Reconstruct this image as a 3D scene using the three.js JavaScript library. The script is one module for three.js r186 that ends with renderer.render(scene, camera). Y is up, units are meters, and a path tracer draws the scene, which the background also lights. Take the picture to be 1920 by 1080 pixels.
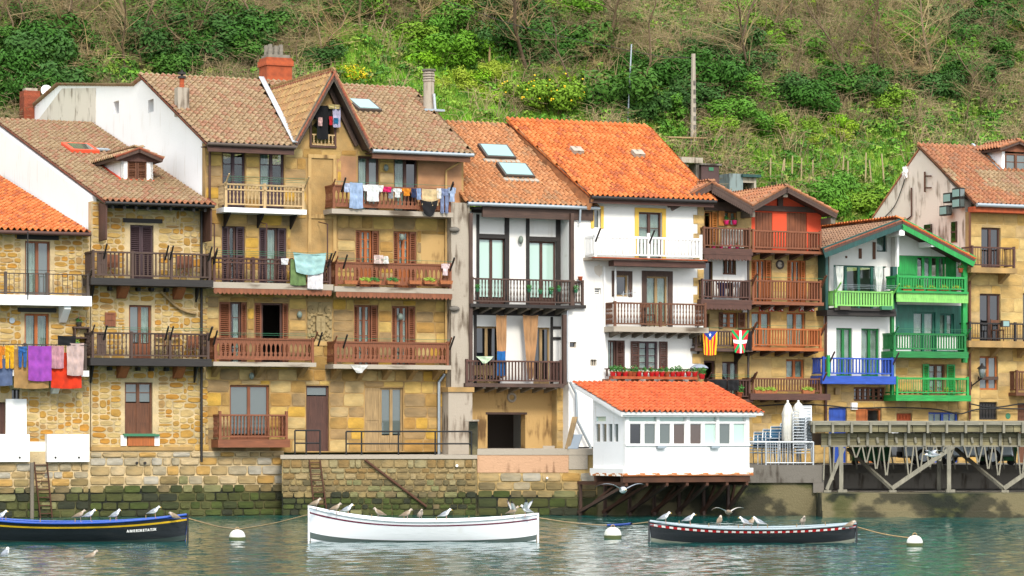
import * as THREE from 'three';
import { mergeGeometries } from 'three/addons/utils/BufferGeometryUtils.js';
import { FontLoader } from 'three/addons/loaders/FontLoader.js';
import { TextGeometry } from 'three/addons/geometries/TextGeometry.js';

// ---------------------------------------------------------------- camera, sky, sun, exposure
const FPX = 5600, CU = 960, CV = 815, CAMH = 2.9;          // focal length and optical axis in photo pixels, eye height
const scene = new THREE.Scene();
const camera = new THREE.PerspectiveCamera(2 * Math.atan(540 / FPX) * 180 / Math.PI, 1920 / 1080, 1, 900);
camera.position.set(0, CAMH, 0);
camera.lookAt(0, CAMH, -10);
camera.setViewOffset(1920, 1080, 0, 540 - CV, 1920, 1080);
camera.updateProjectionMatrix();
const renderer = new THREE.WebGLRenderer({ antialias: true });
renderer.toneMapping = THREE.LinearToneMapping;
renderer.toneMappingExposure = 2.45;
renderer.shadowMap.enabled = true;
{ // overcast sky, computed
  const W = 256, Hh = 128, d = new Float32Array(W * Hh * 4);
  for (let j = 0; j < Hh; j++) for (let i = 0; i < W; i++) {
    const el = ((j + .5) / Hh - .5) * Math.PI, az = i / W * Math.PI * 2, k = (j * W + i) * 4;
    const cl = .05 * Math.sin(az * 3 + 1.3 * Math.sin(el * 5)) * Math.cos(el) + .04 * Math.sin(az * 7 + el * 9) * Math.cos(el);
    const b = el < 0 ? .4 : (.84 + .16 * Math.sin(el)) * (1 + cl);
    d[k] = .95 * b; d[k + 1] = .99 * b; d[k + 2] = 1.06 * b; d[k + 3] = 1;
  }
  const t = new THREE.DataTexture(d, W, Hh, THREE.RGBAFormat, THREE.FloatType);
  t.mapping = THREE.EquirectangularReflectionMapping; t.magFilter = t.minFilter = THREE.LinearFilter; t.needsUpdate = true;
  scene.background = t; scene.environment = t;
  scene.backgroundIntensity = 1; scene.environmentIntensity = 1;
}
const sun = new THREE.DirectionalLight(new THREE.Color(1, .93, .82), 1.4);
sun.position.set(22, 72, -22); sun.target.position.set(0, 5, -110);
sun.castShadow = true; sun.shadow.radius = 24; sun.shadow.mapSize.set(2048, 2048);
Object.assign(sun.shadow.camera, { left: -60, right: 60, top: 60, bottom: -60, near: 1, far: 260 });
scene.add(sun, sun.target);

// ---------------------------------------------------------------- helpers
function rng(s) { return () => { s |= 0; s = s + 0x6D2B79F5 | 0; let t = Math.imul(s ^ s >>> 15, 1 | s); t = t + Math.imul(t ^ t >>> 7, 61 | t) ^ t; return ((t ^ t >>> 14) >>> 0) / 4294967296; }; }
const R = rng(7), rr = (a, b) => a + (b - a) * R(), ri = (a, b) => Math.floor(rr(a, b + 1)), pick = a => a[Math.floor(R() * a.length)];
const V3 = (x, y, z) => new THREE.Vector3(x, y, z);
// tileable value noise
function lattice(n, seed) { const r = rng(seed), a = new Float32Array(n * n); for (let i = 0; i < n * n; i++) a[i] = r(); return a; }
function vnoise(l, n, x, y) {
  const xi = Math.floor(x), yi = Math.floor(y), f = x - xi, g = y - yi, s = f * f * (3 - 2 * f), t = g * g * (3 - 2 * g);
  const m = k => ((k % n) + n) % n, A = (i, j) => l[m(j) * n + m(i)];
  return (A(xi, yi) * (1 - s) + A(xi + 1, yi) * s) * (1 - t) + (A(xi, yi + 1) * (1 - s) + A(xi + 1, yi + 1) * s) * t;
}
const LN = lattice(256, 3);
function fbm(x, y, per, oct = 4) { let a = 0, w = .5, n = per; for (let o = 0; o < oct; o++) { a += w * vnoise(LN, Math.min(n, 256), x * n, y * n + o * 17 * 0); w *= .5; n *= 2; } return a / (1 - Math.pow(.5, oct)); }
function tex(size, fn, color = true) {
  const d = new Uint8Array(size * size * 4);
  for (let j = 0; j < size; j++) for (let i = 0; i < size; i++) {
    const c = fn(i / size, j / size), k = (j * size + i) * 4;
    if (typeof c === 'number') d[k] = d[k + 1] = d[k + 2] = Math.max(0, Math.min(255, c * 255));
    else for (let q = 0; q < 3; q++) d[k + q] = Math.max(0, Math.min(255, c[q] * 255));
    d[k + 3] = 255;
  }
  const t = new THREE.DataTexture(d, size, size); t.wrapS = t.wrapT = THREE.RepeatWrapping; t.magFilter = THREE.LinearFilter; t.minFilter = THREE.LinearMipmapLinearFilter; t.generateMipmaps = true;
  if (color) t.colorSpace = THREE.SRGBColorSpace; t.needsUpdate = true; return t;
}
const sm = (a, b, x) => { x = Math.max(0, Math.min(1, (x - a) / (b - a))); return x * x * (3 - 2 * x); };
const T_mott = tex(512, (x, y) => { const a = fbm(x, y, 4, 6), b = fbm(x + .37, y + .11, 8, 4); return [.66 + .5 * a * .7 + .1 * (b - .5), .66 + .48 * a * .7 + .06 * (b - .5), .64 + .46 * a * .7]; });
const T_bump = tex(512, (x, y) => .6 * fbm(x, y, 16, 4) + .4 * fbm(x + .3, y + .7, 64, 2), false);
const T_wood = tex(512, (x, y) => { const a = fbm(x * 1, y * .08, 64, 3), b = fbm(x, y, 4, 3); return .62 + .3 * a + .16 * b; });
const T_woodb = tex(256, (x, y) => fbm(x, y * .06, 64, 3), false);
const T_plas = tex(512, (x, y) => { const a = fbm(x, y, 4, 5), s = fbm(x, y * .12, 32, 3), st = sm(.56, .75, s) * sm(.4, .7, a); return [.98 - .05 * st - .04 * a, .98 - .06 * st - .04 * a, .98 - .08 * st - .04 * a]; });
const T_stain = tex(512, (x, y) => { const a = fbm(x, y, 4, 6), s = fbm(x, y * .15, 32, 4), g = sm(.5, .72, a * .6 + s * .4); return [.95 - .42 * g, .95 - .46 * g, .95 - .5 * g]; });
const T_rust = tex(512, (x, y) => { const a = fbm(x, y, 8, 5), g = sm(.47, .66, a); return [1 - .24 * g, 1 - .55 * g, 1 - .78 * g]; });
const T_moss = tex(512, (x, y) => { const a = fbm(x, y, 4, 6), b = fbm(x + .5, y + .2, 8, 5), g = sm(.42, .58, a), k = sm(.46, .62, b); return [.84 - .3 * g - .4 * k, .82 - .24 * g - .38 * k, .74 - .36 * g - .36 * k]; });
const texs = new Map();
function rep(t, sx, sy) { const k = t.uuid + sx + '_' + sy; if (!texs.has(k)) { const c = t.clone(); c.repeat.set(sx, sy); c.needsUpdate = true; texs.set(k, c); } return texs.get(k); }
const TX = { mott: rep(T_mott, .5, .5), mott2: rep(T_mott, 1.6, 1.6), bump: rep(T_bump, 1, 1), wood: rep(T_wood, 1.2, .6), woodb: rep(T_woodb, 1.5, .7), plas: rep(T_plas, .22, .22), stain: rep(T_stain, .25, .25), rust: rep(T_rust, .8, 1.6), moss: rep(T_moss, .13, .2) };
const mk = (hex, o = {}) => new THREE.MeshStandardMaterial({ color: hex, roughness: .85, ...o });
const stoneM = hex => mk(hex, { map: TX.mott2, bumpMap: TX.bump, bumpScale: .012, roughness: .95 });
const plasM = hex => mk(hex, { map: TX.plas, bumpMap: TX.bump, bumpScale: .005, roughness: .9 });
const woodM = (hex, r = .7) => mk(hex, { map: TX.wood, bumpMap: TX.woodb, bumpScale: .004, roughness: r });
const metM = (hex, r = .5, m = .3) => mk(hex, { roughness: r, metalness: m });
const clothM = hex => mk(hex, { map: TX.mott2, roughness: 1, side: THREE.DoubleSide });
const M = {
  white: plasM('#e6e4de'), whitew: plasM('#f0efed'), stainw: mk('#d9cfc0', { map: TX.stain, bumpMap: TX.bump, bumpScale: .006 }), wpaint: mk('#ecebe8', { roughness: .5, map: TX.plas }),
  mortar: mk('#dcc59c', { map: TX.mott, bumpMap: TX.bump, bumpScale: .02, roughness: 1 }), mortarY: mk('#c9ac76', { map: TX.mott, bumpMap: TX.bump, bumpScale: .015, roughness: 1 }),
  ochre: mk('#b8955f', { map: TX.mott, bumpMap: TX.bump, bumpScale: .01 }), ochreS: mk('#bb9860', { map: TX.stain, bumpMap: TX.bump, bumpScale: .008 }), pinkpl: mk('#c08f68', { map: TX.mott, bumpMap: TX.bump, bumpScale: .006 }), interior: mk('#5a5048'),
  conc: mk('#a79c8c', { map: TX.stain, bumpMap: TX.bump, bumpScale: .01 }), concD: mk('#6d675e', { map: TX.stain, bumpMap: TX.bump, bumpScale: .01 }), ledge: mk('#6f695f', { map: TX.stain, roughness: 1 }), concM: mk('#80785f', { map: TX.moss, bumpMap: TX.bump, bumpScale: .02 }), mortarD: mk('#a8956c', { map: TX.mott, bumpMap: TX.bump, bumpScale: .02, roughness: 1 }), mossm: mk('#63623c', { map: TX.moss, bumpMap: TX.bump, bumpScale: .02 }), wetst: mk('#a87848', { map: TX.stain }), carved: mk('#ab966c', { map: TX.mott, bumpMap: TX.bump, bumpScale: .01 }), stakew: mk('#b3a076', { map: TX.wood }), lampg: mk('#6f7a70', { roughness: .5 }), pinkw: mk('#c49a78', { map: TX.stain, bumpMap: TX.bump, bumpScale: .02 }),
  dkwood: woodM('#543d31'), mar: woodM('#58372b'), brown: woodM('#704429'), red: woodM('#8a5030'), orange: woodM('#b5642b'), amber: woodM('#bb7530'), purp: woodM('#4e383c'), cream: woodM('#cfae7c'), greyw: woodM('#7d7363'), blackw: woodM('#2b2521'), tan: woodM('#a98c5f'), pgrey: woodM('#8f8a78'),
  green: woodM('#17803a', .5), greenL: woodM('#21a048', .5), lime: woodM('#8fd96a', .5), teal: woodM('#174c46', .5), tealL: woodM('#1f6a58', .5), blue: woodM('#2450b4', .5), redp: plasM('#de5230'), yellowp: plasM('#e0b450'),
  iron: metM('#2a2624', .6), ironB: metM('#4b4038', .6), zinc: metM('#9aa3a8', .45, .5), steel: metM('#b9bdbf', .35, .7), rustm: mk('#5c3a28', { map: TX.mott, roughness: .9 }), rustw: mk('#f0ece4', { map: TX.rust, roughness: .6 }), black: mk('#141414', { roughness: .7 }),
  terra: mk('#b5552c', { map: TX.mott2 }), terraB: mk('#b06a3e', { map: TX.mott2 }), redpot: mk('#b81f24', { roughness: .4 }), pinkpot: mk('#d92a6e', { roughness: .4 }), gpot: mk('#2f6b4a', { roughness: .5 }),
  glass: new THREE.MeshPhysicalMaterial({ color: '#dfe8e6', roughness: .03, transmission: 1, thickness: 0, ior: 1.5, side: THREE.DoubleSide }),
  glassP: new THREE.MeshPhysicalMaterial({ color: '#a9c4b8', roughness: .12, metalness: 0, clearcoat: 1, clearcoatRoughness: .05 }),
  glassB: new THREE.MeshPhysicalMaterial({ color: '#4a3a30', roughness: .06, clearcoat: 1 }), glassS: new THREE.MeshPhysicalMaterial({ color: '#555e5b', roughness: .06, clearcoat: 1, clearcoatRoughness: .03 }),
  glassK: new THREE.MeshPhysicalMaterial({ color: '#0d1012', roughness: .05, clearcoat: 1, clearcoatRoughness: .03 }),
  skyl: new THREE.MeshPhysicalMaterial({ color: '#7c9a96', roughness: .3 }),
  curt: clothM('#e6e6e2'), tancurt: clothM('#bd8f5f'), leaf: mk('#2f6b22', { roughness: .7, side: THREE.DoubleSide }), leafY: mk('#7f9a2a', { roughness: .7, side: THREE.DoubleSide }), fl: mk('#c8202c', { side: THREE.DoubleSide }), flp: mk('#d63a7c', { side: THREE.DoubleSide }), flw: mk('#eceae4', { side: THREE.DoubleSide })
};
// frames: x to the right along the frame, y up, z out of the frame towards the viewer; pixel (u, v) of the photo -> point on the frame's plane z
class Frame {
  constructor(ox, oz, th) { this.o = [ox, oz]; this.th = th; this.c = Math.cos(th); this.s = Math.sin(th); const dx = -ox, dz = -oz; this.cx = dx * this.c - dz * this.s; this.cz = dx * this.s + dz * this.c; }
  ray(u, v) { const a = (u - CU) / FPX; return [a * this.c + this.s, (CV - v) / FPX, a * this.s - this.c]; }
  p(u, v, z = 0) { const d = this.ray(u, v), t = (z - this.cz) / d[2]; return [this.cx + t * d[0], CAMH + t * d[1]]; }
  q(u, v, x) { const d = this.ray(u, v), t = (x - this.cx) / d[0]; return [this.cz + t * d[2], CAMH + t * d[1]]; }      // -> [z, y] on the plane x = const
  w(x, y, z) { return V3(this.o[0] + x * this.c + z * this.s, y, this.o[1] - x * this.s + z * this.c); }
}
const FA = new Frame(0, -112, 25 * Math.PI / 180);      // the row of houses
const FQ = new Frame(0, -107, 0);                       // the quay edge
const FW = new Frame(0, 0, 0);
let F = FA, base = [0, 0, 0], cur = null;
const X = (u, v, z = 0) => F.p(u, v, z)[0], Y = (u, v, z = 0) => F.p(u, v, z)[1];
const names = {};
function numbered(n) { const k = names[n] = (names[n] ?? -1) + 1; return k ? n + '_' + String(k).padStart(3, '0') : n; }
function tag(o, label, category, group, kind) { if (label) o.userData.label = label; if (category) o.userData.category = category; if (group) o.userData.group = group; if (kind) o.userData.kind = kind; return o; }
function thing(name, label, category, b, group) { const g = new THREE.Group(); g.name = numbered(name); scene.add(g); base = b; g.position.copy(F.w(...b)); g.rotation.y = F.th; cur = g; return tag(g, label, category, group); }
function struct(name, geos, m) { const g = thing(name, null, null, [0, 0, 0]); scene.remove(g); const o = mesh(g.name, geos, m, scene); o.position.copy(g.position); o.rotation.copy(g.rotation); o.userData.kind = 'structure'; cur = o; return o; }
function grp(name, parent = cur) { const g = new THREE.Group(); g.name = name; parent.add(g); return g; }
function mesh(name, geos, m, parent = cur, keep) {
  geos = Array.isArray(geos) ? geos : [geos];
  let g;
  if (geos.length === 1) g = geos[0]; else { g = mergeGeometries(geos.map(q => { let r = q.index ? q.toNonIndexed() : q; for (const k of Object.keys(r.attributes)) if (!['position', 'normal', 'uv'].includes(k)) r.deleteAttribute(k); return r; })); }
  if (!keep) g.translate(-base[0], -base[1], -base[2]);
  const o = new THREE.Mesh(g, m); o.name = name; o.castShadow = o.receiveShadow = true; parent.add(o); return o;
}
function piece(name, g, m, parent, x, y, z, sx = 1, sy = 1, sz = 1) { const o = new THREE.Mesh(g, m); o.name = name; o.position.set(x - base[0], y - base[1], z - base[2]); o.scale.set(sx, sy, sz); o.castShadow = o.receiveShadow = true; parent.add(o); return o; }
function bx(x0, x1, y0, y1, z0, z1) {
  const g = new THREE.BoxGeometry(Math.abs(x1 - x0), Math.abs(y1 - y0), Math.abs(z1 - z0)); g.translate((x0 + x1) / 2, (y0 + y1) / 2, (z0 + z1) / 2); return muv(g);
}
function muv(g) { const p = g.attributes.position, n = g.attributes.normal, a = new Float32Array(p.count * 2); for (let i = 0; i < p.count; i++) { const nx = Math.abs(n.getX(i)), ny = Math.abs(n.getY(i)), nz = Math.abs(n.getZ(i)); if (nz >= nx && nz >= ny) { a[2 * i] = p.getX(i); a[2 * i + 1] = p.getY(i); } else if (nx >= ny) { a[2 * i] = p.getZ(i); a[2 * i + 1] = p.getY(i); } else { a[2 * i] = p.getX(i); a[2 * i + 1] = p.getZ(i); } } g.setAttribute('uv', new THREE.BufferAttribute(a, 2)); return g; }
// box with its grain running along x
function bxg(...a) { const g = bx(...a), u = g.attributes.uv; for (let i = 0; i < u.count; i++) u.setXY(i, u.getY(i), u.getX(i)); return g; }
function bar(a, b, r, seg = 6, r2) { // round bar between two points
  const A = V3(...a), B = V3(...b), d = B.clone().sub(A), l = d.length(), g = new THREE.CylinderGeometry(r2 ?? r, r, l, seg, 1); g.translate(0, l / 2, 0); g.applyQuaternion(new THREE.Quaternion().setFromUnitVectors(V3(0, 1, 0), d.normalize())); g.translate(...a); return g;
}
function beam(a, b, w, h) { const A = V3(...a), B = V3(...b), d = B.clone().sub(A), l = d.length(), g = new THREE.BoxGeometry(w, h, l); g.translate(0, 0, l / 2); const z = d.normalize(), up = Math.abs(z.y) > .95 ? V3(1, 0, 0) : V3(0, 1, 0), x = up.clone().cross(z).normalize(), y = z.clone().cross(x); g.applyMatrix4(new THREE.Matrix4().makeBasis(x, y, z)); g.translate(...a); return muv(g); }
function tube(pts, r, seg = 24, rs = 6) { const g = new THREE.TubeGeometry(new THREE.CatmullRomCurve3(pts.map(p => V3(...p))), seg, r, rs); return g; }
function ext(pts, d, holes = []) { const s = new THREE.Shape(pts.map(p => new THREE.Vector2(p[0], p[1]))); for (const h of holes) s.holes.push(new THREE.Path(h.map(p => new THREE.Vector2(p[0], p[1])))); return new THREE.ExtrudeGeometry(s, { depth: d, bevelEnabled: false }); }
// polygon given as [z, y] on a plane x = const, thickness t towards +x
function extX(pts, x, t, holes = []) { const g = ext(pts.map(p => [-p[0], p[1]]), t, holes.map(h => h.map(p => [-p[0], p[1]]))); g.rotateY(Math.PI / 2); g.translate(x, 0, 0); return g; }
const rect = (x0, x1, y0, y1) => [[x0, y0], [x1, y0], [x1, y1], [x0, y1]];
// ---------------------------------------------------------------- builders for houses (all in the current frame)
function stoneGeo(seed, n, round, inset = .12) { // unit stone: irregular outline in +-.5, front face at z = 1, no back
  const r = rng(seed), o = [], f = []; const sup = round ? 3.2 + r() * 2.2 : 9;
  for (let i = 0; i < n; i++) { const a = (i + .5 + (r() - .5) * .3) / n * Math.PI * 2, c = Math.cos(a), s = Math.sin(a), k = Math.pow(Math.pow(Math.abs(c), sup) + Math.pow(Math.abs(s), sup), -1 / sup) * .5 * (1 - (round ? .14 : .03) * r()); o.push([c * k, s * k]); f.push([c * k * (1 - inset), s * k * (1 - inset)]); }
  const p = [], uv = [], u0 = r() * 5, v0 = r() * 5; const put = (x, y, z) => { p.push(x, y, z); uv.push(u0 + x * .3, v0 + y * .3); };
  const zc = .9 + .2 * r(), zf = f.map(() => .85 + .3 * r());
  for (let i = 0; i < n; i++) { const j = (i + 1) % n; put(...o[i], 0); put(...o[j], 0); put(...o[j], .55); put(...o[i], 0); put(...o[j], .55); put(...o[i], .55); put(...o[i], .55); put(...o[j], .55); put(...f[j], zf[j]); put(...o[i], .55); put(...f[j], zf[j]); put(...f[i], zf[i]); put(0, 0, zc); put(...f[i], zf[i]); put(...f[j], zf[j]); }
  const g = new THREE.BufferGeometry(); g.setAttribute('position', new THREE.Float32BufferAttribute(p, 3)); g.setAttribute('uv', new THREE.Float32BufferAttribute(uv, 2)); g.computeVertexNormals(); return g;
}
const SG = { rub: [1, 2, 3, 4, 5, 6, 7, 8].map(s => stoneGeo(s, 9, true, .09)), ash: [11, 12, 13, 14, 15].map(s => stoneGeo(s, 12, false, .07)) };
// fill x0..x1, y0..y1 at plane z with stones; holes = rects; opt.kind rubble | ashlar; opt.mat(x, y) -> material
function stones(parent, x0, x1, y0, y1, z, holes, opt) {
  const list = [], pad = .015;
  if (opt.kind === 'rub') {
    const cw = opt.cw || .14, ch = opt.ch || .1, nx = Math.max(1, Math.round((x1 - x0) / cw)), ny = Math.max(1, Math.round((y1 - y0) / ch)), dx = (x1 - x0) / nx, dy = (y1 - y0) / ny, occ = new Uint8Array(nx * ny);
    for (const h of holes) for (let j = 0; j < ny; j++) for (let i = 0; i < nx; i++) { const cx = x0 + (i + .5) * dx, cy = y0 + (j + .5) * dy; if (cx > h[0] - dx * .4 && cx < h[1] + dx * .4 && cy > h[2] - dy * .4 && cy < h[3] + dy * .4) occ[j * nx + i] = 1; }
    for (let j = 0; j < ny; j++) for (let i = 0; i < nx; i++) {
      if (occ[j * nx + i]) continue;
      let w = ri(opt.w ? opt.w[0] : 2, opt.w ? opt.w[1] : 4), h = R() < .55 ? 2 : ri(1, 3), ww = 0;
      while (ww < w && i + ww < nx && !occ[j * nx + i + ww]) ww++;
      let hh = 1; for (; hh < h && j + hh < ny; hh++) { let ok = true; for (let q = 0; q < ww; q++) if (occ[(j + hh) * nx + i + q]) ok = false; if (!ok) break; }
      for (let b = 0; b < hh; b++) for (let q = 0; q < ww; q++) occ[(j + b) * nx + i + q] = 1;
      list.push([x0 + (i + ww / 2) * dx, y0 + (j + hh / 2) * dy, ww * dx, hh * dy]);
    }
  } else {
    let y = y0; while (y < y1 - .05) {
      let h = rr(...(opt.h || [.32, .46])); if (y + h > y1 - .12) h = y1 - y;
      const cuts = [x0, x1]; for (const q of holes) if (q[2] < y + h && q[3] > y) { if (q[0] > x0 && q[0] < x1) cuts.push(q[0]); if (q[1] > x0 && q[1] < x1) cuts.push(q[1]); }
      cuts.sort((a, b) => a - b);
      for (let k = 0; k + 1 < cuts.length; k++) {
        const a = cuts[k], b = cuts[k + 1]; if (b - a < .06) continue; let ya = y, yb = y + h, mid = (a + b) / 2;
        for (const q of holes) if (q[0] < mid && q[1] > mid && q[2] < yb && q[3] > ya) { if (q[2] <= ya + .01 && q[3] >= yb - .01) yb = ya; else if (q[3] < yb && q[2] <= ya) ya = q[3]; else if (q[2] > ya) yb = q[2]; }
        if (yb - ya < .07) continue;
        let x = a + 0; const W = opt.lw || [.4, .85]; while (x < b - .02) { let w = rr(...W); if (b - x - w < W[0] * .6) w = b - x; list.push([x + w / 2, (ya + yb) / 2, w, yb - ya]); x += w; }
      }
      y += h;
    }
  }
  list.sort((p, q) => q[2] * q[3] - p[2] * p[3]);
  const rest = new Map(), pool = SG[opt.kind], gap = opt.gap ?? (opt.kind === 'rub' ? .02 : .014);
  list.forEach(([x, y, w, h], i) => {
    if (opt.skip && opt.skip(x, y, w, h)) return;
    const m = opt.mat(x, y), g = pick(pool), d = (opt.d || .035) * rr(.6, 1.3), sx = Math.max(.04, w - gap), sy = Math.max(.04, h - gap);
    if (i < (opt.max ?? 290)) { const o = piece('stone', g, m, parent, x, y, z, sx, sy, d); if (opt.kind === 'rub') o.rotation.z = rr(-.06, .06); }
    else { const q = g.clone(); q.scale(sx, sy, d); q.translate(x, y, z); if (!rest.has(m)) rest.set(m, []); rest.get(m).push(q); }
  });
  for (const [m, gs] of rest) mesh('small_stones', gs, m, parent).userData.kind = 'stuff';
}
const pal = hexes => { const ms = hexes.map(stoneM); return () => pick(ms); };
const PAL = { rubA: pal(['#cfab66', '#c3974a', '#d9be86', '#c89a48', '#b9945e', '#d2b67c', '#c68f3a', '#ccb07a']), ash: pal(['#c4a164', '#b08c50', '#cfae66', '#a98c62', '#c9ae78', '#b58c4c', '#cfa548', '#a08660', '#bfa578']), ashY: pal(['#d2b072', '#c8a668', '#d8bb7c', '#ccac70', '#d3ac62', '#c4a878']),
  quay: pal(['#c0a67c', '#b59c70', '#cbb48e', '#b0a288', '#c29a58', '#bab2a4']), algae: pal(['#434f1e', '#4e5a26', '#3c4322', '#56592f', '#484c22', '#333725']), mid: pal(['#8d7a52', '#7f7050', '#9d8a5e', '#6f6547', '#86845a']), terr: pal(['#a08a60', '#8f7c56', '#ad9870', '#94784a', '#a1946e']) };
const quayMat = (ya, yb, up = 'quay') => (x, y) => { const t = y + rr(-.14, .14); return t < ya ? (R() < .93 ? PAL.algae() : PAL.mid()) : t < yb ? PAL.mid() : PAL[up](); };

// windows: list of [u0, v0, u1, v1, opt] on the wall plane z
const pr = (w, z) => { const a = F.p(w[0], (w[1] + w[3]) / 2, z), b = F.p(w[2], (w[1] + w[3]) / 2, z), m = (w[0] + w[2]) / 2; return [a[0], b[0], Y(m, w[3], z), Y(m, w[1], z)]; };
function louver(x0, x1, y0, y1, z, m, parent, name = 'shutter', solid) {
  const g = [], f = Math.min(.06, (x1 - x0) * .2); g.push(bx(x0, x0 + f, y0, y1, z, z + .04), bx(x1 - f, x1, y0, y1, z, z + .04), bx(x0 + f, x1 - f, y1 - .07, y1, z, z + .04), bx(x0 + f, x1 - f, y0, y0 + .07, z, z + .04), bx(x0 + f, x1 - f, (y0 + y1) / 2 - .03, (y0 + y1) / 2 + .03, z, z + .04));
  if (solid) g.push(bx(x0 + f, x1 - f, y0 + .07, y1 - .07, z + .008, z + .022));
  else { const n = Math.max(3, Math.round((y1 - y0) / .075)); for (let i = 0; i < n; i++) { const yy = y0 + .07 + (y1 - y0 - .14) * (i + .5) / n, s = new THREE.BoxGeometry(x1 - x0 - 2 * f, .012, .06); s.rotateX(.75); s.translate((x0 + x1) / 2, yy, z + .018); g.push(muv(s)); } }
  return mesh(name, g, m, parent);
}
function windowAt(w, z, parent = cur, d = .14) {
  const o = w[4] || {}, [x0, x1, y0, y1] = pr(w, z), g = grp(o.name || 'window', parent), fm = M[o.f || 'brown'], zb = z - d, ft = o.ft || Math.min(.07, (x1 - x0) * .12), gl = o.g || 'glass';
  const sl = (o.sl || 0) * (x1 - x0), sr = (o.sr || 0) * (x1 - x0), a = x0 + sl, b = x1 - sr, n = o.n ?? 2, solid = (o.door || 0), yd = y0 + solid * (y1 - y0);
  if (o.shut) { // closed shutters or a plank door
    const k = o.shut === 'plank' ? Math.max(3, Math.round((x1 - x0) / .13)) : n; for (let i = 0; i < k; i++) { const p = x0 + (x1 - x0) * i / k, q = x0 + (x1 - x0) * (i + 1) / k; if (o.shut === 'plank') mesh('plank', bx(p + .005, q - .005, y0, y1, zb - .02, zb + .03 + .006 * (i % 2)), fm, g); else louver(p + .006, q - .006, y0, y1, zb, fm, g, 'shutter', o.shut === 'panel'); }
    return g;
  }
  const fr = [bx(a, a + ft, y0, y1, zb - .03, zb + .04), bx(b - ft, b, y0, y1, zb - .03, zb + .04), bx(a + ft, b - ft, y1 - ft, y1, zb - .03, zb + .04), bx(a + ft, b - ft, y0, y0 + ft, zb - .03, zb + .04)];
  for (let i = 1; i < n; i++) { const c = a + (b - a) * i / n; fr.push(bx(c - ft * .8, c + ft * .8, y0 + ft, y1 - ft, zb - .025, zb + .045)); }
  if (solid) fr.push(bx(a + ft, b - ft, y0 + ft, yd, zb - .02, zb + .015));
  const tn = o.t || 0; for (let k = 0; k < tn; k++) { const yy = yd + (y1 - yd) * (k + 1) / (tn + 1); fr.push(bx(a + ft, b - ft, yy - .016, yy + .016, zb - .018, zb + .022)); }
  if (o.v) for (let i = 0; i < n; i++) { const c = a + (b - a) * (i + .5) / n; fr.push(bx(c - .014, c + .014, yd, y1 - ft, zb - .017, zb + .021)); }
  mesh('frame', fr, fm, g);
  if (!o.open) for (let i = 0; i < n; i++) { const p = a + (b - a) * i / n + ft * .6, q = a + (b - a) * (i + 1) / n - ft * .6; mesh('pane', bx(p, q, (solid ? yd : y0) + ft * .6, y1 - ft * .6, zb - .004, zb + .004), M[Array.isArray(gl) ? gl[i] : gl], g); }
  if (o.cur) { const gs = [], cs = Array.isArray(o.cur) ? o.cur : [[0, 1], ]; for (const [p, q] of cs) { const wv = (b - a) * (q - p), pl = new THREE.PlaneGeometry(wv, y1 - yd - .05, 16, 1), P = pl.attributes.position; for (let i = 0; i < P.count; i++) P.setZ(i, .02 * Math.sin(P.getX(i) * 38)); pl.computeVertexNormals(); pl.translate(a + (b - a) * (p + q) / 2, (y1 + yd) / 2, zb - .08); gs.push(pl); } mesh('curtain', gs, M[o.cm || 'curt'], g); }
  const sk = o.sk !== 'panel'; if (sl) louver(x0 + .01, a - .01, y0 + .01, y1 - .01, z - .07, M[o.sm || o.f], g, 'shutter', !sk); if (sr) louver(b + .01, x1 - .01, y0 + .01, y1 - .01, z - .07, M[o.sm || o.f], g, 'shutter', !sk);
  if (o.ol) louver(x0 - o.ol * (x1 - x0), x0 - .02, y0, y1, z + .04, M[o.sm || o.f], g, 'shutter', o.sk === 'panel'); if (o.or) louver(x1 + .02, x1 + o.or * (x1 - x0), y0, y1, z + .04, M[o.sm || o.f], g, 'shutter', o.sk === 'panel');
  if (o.sur) { const s = o.sur, e = .04; mesh('surround', [bx(x0 - s, x0, y0, y1 + s, z - .02, z + e), bx(x1, x1 + s, y0, y1 + s, z - .02, z + e), bx(x0, x1, y1, y1 + s, z - .02, z + e)], M[o.sum], g); }
  if (o.sill) mesh('sill', bx(x0 - .08, x1 + .08, y0 - .08, y0, z - .1, z + .1), M[o.sill], g);
  if (o.lin) mesh('lintel', bxg(x0 - (o.lw ?? .25), x1 + (o.lw ?? .25), y1 + .05, y1 + .2, z - .05, z + .06), M[o.lin], g);
  return g;
}
// front wall with openings for its windows
function wall(u0, v0, u1, v1, z, m, wins, t = .35, pts, name = 'wall') {
  const b = pr([u0, v0, u1, v1], z), P = pts || rect(...b), H = wins.map(w => { const q = pr(w, z); return rect(q[0], q[1], Math.max(q[2], b[2] + .01), q[3]); });
  const g = ext(P, t, H); g.translate(0, 0, z - t); const o = mesh(name, g, m); o.userData.b = undefined; delete o.userData.b; return [o, b, wins.map(w => pr(w, z))];
}
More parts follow.
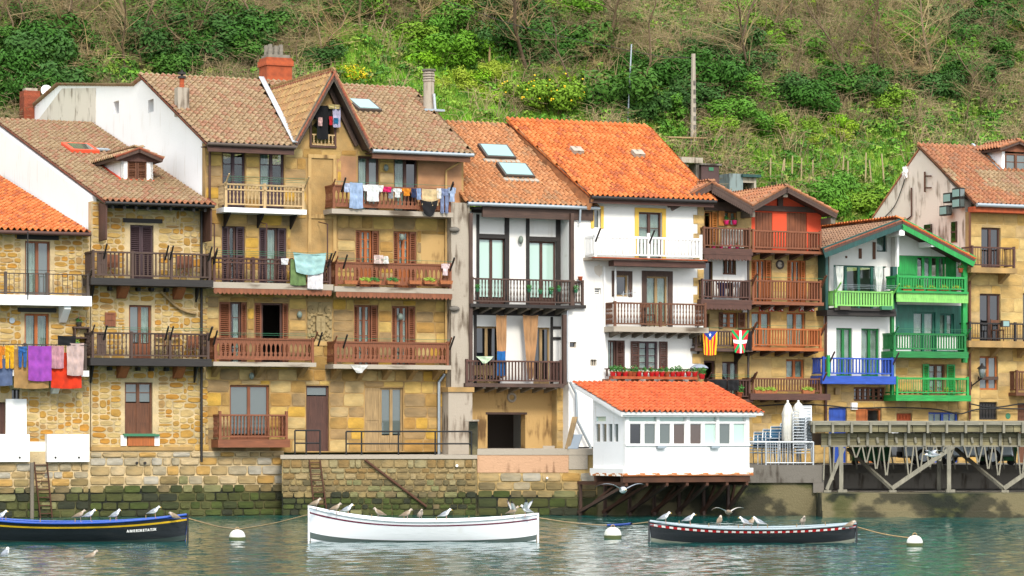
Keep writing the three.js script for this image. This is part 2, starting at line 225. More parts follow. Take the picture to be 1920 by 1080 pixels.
// plain shell behind a front wall: side walls, back wall, floors; keeps the rooms dark
function shell(x0, x1, y0, yt, z, dep, m, o = {}) {
  const t = .3, zr = o.zr ?? -dep / 2, yr = o.yr; const prof = yr ? [[z - .35, y0], [z - dep, y0], [z - dep, yt], [zr, yr], [z - .35, yt + (o.dy || 0)]] : [[z - .35, y0], [z - dep, y0], [z - dep, yt], [z - .35, yt]];
  if (!o.noL) mesh('side_wall', extX(o.left || prof, x0, t), o.lm || m); if (!o.noR) mesh('side_wall', extX(o.right || prof, x1 - t, t), o.rm || m);
  mesh('back_wall', bx(x0 + t, x1 - t, y0, yt - .15, z - dep, z - dep + .3), m);
  const fl = []; for (const y of o.floors || []) fl.push(bx(x0 + t, x1 - t, y - .12, y, z - 4.2, z - .36)); fl.push(bx(x0 + t, x1 - t, y0, yt - .4, z - 4.4, z - 4.21)); mesh('room', fl, M.interior);
}
// balusters (unit height)
const lathe = (pts, n = 7) => new THREE.LatheGeometry(pts.map(p => new THREE.Vector2(p[0], p[1])), n);
const BG = {
  bar: new THREE.BoxGeometry(.045, 1, .045).translate(0, .5, 0), iron: new THREE.CylinderGeometry(.012, .012, 1, 5).translate(0, .5, 0), wide: new THREE.BoxGeometry(.075, 1, .035).translate(0, .5, 0),
  turn: lathe([[.0, 0], [.028, 0], [.028, .14], [.018, .2], [.034, .34], [.02, .48], [.016, .55], [.03, .62], [.018, .72], [.028, .84], [.028, 1], [0, 1]]),
  cut: (() => { const s = new THREE.Shape(), L = [[.1, 0], [.1, .1], [.045, .18], [.085, .3], [.03, .38], [.03, .62], [.06, .74], [.1, .82], [.1, 1]]; s.moveTo(-L[0][0], 0); for (const [x, y] of L) s.lineTo(x, y); for (const [x, y] of L.slice().reverse()) s.lineTo(-x, y); return new THREE.ExtrudeGeometry(s, { depth: .03, bevelEnabled: false }).translate(0, 0, -.015); })()
};
function balcony(u0, u1, vr, vs0, vs1, z, d, o = {}) {
  const g = grp('balcony'), um = (u0 + u1) / 2, x0 = X(u0, vr, z + d), x1 = X(u1, vr, z + d), yr = Y(um, vr, z + d), ys = Y(um, vs0, z + d), yb = Y(um, vs1, z + d), rm = M[o.m || 'brown'], st = o.st || 'bar', zf = z + d;
  mesh('slab', bxg(x0 - .06, x1 + .06, yb, ys, z, zf + .06), M[o.sl || 'conc'], g);
  const y0 = ys + (o.gap ?? .08), rt = o.rt || .06, br = .05, zt = zf - .05;
  mesh('handrail', [bxg(x0, x1, yr - rt, yr, zt - .04, zt + .05), bxg(x0, x0 + .07, yr - rt, yr, z, zt - .04), bxg(x1 - .07, x1, yr - rt, yr, z, zt - .04)], rm, g);
  mesh('bottom_rail', [bxg(x0, x1, y0, y0 + br, zt - .03, zt + .03), bxg(x0 + .005, x0 + .06, y0, y0 + br, z, zt - .03), bxg(x1 - .06, x1 - .005, y0, y0 + br, z, zt - .03)], rm, g);
  const sp = o.sp || .14, n = Math.max(2, Math.round((x1 - x0) / sp)), h = yr - rt - y0 - br, B = BG[st];
  const pn = o.posts ?? 2, pw = .045; for (let k = 0; k <= pn - 1 + (pn < 2 ? 1 : 0); k++) { const px = x0 + .045 + (x1 - x0 - .09) * (pn < 2 ? k : k / (pn - 1)); mesh('post', bx(px - pw, px + pw, ys, yr + (o.ph ?? .04), zt - pw, zt + pw), rm, g); }
  for (let i = 0; i < n; i++) { const x = x0 + (x1 - x0) * (i + .5) / n; piece('baluster', B, rm, g, x, y0 + br, zt, st === 'cut' ? (x1 - x0) / n / .2 : 1, h, 1); }
  const ns = Math.max(2, Math.round(d / sp)); for (const x of [x0 + .035, x1 - .035]) for (let i = 0; i < ns - (st === 'cut' ? 0 : 1); i++) { const q = piece('baluster', B, rm, g, x, y0 + br, z + (d - .1) * (i + .5) / ns, 1, h, 1); if (st === 'cut') { q.rotation.y = Math.PI / 2; q.scale.x = (d - .1) / ns / .2; } }
  if (o.mid) { const ym = y0 + (yr - y0) * o.mid; mesh('middle_rail', [bxg(x0, x1, ym - .025, ym + .025, zt - .045, zt + .045)], rm, g); }
  if (o.br) { const nb = o.br, L = o.bl || .8, hb = o.bh || .2; for (let i = 0; i < nb; i++) { const x = x0 + .25 + (x1 - x0 - .5) * i / Math.max(1, nb - 1), w = o.bw || .09; const pg = extX([[z, yb], [z + d * L, yb], [z + d * L, yb - .05], [z + d * L * .5, yb - hb * .55], [z, yb - hb]], x - w, w * 2); mesh('bracket', pg, M[o.bm || 'brown'], g); } }
  if (o.val) { const L = x1 - x0, k = Math.round(L / .16), pts = [[x0, yb], [x0, yb - .16]]; for (let i = 0; i < k; i++) { const p = x0 + L * (i + .5) / k; pts.push([p - L / k * .25, yb - .2], [p, yb - .22], [p + L / k * .25, yb - .2], [p + L / k * .5, yb - .15]); } pts.push([x1, yb]); const e = ext(pts, .03); e.translate(0, 0, zf + .02); mesh('valance', e, M[o.val], g); }
  if (o.sticks) for (const su of o.sticks) { const xs = X(su, vr, zf); mesh('line_arm', beam([xs - .02, yr - .25, zt + .02], [xs - .05, yr + .22, zt + .5], .05, .05), M[o.stm || 'blackw'], g); }
  if (o.lines) { const L = []; for (let k = 0; k < o.lines; k++) L.push(bar([x0, yr + .1 + .06 * k, zt + .2 + .1 * k], [x1, yr + .1 + .06 * k, zt + .2 + .1 * k], .007, 4)); mesh('clothes_line', L, M[o.lm || 'gpot'], g); for (const e of [x0, x1]) mesh('line_arm', beam([e, yr - .12, zt], [e, yr + .12 + .06 * o.lines, zt + .2 + .1 * o.lines], .04, .04), rm, g); }
  g.userData = {}; return { g, x0, x1, yr, ys, yb, zf, zt };
}
// roof tiles: S profile, unit width along x, unit length along z (0 .. 1 down slope)
function tileGeo(seed, hgt) {
  const r = rng(seed), n = 9, P = [], up = k => { const t = k / n; return hgt * (t < .62 ? Math.sin(t / .62 * Math.PI) : -.25 * Math.sin((t - .62) / .38 * Math.PI)); };
  const p = [], uv = []; const u0 = r() * 4, v0 = r() * 4, put = (x, y, z) => { p.push(x, y, z); uv.push(u0 + x * .2, v0 + z * .4); };
  for (let k = 0; k < n; k++) { const xa = k / n - .5, xb = (k + 1) / n - .5, ya = up(k), yb = up(k + 1), l = .045; put(xa, ya, 0); put(xa, ya + l, 1.1); put(xb, yb + l, 1.1); put(xa, ya, 0); put(xb, yb + l, 1.1); put(xb, yb, 0); put(xa, ya + l, 1.1); put(xa, ya + l - .03, 1.1); put(xb, yb + l - .03, 1.1); put(xa, ya + l, 1.1); put(xb, yb + l - .03, 1.1); put(xb, yb + l, 1.1); }
  const g = new THREE.BufferGeometry(); g.setAttribute('position', new THREE.Float32BufferAttribute(p, 3)); g.setAttribute('uv', new THREE.Float32BufferAttribute(uv, 2)); g.computeVertexNormals(); return g;
}
const TG = [1, 2, 3].map(s => tileGeo(s, .075)), CAPG = (() => { const g = new THREE.CylinderGeometry(1, .86, 1, 9, 1, true, -Math.PI / 2, Math.PI); g.rotateX(Math.PI / 2); const h = g.clone(); h.scale(.86, .86, 1); return mergeGeometries([g, h]); })();
const tp = hexes => hexes.map(h => mk(h, { map: TX.mott2, bumpMap: TX.bump, bumpScale: .008, roughness: .9 }));
const TP = { orange: tp(['#dc7c3a', '#df8240', '#d87634', '#e28a48', '#d47232', '#e08c4c', '#c0683a']), brown: tp(['#a88d6c', '#ad9270', '#a38766', '#b09674', '#9f8262', '#ab866a', '#a87a5e']), mixed: tp(['#c98a5c', '#c28456', '#cf9466', '#bd8054', '#cb8c5c', '#b48660']), gold: tp(['#b08c60', '#b59262', '#aa8860', '#b89868', '#ad845a']), rust: tp(['#b27450', '#ad7250', '#b87c58', '#a56e4e', '#b07e58', '#a07458']), rail: tp(['#dc6a38', '#e0703c', '#d66434', '#de7442']), capR: tp(['#b4634a', '#bd6c50', '#ae6a54', '#b47860']) };
// roof plane: eave corner E, unit vector A along the eave (to the right seen from outside), unit vector Uv up the slope, polygon in (a, s)
function roofPlane(parent, E, A, Uv, poly, pl, o = {}) {
  const N = Uv.clone().negate().clone().cross(A).normalize(), mtx = new THREE.Matrix4().makeBasis(A, N, Uv.clone().negate()), q = new THREE.Quaternion().setFromRotationMatrix(mtx);
  const at = (a, s, h = 0) => E.clone().addScaledVector(A, a).addScaledVector(Uv, s).addScaledVector(N, h);
  const dk = ext(poly.map(p => [p[0], p[1]]), .1); { const m2 = new THREE.Matrix4().makeBasis(A, Uv, N); dk.translate(0, 0, -.12); dk.applyMatrix4(m2); dk.translate(E.x, E.y, E.z); } mesh('roof_deck', dk, M[o.deck || 'dkwood'], parent);
  const w = o.w || .215, l = o.l || .37, as = poly.map(p => p[0]), ss = poly.map(p => p[1]), a0 = Math.min(...as), a1 = Math.max(...as), s0 = Math.min(...ss), s1 = Math.max(...ss);
  const ins = (a, s) => { let c = false; for (let i = 0, j = poly.length - 1; i < poly.length; j = i++) { const [xi, yi] = poly[i], [xj, yj] = poly[j]; if (yi > s !== yj > s && a < (xj - xi) * (s - yi) / (yj - yi) + xi) c = !c; } return c; };
  const nc = Math.round((a1 - a0) / w), nr = Math.ceil((s1 - s0) / l), list = []; const W = (a1 - a0) / nc;
  for (let r = 0; r < nr; r++) for (let c = 0; c < nc; c++) { const a = a0 + (c + .5) * W, s = s0 + r * l; if (!ins(a, Math.min(s + l * .5, s1 - .01))) continue; if ((o.holes || []).some(h => a > h[0] && a < h[1] && s + l * .6 > h[2] && s + l * .3 < h[3])) continue; list.push([a, s]); }
  const rest = new Map(); list.forEach(([a, s], i) => {
    const f = o.patch ? o.patch(a, s) : null, m = f || pick(pl), g = pick(TG), top = at(a + rr(-.008, .008), s + l, .0 + rr(0, .012)), L = l * rr(.98, 1.04);
    if (i < (o.max ?? 290)) { const k = piece('roof_tile', g, m, parent, top.x, top.y, top.z, W * 1.02, 1, L); k.quaternion.copy(q); }
    else { const h = g.clone(); h.scale(W * 1.02, 1, L); h.applyQuaternion(q); h.translate(top.x, top.y, top.z); if (!rest.has(m)) rest.set(m, []); rest.get(m).push(h); }
  });
  for (const [m, gs] of rest) mesh('upper_tiles', gs, m, parent).userData.kind = 'stuff';
  return { at, q, A, N };
}
// half round cap tiles along a line
function caps(parent, a, b, pl, r = .11, l = .38, name = 'ridge_tile') { const A = V3(...a), B = V3(...b), d = B.clone().sub(A), L = d.length(), n = Math.max(1, Math.round(L / l)); d.normalize(); const z = d.clone().negate(), up = V3(0, 1, 0), x = up.clone().cross(z).normalize(), y = z.clone().cross(x), q = new THREE.Quaternion().setFromRotationMatrix(new THREE.Matrix4().makeBasis(x, y, z)); for (let i = 0; i < n; i++) { const p = A.clone().addScaledVector(d, L * (i + .5) / n), k = piece(name, CAPG, pick(pl), parent, p.x, p.y, p.z, r, r, L / n * 1.08); k.quaternion.copy(q); } }
function gutter(parent, a, b, m, r = .07) { mesh('gutter', [bar(a, b, r, 8)], M[m], parent); }
// cloth hung from a line: rows of half widths
function cloth(name, label, u0, v0, u1, v1, z, m, group, o = {}) {
  const um = (u0 + u1) / 2, x0 = X(u0, v0, z), x1 = X(u1, v0, z), yt = Y(um, v0, z), yb = Y(um, v1, z); thing(name, label, o.cat || 'laundry', [(x0 + x1) / 2, yb, z], group);
  const w = x1 - x0, h = yt - yb, sh = o.sh || 'towel', gs = []; const ph = rr(0, 6), fr = rr(9, 16) / Math.max(.4, w);
  const panel = (cx, ww, ya, yb2, tw, bw) => { const g = new THREE.PlaneGeometry(1, 1, 14, 12), P = g.attributes.position; for (let i = 0; i < P.count; i++) { const s = P.getX(i), t = P.getY(i) + .5, W = ww * (bw + (tw - bw) * t); const sag = (o.sag || .03) * h * (1 - 4 * s * s) * (t > .5 ? .6 : 1); P.setXYZ(i, cx + s * W, yb2 + (ya - yb2) * t - sag, z + .035 * (1.1 - t * .7) * Math.sin((cx + s * W) * fr + ph + t) + .012 * Math.sin(t * 9 + s * 5)); } g.computeVertexNormals(); gs.push(g); };
  const cx = (x0 + x1) / 2;
  if (sh === 'pants') { panel(cx, w, yt, yt - h * .28, .95, 1); panel(cx - w * .27, w * .44, yt - h * .28, yb, 1, .8); panel(cx + w * .27, w * .44, yt - h * .28, yb, 1, .8); }
  else if (sh === 'shirt') { panel(cx, w * .62, yt, yb, .95, 1); panel(cx - w * .38, w * .3, yt - h * .02, yt - h * .4, 1, .7); panel(cx + w * .38, w * .3, yt - h * .02, yt - h * .4, 1, .7); }
  else panel(cx, w, yt, yb, 1, o.bw ?? 1);
  mesh(sh === 'towel' ? 'fabric' : 'garment', gs, m); return cur;
}
// ---------------------------------------------------------------- setting: water, quay, street
const wv = (x, z) => .009 * Math.sin(x * 2.1 + z * 3.3 + 1.5 * Math.sin(x * .4)) + .008 * Math.sin(-x * 3.6 + z * 5.1 + 2 * Math.sin(z * .3)) + .006 * Math.sin(x * 6.3 + z * 8.9 + Math.sin(x * 1.1 + z * .7) * 2) + .05 * (fbm(x * .05 + .5, z * .09 + .5, 8, 3) - .5);
{ const far = new THREE.PlaneGeometry(500, 300, 1, 1); far.rotateX(-Math.PI / 2); far.translate(0, -.09, 40 + 0);
  const g = new THREE.PlaneGeometry(64, 66, 260, 560); g.rotateX(-Math.PI / 2); g.translate(0, 0, -77); const p = g.attributes.position; for (let i = 0; i < p.count; i++) p.setY(i, wv(p.getX(i), p.getZ(i))); g.computeVertexNormals();
  const wb = tex(512, (x, y) => .5 * fbm(x, y, 16, 4) + .5 * Math.pow(1 - Math.abs(2 * fbm(x + .2, y + .6, 8, 4) - 1), 2), false); wb.repeat.set(11, 22);
  const m = new THREE.MeshPhysicalMaterial({ color: new THREE.Color().setRGB(.004, .06, .052), roughness: .05, ior: 1.33, bumpMap: wb, bumpScale: .018 });
  F = FW; const o = struct('water', g, m); const sea = struct('water', far, m); }
const YST = 1.75; // street level on the right
{ F = FQ; // land behind the quay
  struct('street', bx(4, 34, YST - .3, YST, -40, -5.2), mk('#75716a', { map: TX.mott, bumpMap: TX.bump, bumpScale: .01, roughness: .95 }));
  struct('ground', bx(-60, 60, -.8, .3, -60, -9), M.concD); struct('retaining_wall', bx(4, 40, .3, YST - .31, -9.4, -9), M.ledge);
}
F = FA;
// masonry base under the left houses, straight down into the water
{ const z = .12, x0 = X(-70, 900, z), x1 = X(532, 900, z), yt = Y(300, 846, z), xm = X(167, 900, z); thing('quay_wall', 'stone block quay wall under the rubble stone houses, green with algae', 'wall', [(x0 + x1) / 2, -.7, z]);
  const w = mesh('wall', bx(x0, x1, -.7, yt, z - 1.2, z), M.mortar); mesh('algae_band', bx(x0, x1, -.7, 1.0, z, z + .01), M.mossm); const qm = quayMat(.98, 1.25), yA = Y(80, 868, z);
  stones(w, xm + .02, x1, 0, yt - .02, z, [], { kind: 'ash', h: [.24, .36], lw: [.32, .75], mat: qm, gap: .035, d: .06, max: 200 });
  stones(w, x0 + 1.2, xm - .02, 0, yA, z, [], { kind: 'ash', h: [.22, .3], lw: [.3, .7], mat: quayMat(.8, 1.2), gap: .035, d: .06, max: 90 });
  for (const u of [255, 270]) mesh('drain_pipe', bar([X(u, 868, z), Y(u, 868, z), z - .1], [X(u, 868, z), Y(u, 868, z), z + .16], .045, 10), M.iron);
}
// ---------------------------------------------------------------- house A: rubble stone, orange roof
function mainRoof(uL, vL, uR, vR, ze, ur, vr, pl, o = {}) { // ur, vr: ridge pixel of the right (or left) end
  const y = (Y(uL, vL, ze) + Y(uR, vR, ze)) / 2, xl = X(uL, vL, ze), xr = X(uR, vR, ze), [zr, yr] = o.zy || F.q(ur, vr, o.fromLeft ? xl : xr), L = Math.hypot(yr - y, ze - zr), Uv = V3(0, (yr - y) / L, (zr - ze) / L), g = o.g || grp('roof');
  const poly = o.poly ? o.poly(xr - xl, L, xl, y, Uv, zr, yr) : [[0, 0], [xr - xl, 0], [xr - xl, L], [0, L]];
  const rp = roofPlane(g, V3(xl, y, ze), V3(1, 0, 0), Uv, poly, pl, o);
  // back slope
  if (!o.noBack) { const dz = o.back ?? 3; const bk = extX([[zr, yr], [zr - dz, yr - dz * .5], [zr - dz, yr - dz * .5 - .1], [zr, yr - .12]], xl, xr - xl); mesh('back_slope', bk, pl[1], g); }
  return { g, xl, xr, y, zr, yr, L, Uv, ze, at: rp.at, q: rp.q, N: rp.N };
}
const onRoof = (r, u, v) => { // photo pixel -> (a, s) on a main roof
  const d = F.ray(u, v), n = r.N, o = V3(F.cx, CAMH, F.cz), e = V3(r.xl, r.y, r.ze), dd = V3(...d), t = e.clone().sub(o).dot(n) / dd.dot(n), p = o.addScaledVector(dd, t).sub(e); return [p.x, p.dot(r.Uv)]; };
{ const z = 0, W = [[47, 452, 94, 556, { name: 'door', f: 'red', n: 2, g: ['glass', 'glassS'], cur: [[.05, .45]], lin: 'blackw', lw: .3 }], [46, 588, 92, 700, { f: 'orange', n: 2, cur: [[.08, .42], [.58, .92]], lin: 'blackw' }], [22, 730, 37, 750, { f: 'iron', n: 2, g: 'glassK' }], [-14, 754, 11, 815, { name: 'door', f: 'mar', shut: 'plank' }]];
  thing('stone_house', 'rubble stone house with orange tiled roof and laundry on its lower balcony', 'house', [X(80, 866), Y(80, 868), 0]);
  const [w, b, hs] = wall(-70, 430, 169, 868, z, M.mortar, W); stones(w, b[0], b[1] - .02, b[2] + .7, b[3] - .05, z, hs.map(h => [h[0] - .05, h[1] + .05, h[2], h[3] + .25]), { kind: 'rub', cw: .13, ch: .095, w: [2, 4], mat: PAL.rubA, d: .026 });
  for (const q of W) windowAt(q, z);
  const r = mainRoof(-70, 430, 170, 434, .55, 0, 330, TP.orange, { back: 2 });
  shell(b[0], b[1], b[2], b[3], z, 9, M.white, { zr: r.zr, yr: r.yr - .2, floors: [Y(80, 572), Y(80, 700)], dy: .1 });
  gutter(r.g, [r.xl, r.y - .08, .6], [r.xr, r.y - .08, .6], 'mar', .07);
  balcony(-70, 168, 512, 553, 572, z, .75, { m: 'ironB', st: 'iron', sp: .17, sl: 'wpaint', rt: .03, posts: 4, gap: .05, lines: 1, lm: 'iron' });
  balcony(-70, 163, 645, 694, 705, z, .75, { m: 'ironB', st: 'iron', sp: .17, sl: 'wpaint', rt: .03, posts: 3, gap: .05 });
  const pole = X(52, 500, .8); mesh('post', bar([pole, Y(52, 562, .8), .8], [pole, Y(52, 434, .8), .8], .025), M.iron);
  for (const [u, v0, v1] of [[116, 573, 605], [101, 706, 738]]) { const x = X(u, v0); mesh('bracket', extX([[0, Y(u, v1)], [0, Y(u, v0)], [.7, Y(u, v0)], [.7, Y(u, v0) - .15], [.15, Y(u, v1)]], x - .12, .24), M.wpaint); }
  // white parapets in front of the ground floor
  const pb = pr([-70, 814, 55, 866], .3), pc = pr([88, 814, 167, 866], .3), pd = pr([55, 828, 88, 866], .3); mesh('parapet', [bx(pb[0], pb[1], pb[2], pb[3], .02, .35)], M.white); mesh('parapet', [bx(pc[0], pc[1], pc[2], pc[3], .02, .35)], M.white); mesh('parapet', [bx(pd[0], pd[1], pd[2], pd[3], .02, .08)], M.white);
  for (const u of [37, 104, 148]) { const x = X(u, 858, .35), y = Y(u, 858, .35); mesh('drain_hole', bar([x, y, .2], [x, y, .36], .04, 10), M.black); }
  const dl = pr([11, 748, 50, 815], .1); mesh('open_door', bx(dl[0], dl[1], dl[2], dl[3], .05, .1), M.wpaint);
  const cl = pr([17, 596, 27, 606], 0); mesh('wall_clock', bar([(cl[0] + cl[1]) / 2, (cl[2] + cl[3]) / 2, 0], [(cl[0] + cl[1]) / 2, (cl[2] + cl[3]) / 2, .06], .1, 16), M.zinc);
}
// ---------------------------------------------------------------- house B: rubble stone, brown roof with dormer
{ const z = 0, W = [[244, 422, 288, 525, { name: 'door', f: 'purp', shut: 'louver', n: 2 }], [242, 572, 284, 675, { name: 'door', f: 'red', n: 2, g: ['glassS', 'glass'], door: .3, cur: [[.5, 1]] }], [234, 717, 286, 813, { name: 'door', f: 'brown', n: 2, t: 1, g: 'glassS', door: .6, sill: 'gpot' }]];
  thing('stone_house', 'rubble stone house with brown tiled roof, shuttered dormer and two dark wooden balconies', 'house', [X(280, 846), Y(280, 846), 0]);
  const [w, b, hs] = wall(171, 381, 392, 846, z, M.mortar, W); stones(w, b[0] + .02, b[1] - .02, b[2] + .25, b[3] - .02, z, hs.map(h => [h[0] - .1, h[1] + .1, h[2] - .08, h[3] + .12]), { kind: 'rub', cw: .135, ch: .105, mat: PAL.rubA, d: .026 });
  stones(w, b[0], b[1], b[2], b[2] + .25, z, hs, { kind: 'ash', h: [.24, .26], lw: [.5, .9], mat: PAL.ashY, gap: .02 });
  for (const q of W) windowAt(q, z);
  { const l = pr([230, 410, 304, 418], 0); mesh('lintel', bxg(l[0], l[1], l[2], l[3], -.05, .05), M.blackw); const k = pr([200, 388, 372, 393], 0); mesh('lintel', bxg(k[0], k[1], k[2], k[3], -.05, .04), M.blackw); }
  const hol = [], r = mainRoof(197, 378, 401, 383, .95, 175, 232, TP.brown, { back: 4, patch: (a, s) => s < .3 ? pick(TP.rust) : null });
  caps(r.g, [r.xl, r.yr + .03, r.zr], [r.xr, r.yr + .03, r.zr], TP.capR); caps(r.g, [r.xl, r.y + .05, .95], [r.xl, r.yr + .05, r.zr], TP.capR, .1, .38, 'verge_tile'); caps(r.g, [r.xr, r.y + .05, .95], [r.xr, r.yr + .05, r.zr], TP.capR, .1, .38, 'verge_tile');
  shell(b[0], b[1], b[2], b[3], z, -r.zr + 3.5, M.white, { zr: r.zr, yr: r.yr - .15, dy: .2, floors: [Y(280, 530), Y(280, 680)], lm: M.whitew });
  gutter(r.g, [r.xl, r.y - .06, 1.0], [r.xr, r.y - .06, 1.0], 'iron', .06);
  { const e = []; for (let i = 0; i < 9; i++) { const x = r.xl + .3 + (r.xr - r.xl - .6) * i / 8; mesh('rafter', beam([x, r.y - .2 + .25, 0], [x, r.y - .2, .9], .09, .12), M.blackw, r.g); } }
  // scalloped side boards under the eave
  for (const [u0, u1, vb, xx] of [[172, 199, 448, r.xl + .05], [371, 397, 450, r.xr - .1]]) { const yb = Y(u1, vb, .8), yt = r.y + .02, pts = [[.02, yt], [.02, yb]]; for (let i = 0; i < 6; i++) { const q = .02 + .85 * (i + .5) / 6; pts.push([q - .03, yb - .04], [q + .03, yb - .04], [q + .07, yb]); } pts.push([.9, yt - .15]); mesh('side_board', extX(pts, xx, .05), M.mar); }
  // dormer
  { const g = grp('dormer'), zf = onRoof(r, 258, 340), y0 = r.at(zf[0], zf[1]).y, zz = r.at(zf[0], zf[1]).z; const q = pr([233, 300, 281, 340], zz), yt = q[3], depth = 3.0;
    mesh('dormer_wall', [bx(q[0] - .12, q[0] + .12, y0 - .1, yt - .05, zz - .1, zz), bx(q[1] - .12, q[1] + .12, y0 - .1, yt - .05, zz - .1, zz), extX([[zz, y0 - .1], [zz, yt], [zz - depth, yt], [zz - depth * .95, yt - .3]], q[0] - .12, .1), extX([[zz, y0 - .1], [zz, yt], [zz - depth, yt], [zz - depth * .95, yt - .3]], q[1] + .02, .1)], M.wpaint, g);
    mesh('flashing', [bx(q[0] - .2, q[1] + .2, y0 - .18, y0 + .06, zz, zz + .04), beam([q[0] - .16, y0 + .03, zz], [q[0] - .16, y0 + .03 + 2.2 * .29, zz - 2.2], .06, .16)], M.redp, g);
    louver(q[0] + .12, (q[0] + q[1]) / 2 - .01, y0 + .07, yt - .02, zz - .05, M.brown, g); louver((q[0] + q[1]) / 2 + .01, q[1] - .12, y0 + .07, yt - .02, zz - .05, M.brown, g);
    const xm = (q[0] + q[1]) / 2, ya = Y(262, 284, zz + .3), ov = .42, xa = q[0] - ov, xb = q[1] + ov, ye = yt - .06; mesh('gable_board', ext([[xa, ye], [xb, ye], [xm, ya]], .06).translate(0, 0, zz), M.mar, g);
    for (const s of [-1, 1]) { const ex = s < 0 ? xa : xb, L = Math.hypot(xm - ex, ya - ye), U = V3((xm - ex) / L, (ya - ye) / L, 0), A = V3(0, 0, s < 0 ? 1 : -1), E = V3(ex, ye + .1, s < 0 ? zz - depth : zz + .3), D = depth + .3; roofPlane(g, E, A, U, [[0, 0], [D, 0], [D, L], [0, L]], TP.brown, { l: .3 }); caps(g, [ex, ye + .16, zz + .27], [xm, ya + .16, zz + .27], TP.capR, .09, .3, 'verge_tile'); }
    caps(g, [xm, ya + .16, zz - depth], [xm, ya + .16, zz + .3], TP.capR, .1);
  }
  { const c = onRoof(r, 150, 283), p = r.at(c[0], c[1], .12), g = grp('skylight'); const fr = [], hw = .45, hh = .6; const k = (nm, geo, m) => { geo.applyQuaternion(r.q); geo.translate(p.x, p.y, p.z); mesh(nm, geo, m, g); }; k('frame', new THREE.BoxGeometry(hw * 2 + .2, .12, hh * 2 + .2), M.redp); k('pane', new THREE.BoxGeometry(hw * 2 - .1, .14, hh * 2 - .1), M.glassS); k('flashing', new THREE.BoxGeometry(hw * 2 + .7, .05, .3).translate(.3, 0, hh * .2), M.zinc); }
  const b1 = balcony(173, 396, 473, 523, 536, z, .95, { m: 'dkwood', sl: 'blackw', sp: .15, posts: 4, sticks: [196, 311, 320, 392], br: 2, bm: 'iron', bh: .55, bw: .03, bl: .35 }), b2 = balcony(172, 393, 624, 672, 686, z, .95, { m: 'dkwood', st: 'turn', sl: 'blackw', sp: .15, posts: 4, sticks: [196, 311, 320, 392], br: 2, bm: 'iron', bh: .6, bw: .03, bl: .35, lines: 2 });
  for (const [q, v] of [[b1, 536], [b2, 686]]) { for (const u of [226, 331]) { const x = X(u, v), y = q.yb; mesh('bracket', extX([[0, y - .42], [0, y], [.6, y], [.55, y - .1], [.15, y - .42]], x - .16, .32), M.terraB); } for (const u of [203, 256, 281, 309]) { const x = X(u, v); mesh('beam_end', bx(x - .06, x + .06, q.yb - .16, q.yb - .03, -.02, .3), M.blackw); }
    louver(X(174, 500, .4), X(190, 500, .4), q.ys + .1, q.yr, .88, M.dkwood, q.g, 'end_panel', true); }
  { const q = pr([196, 586, 216, 612], 0); louver(q[0], q[1], q[2], q[3], .03, M.red, cur, 'wall_cupboard', true); }
  { const a = []; for (let i = 0; i <= 12; i++) { const t = i / 12, u = 302 + 66 * t, v = 546 + 42 * Math.pow(t, 1.0) + 10 * Math.sin(t * Math.PI) * 1; a.push([X(u, v, .12), Y(u, v, .12), .12]); } mesh('curved_beam', tube(a, .055, 24, 6), M.tan); const q = pr([236, 545, 302, 547], .1); mesh('hanging_rail', bxg(q[0], q[1], q[2], q[3], 0, .1), M.tan); }
  { const q = pr([232, 814, 298, 818], .1); mesh('sill', bx(q[0], q[1], q[2], q[3], 0, .2), M.gpot); const o = pr([238, 818, 288, 836], 0); mesh('step', bx(o[0], o[1], o[2], o[3], .02, .1), M.orange); for (const u of [225, 287]) { const t = pr([u, 816, u + 11, 836], 0); mesh('side_block', bx(t[0], t[1], t[2], t[3], .02, .09), M.white); } const l = pr([170, 838, 360, 845], .1); mesh('ledge', bx(l[0], l[1], l[2], l[3], .0, .18), M.ochre); }
  const dx = X(377, 600, .1); mesh('downpipe', [bar([dx, Y(377, 866, .15), .15], [dx, Y(377, 395, .15), .15], .05, 8)], M.iron);
}
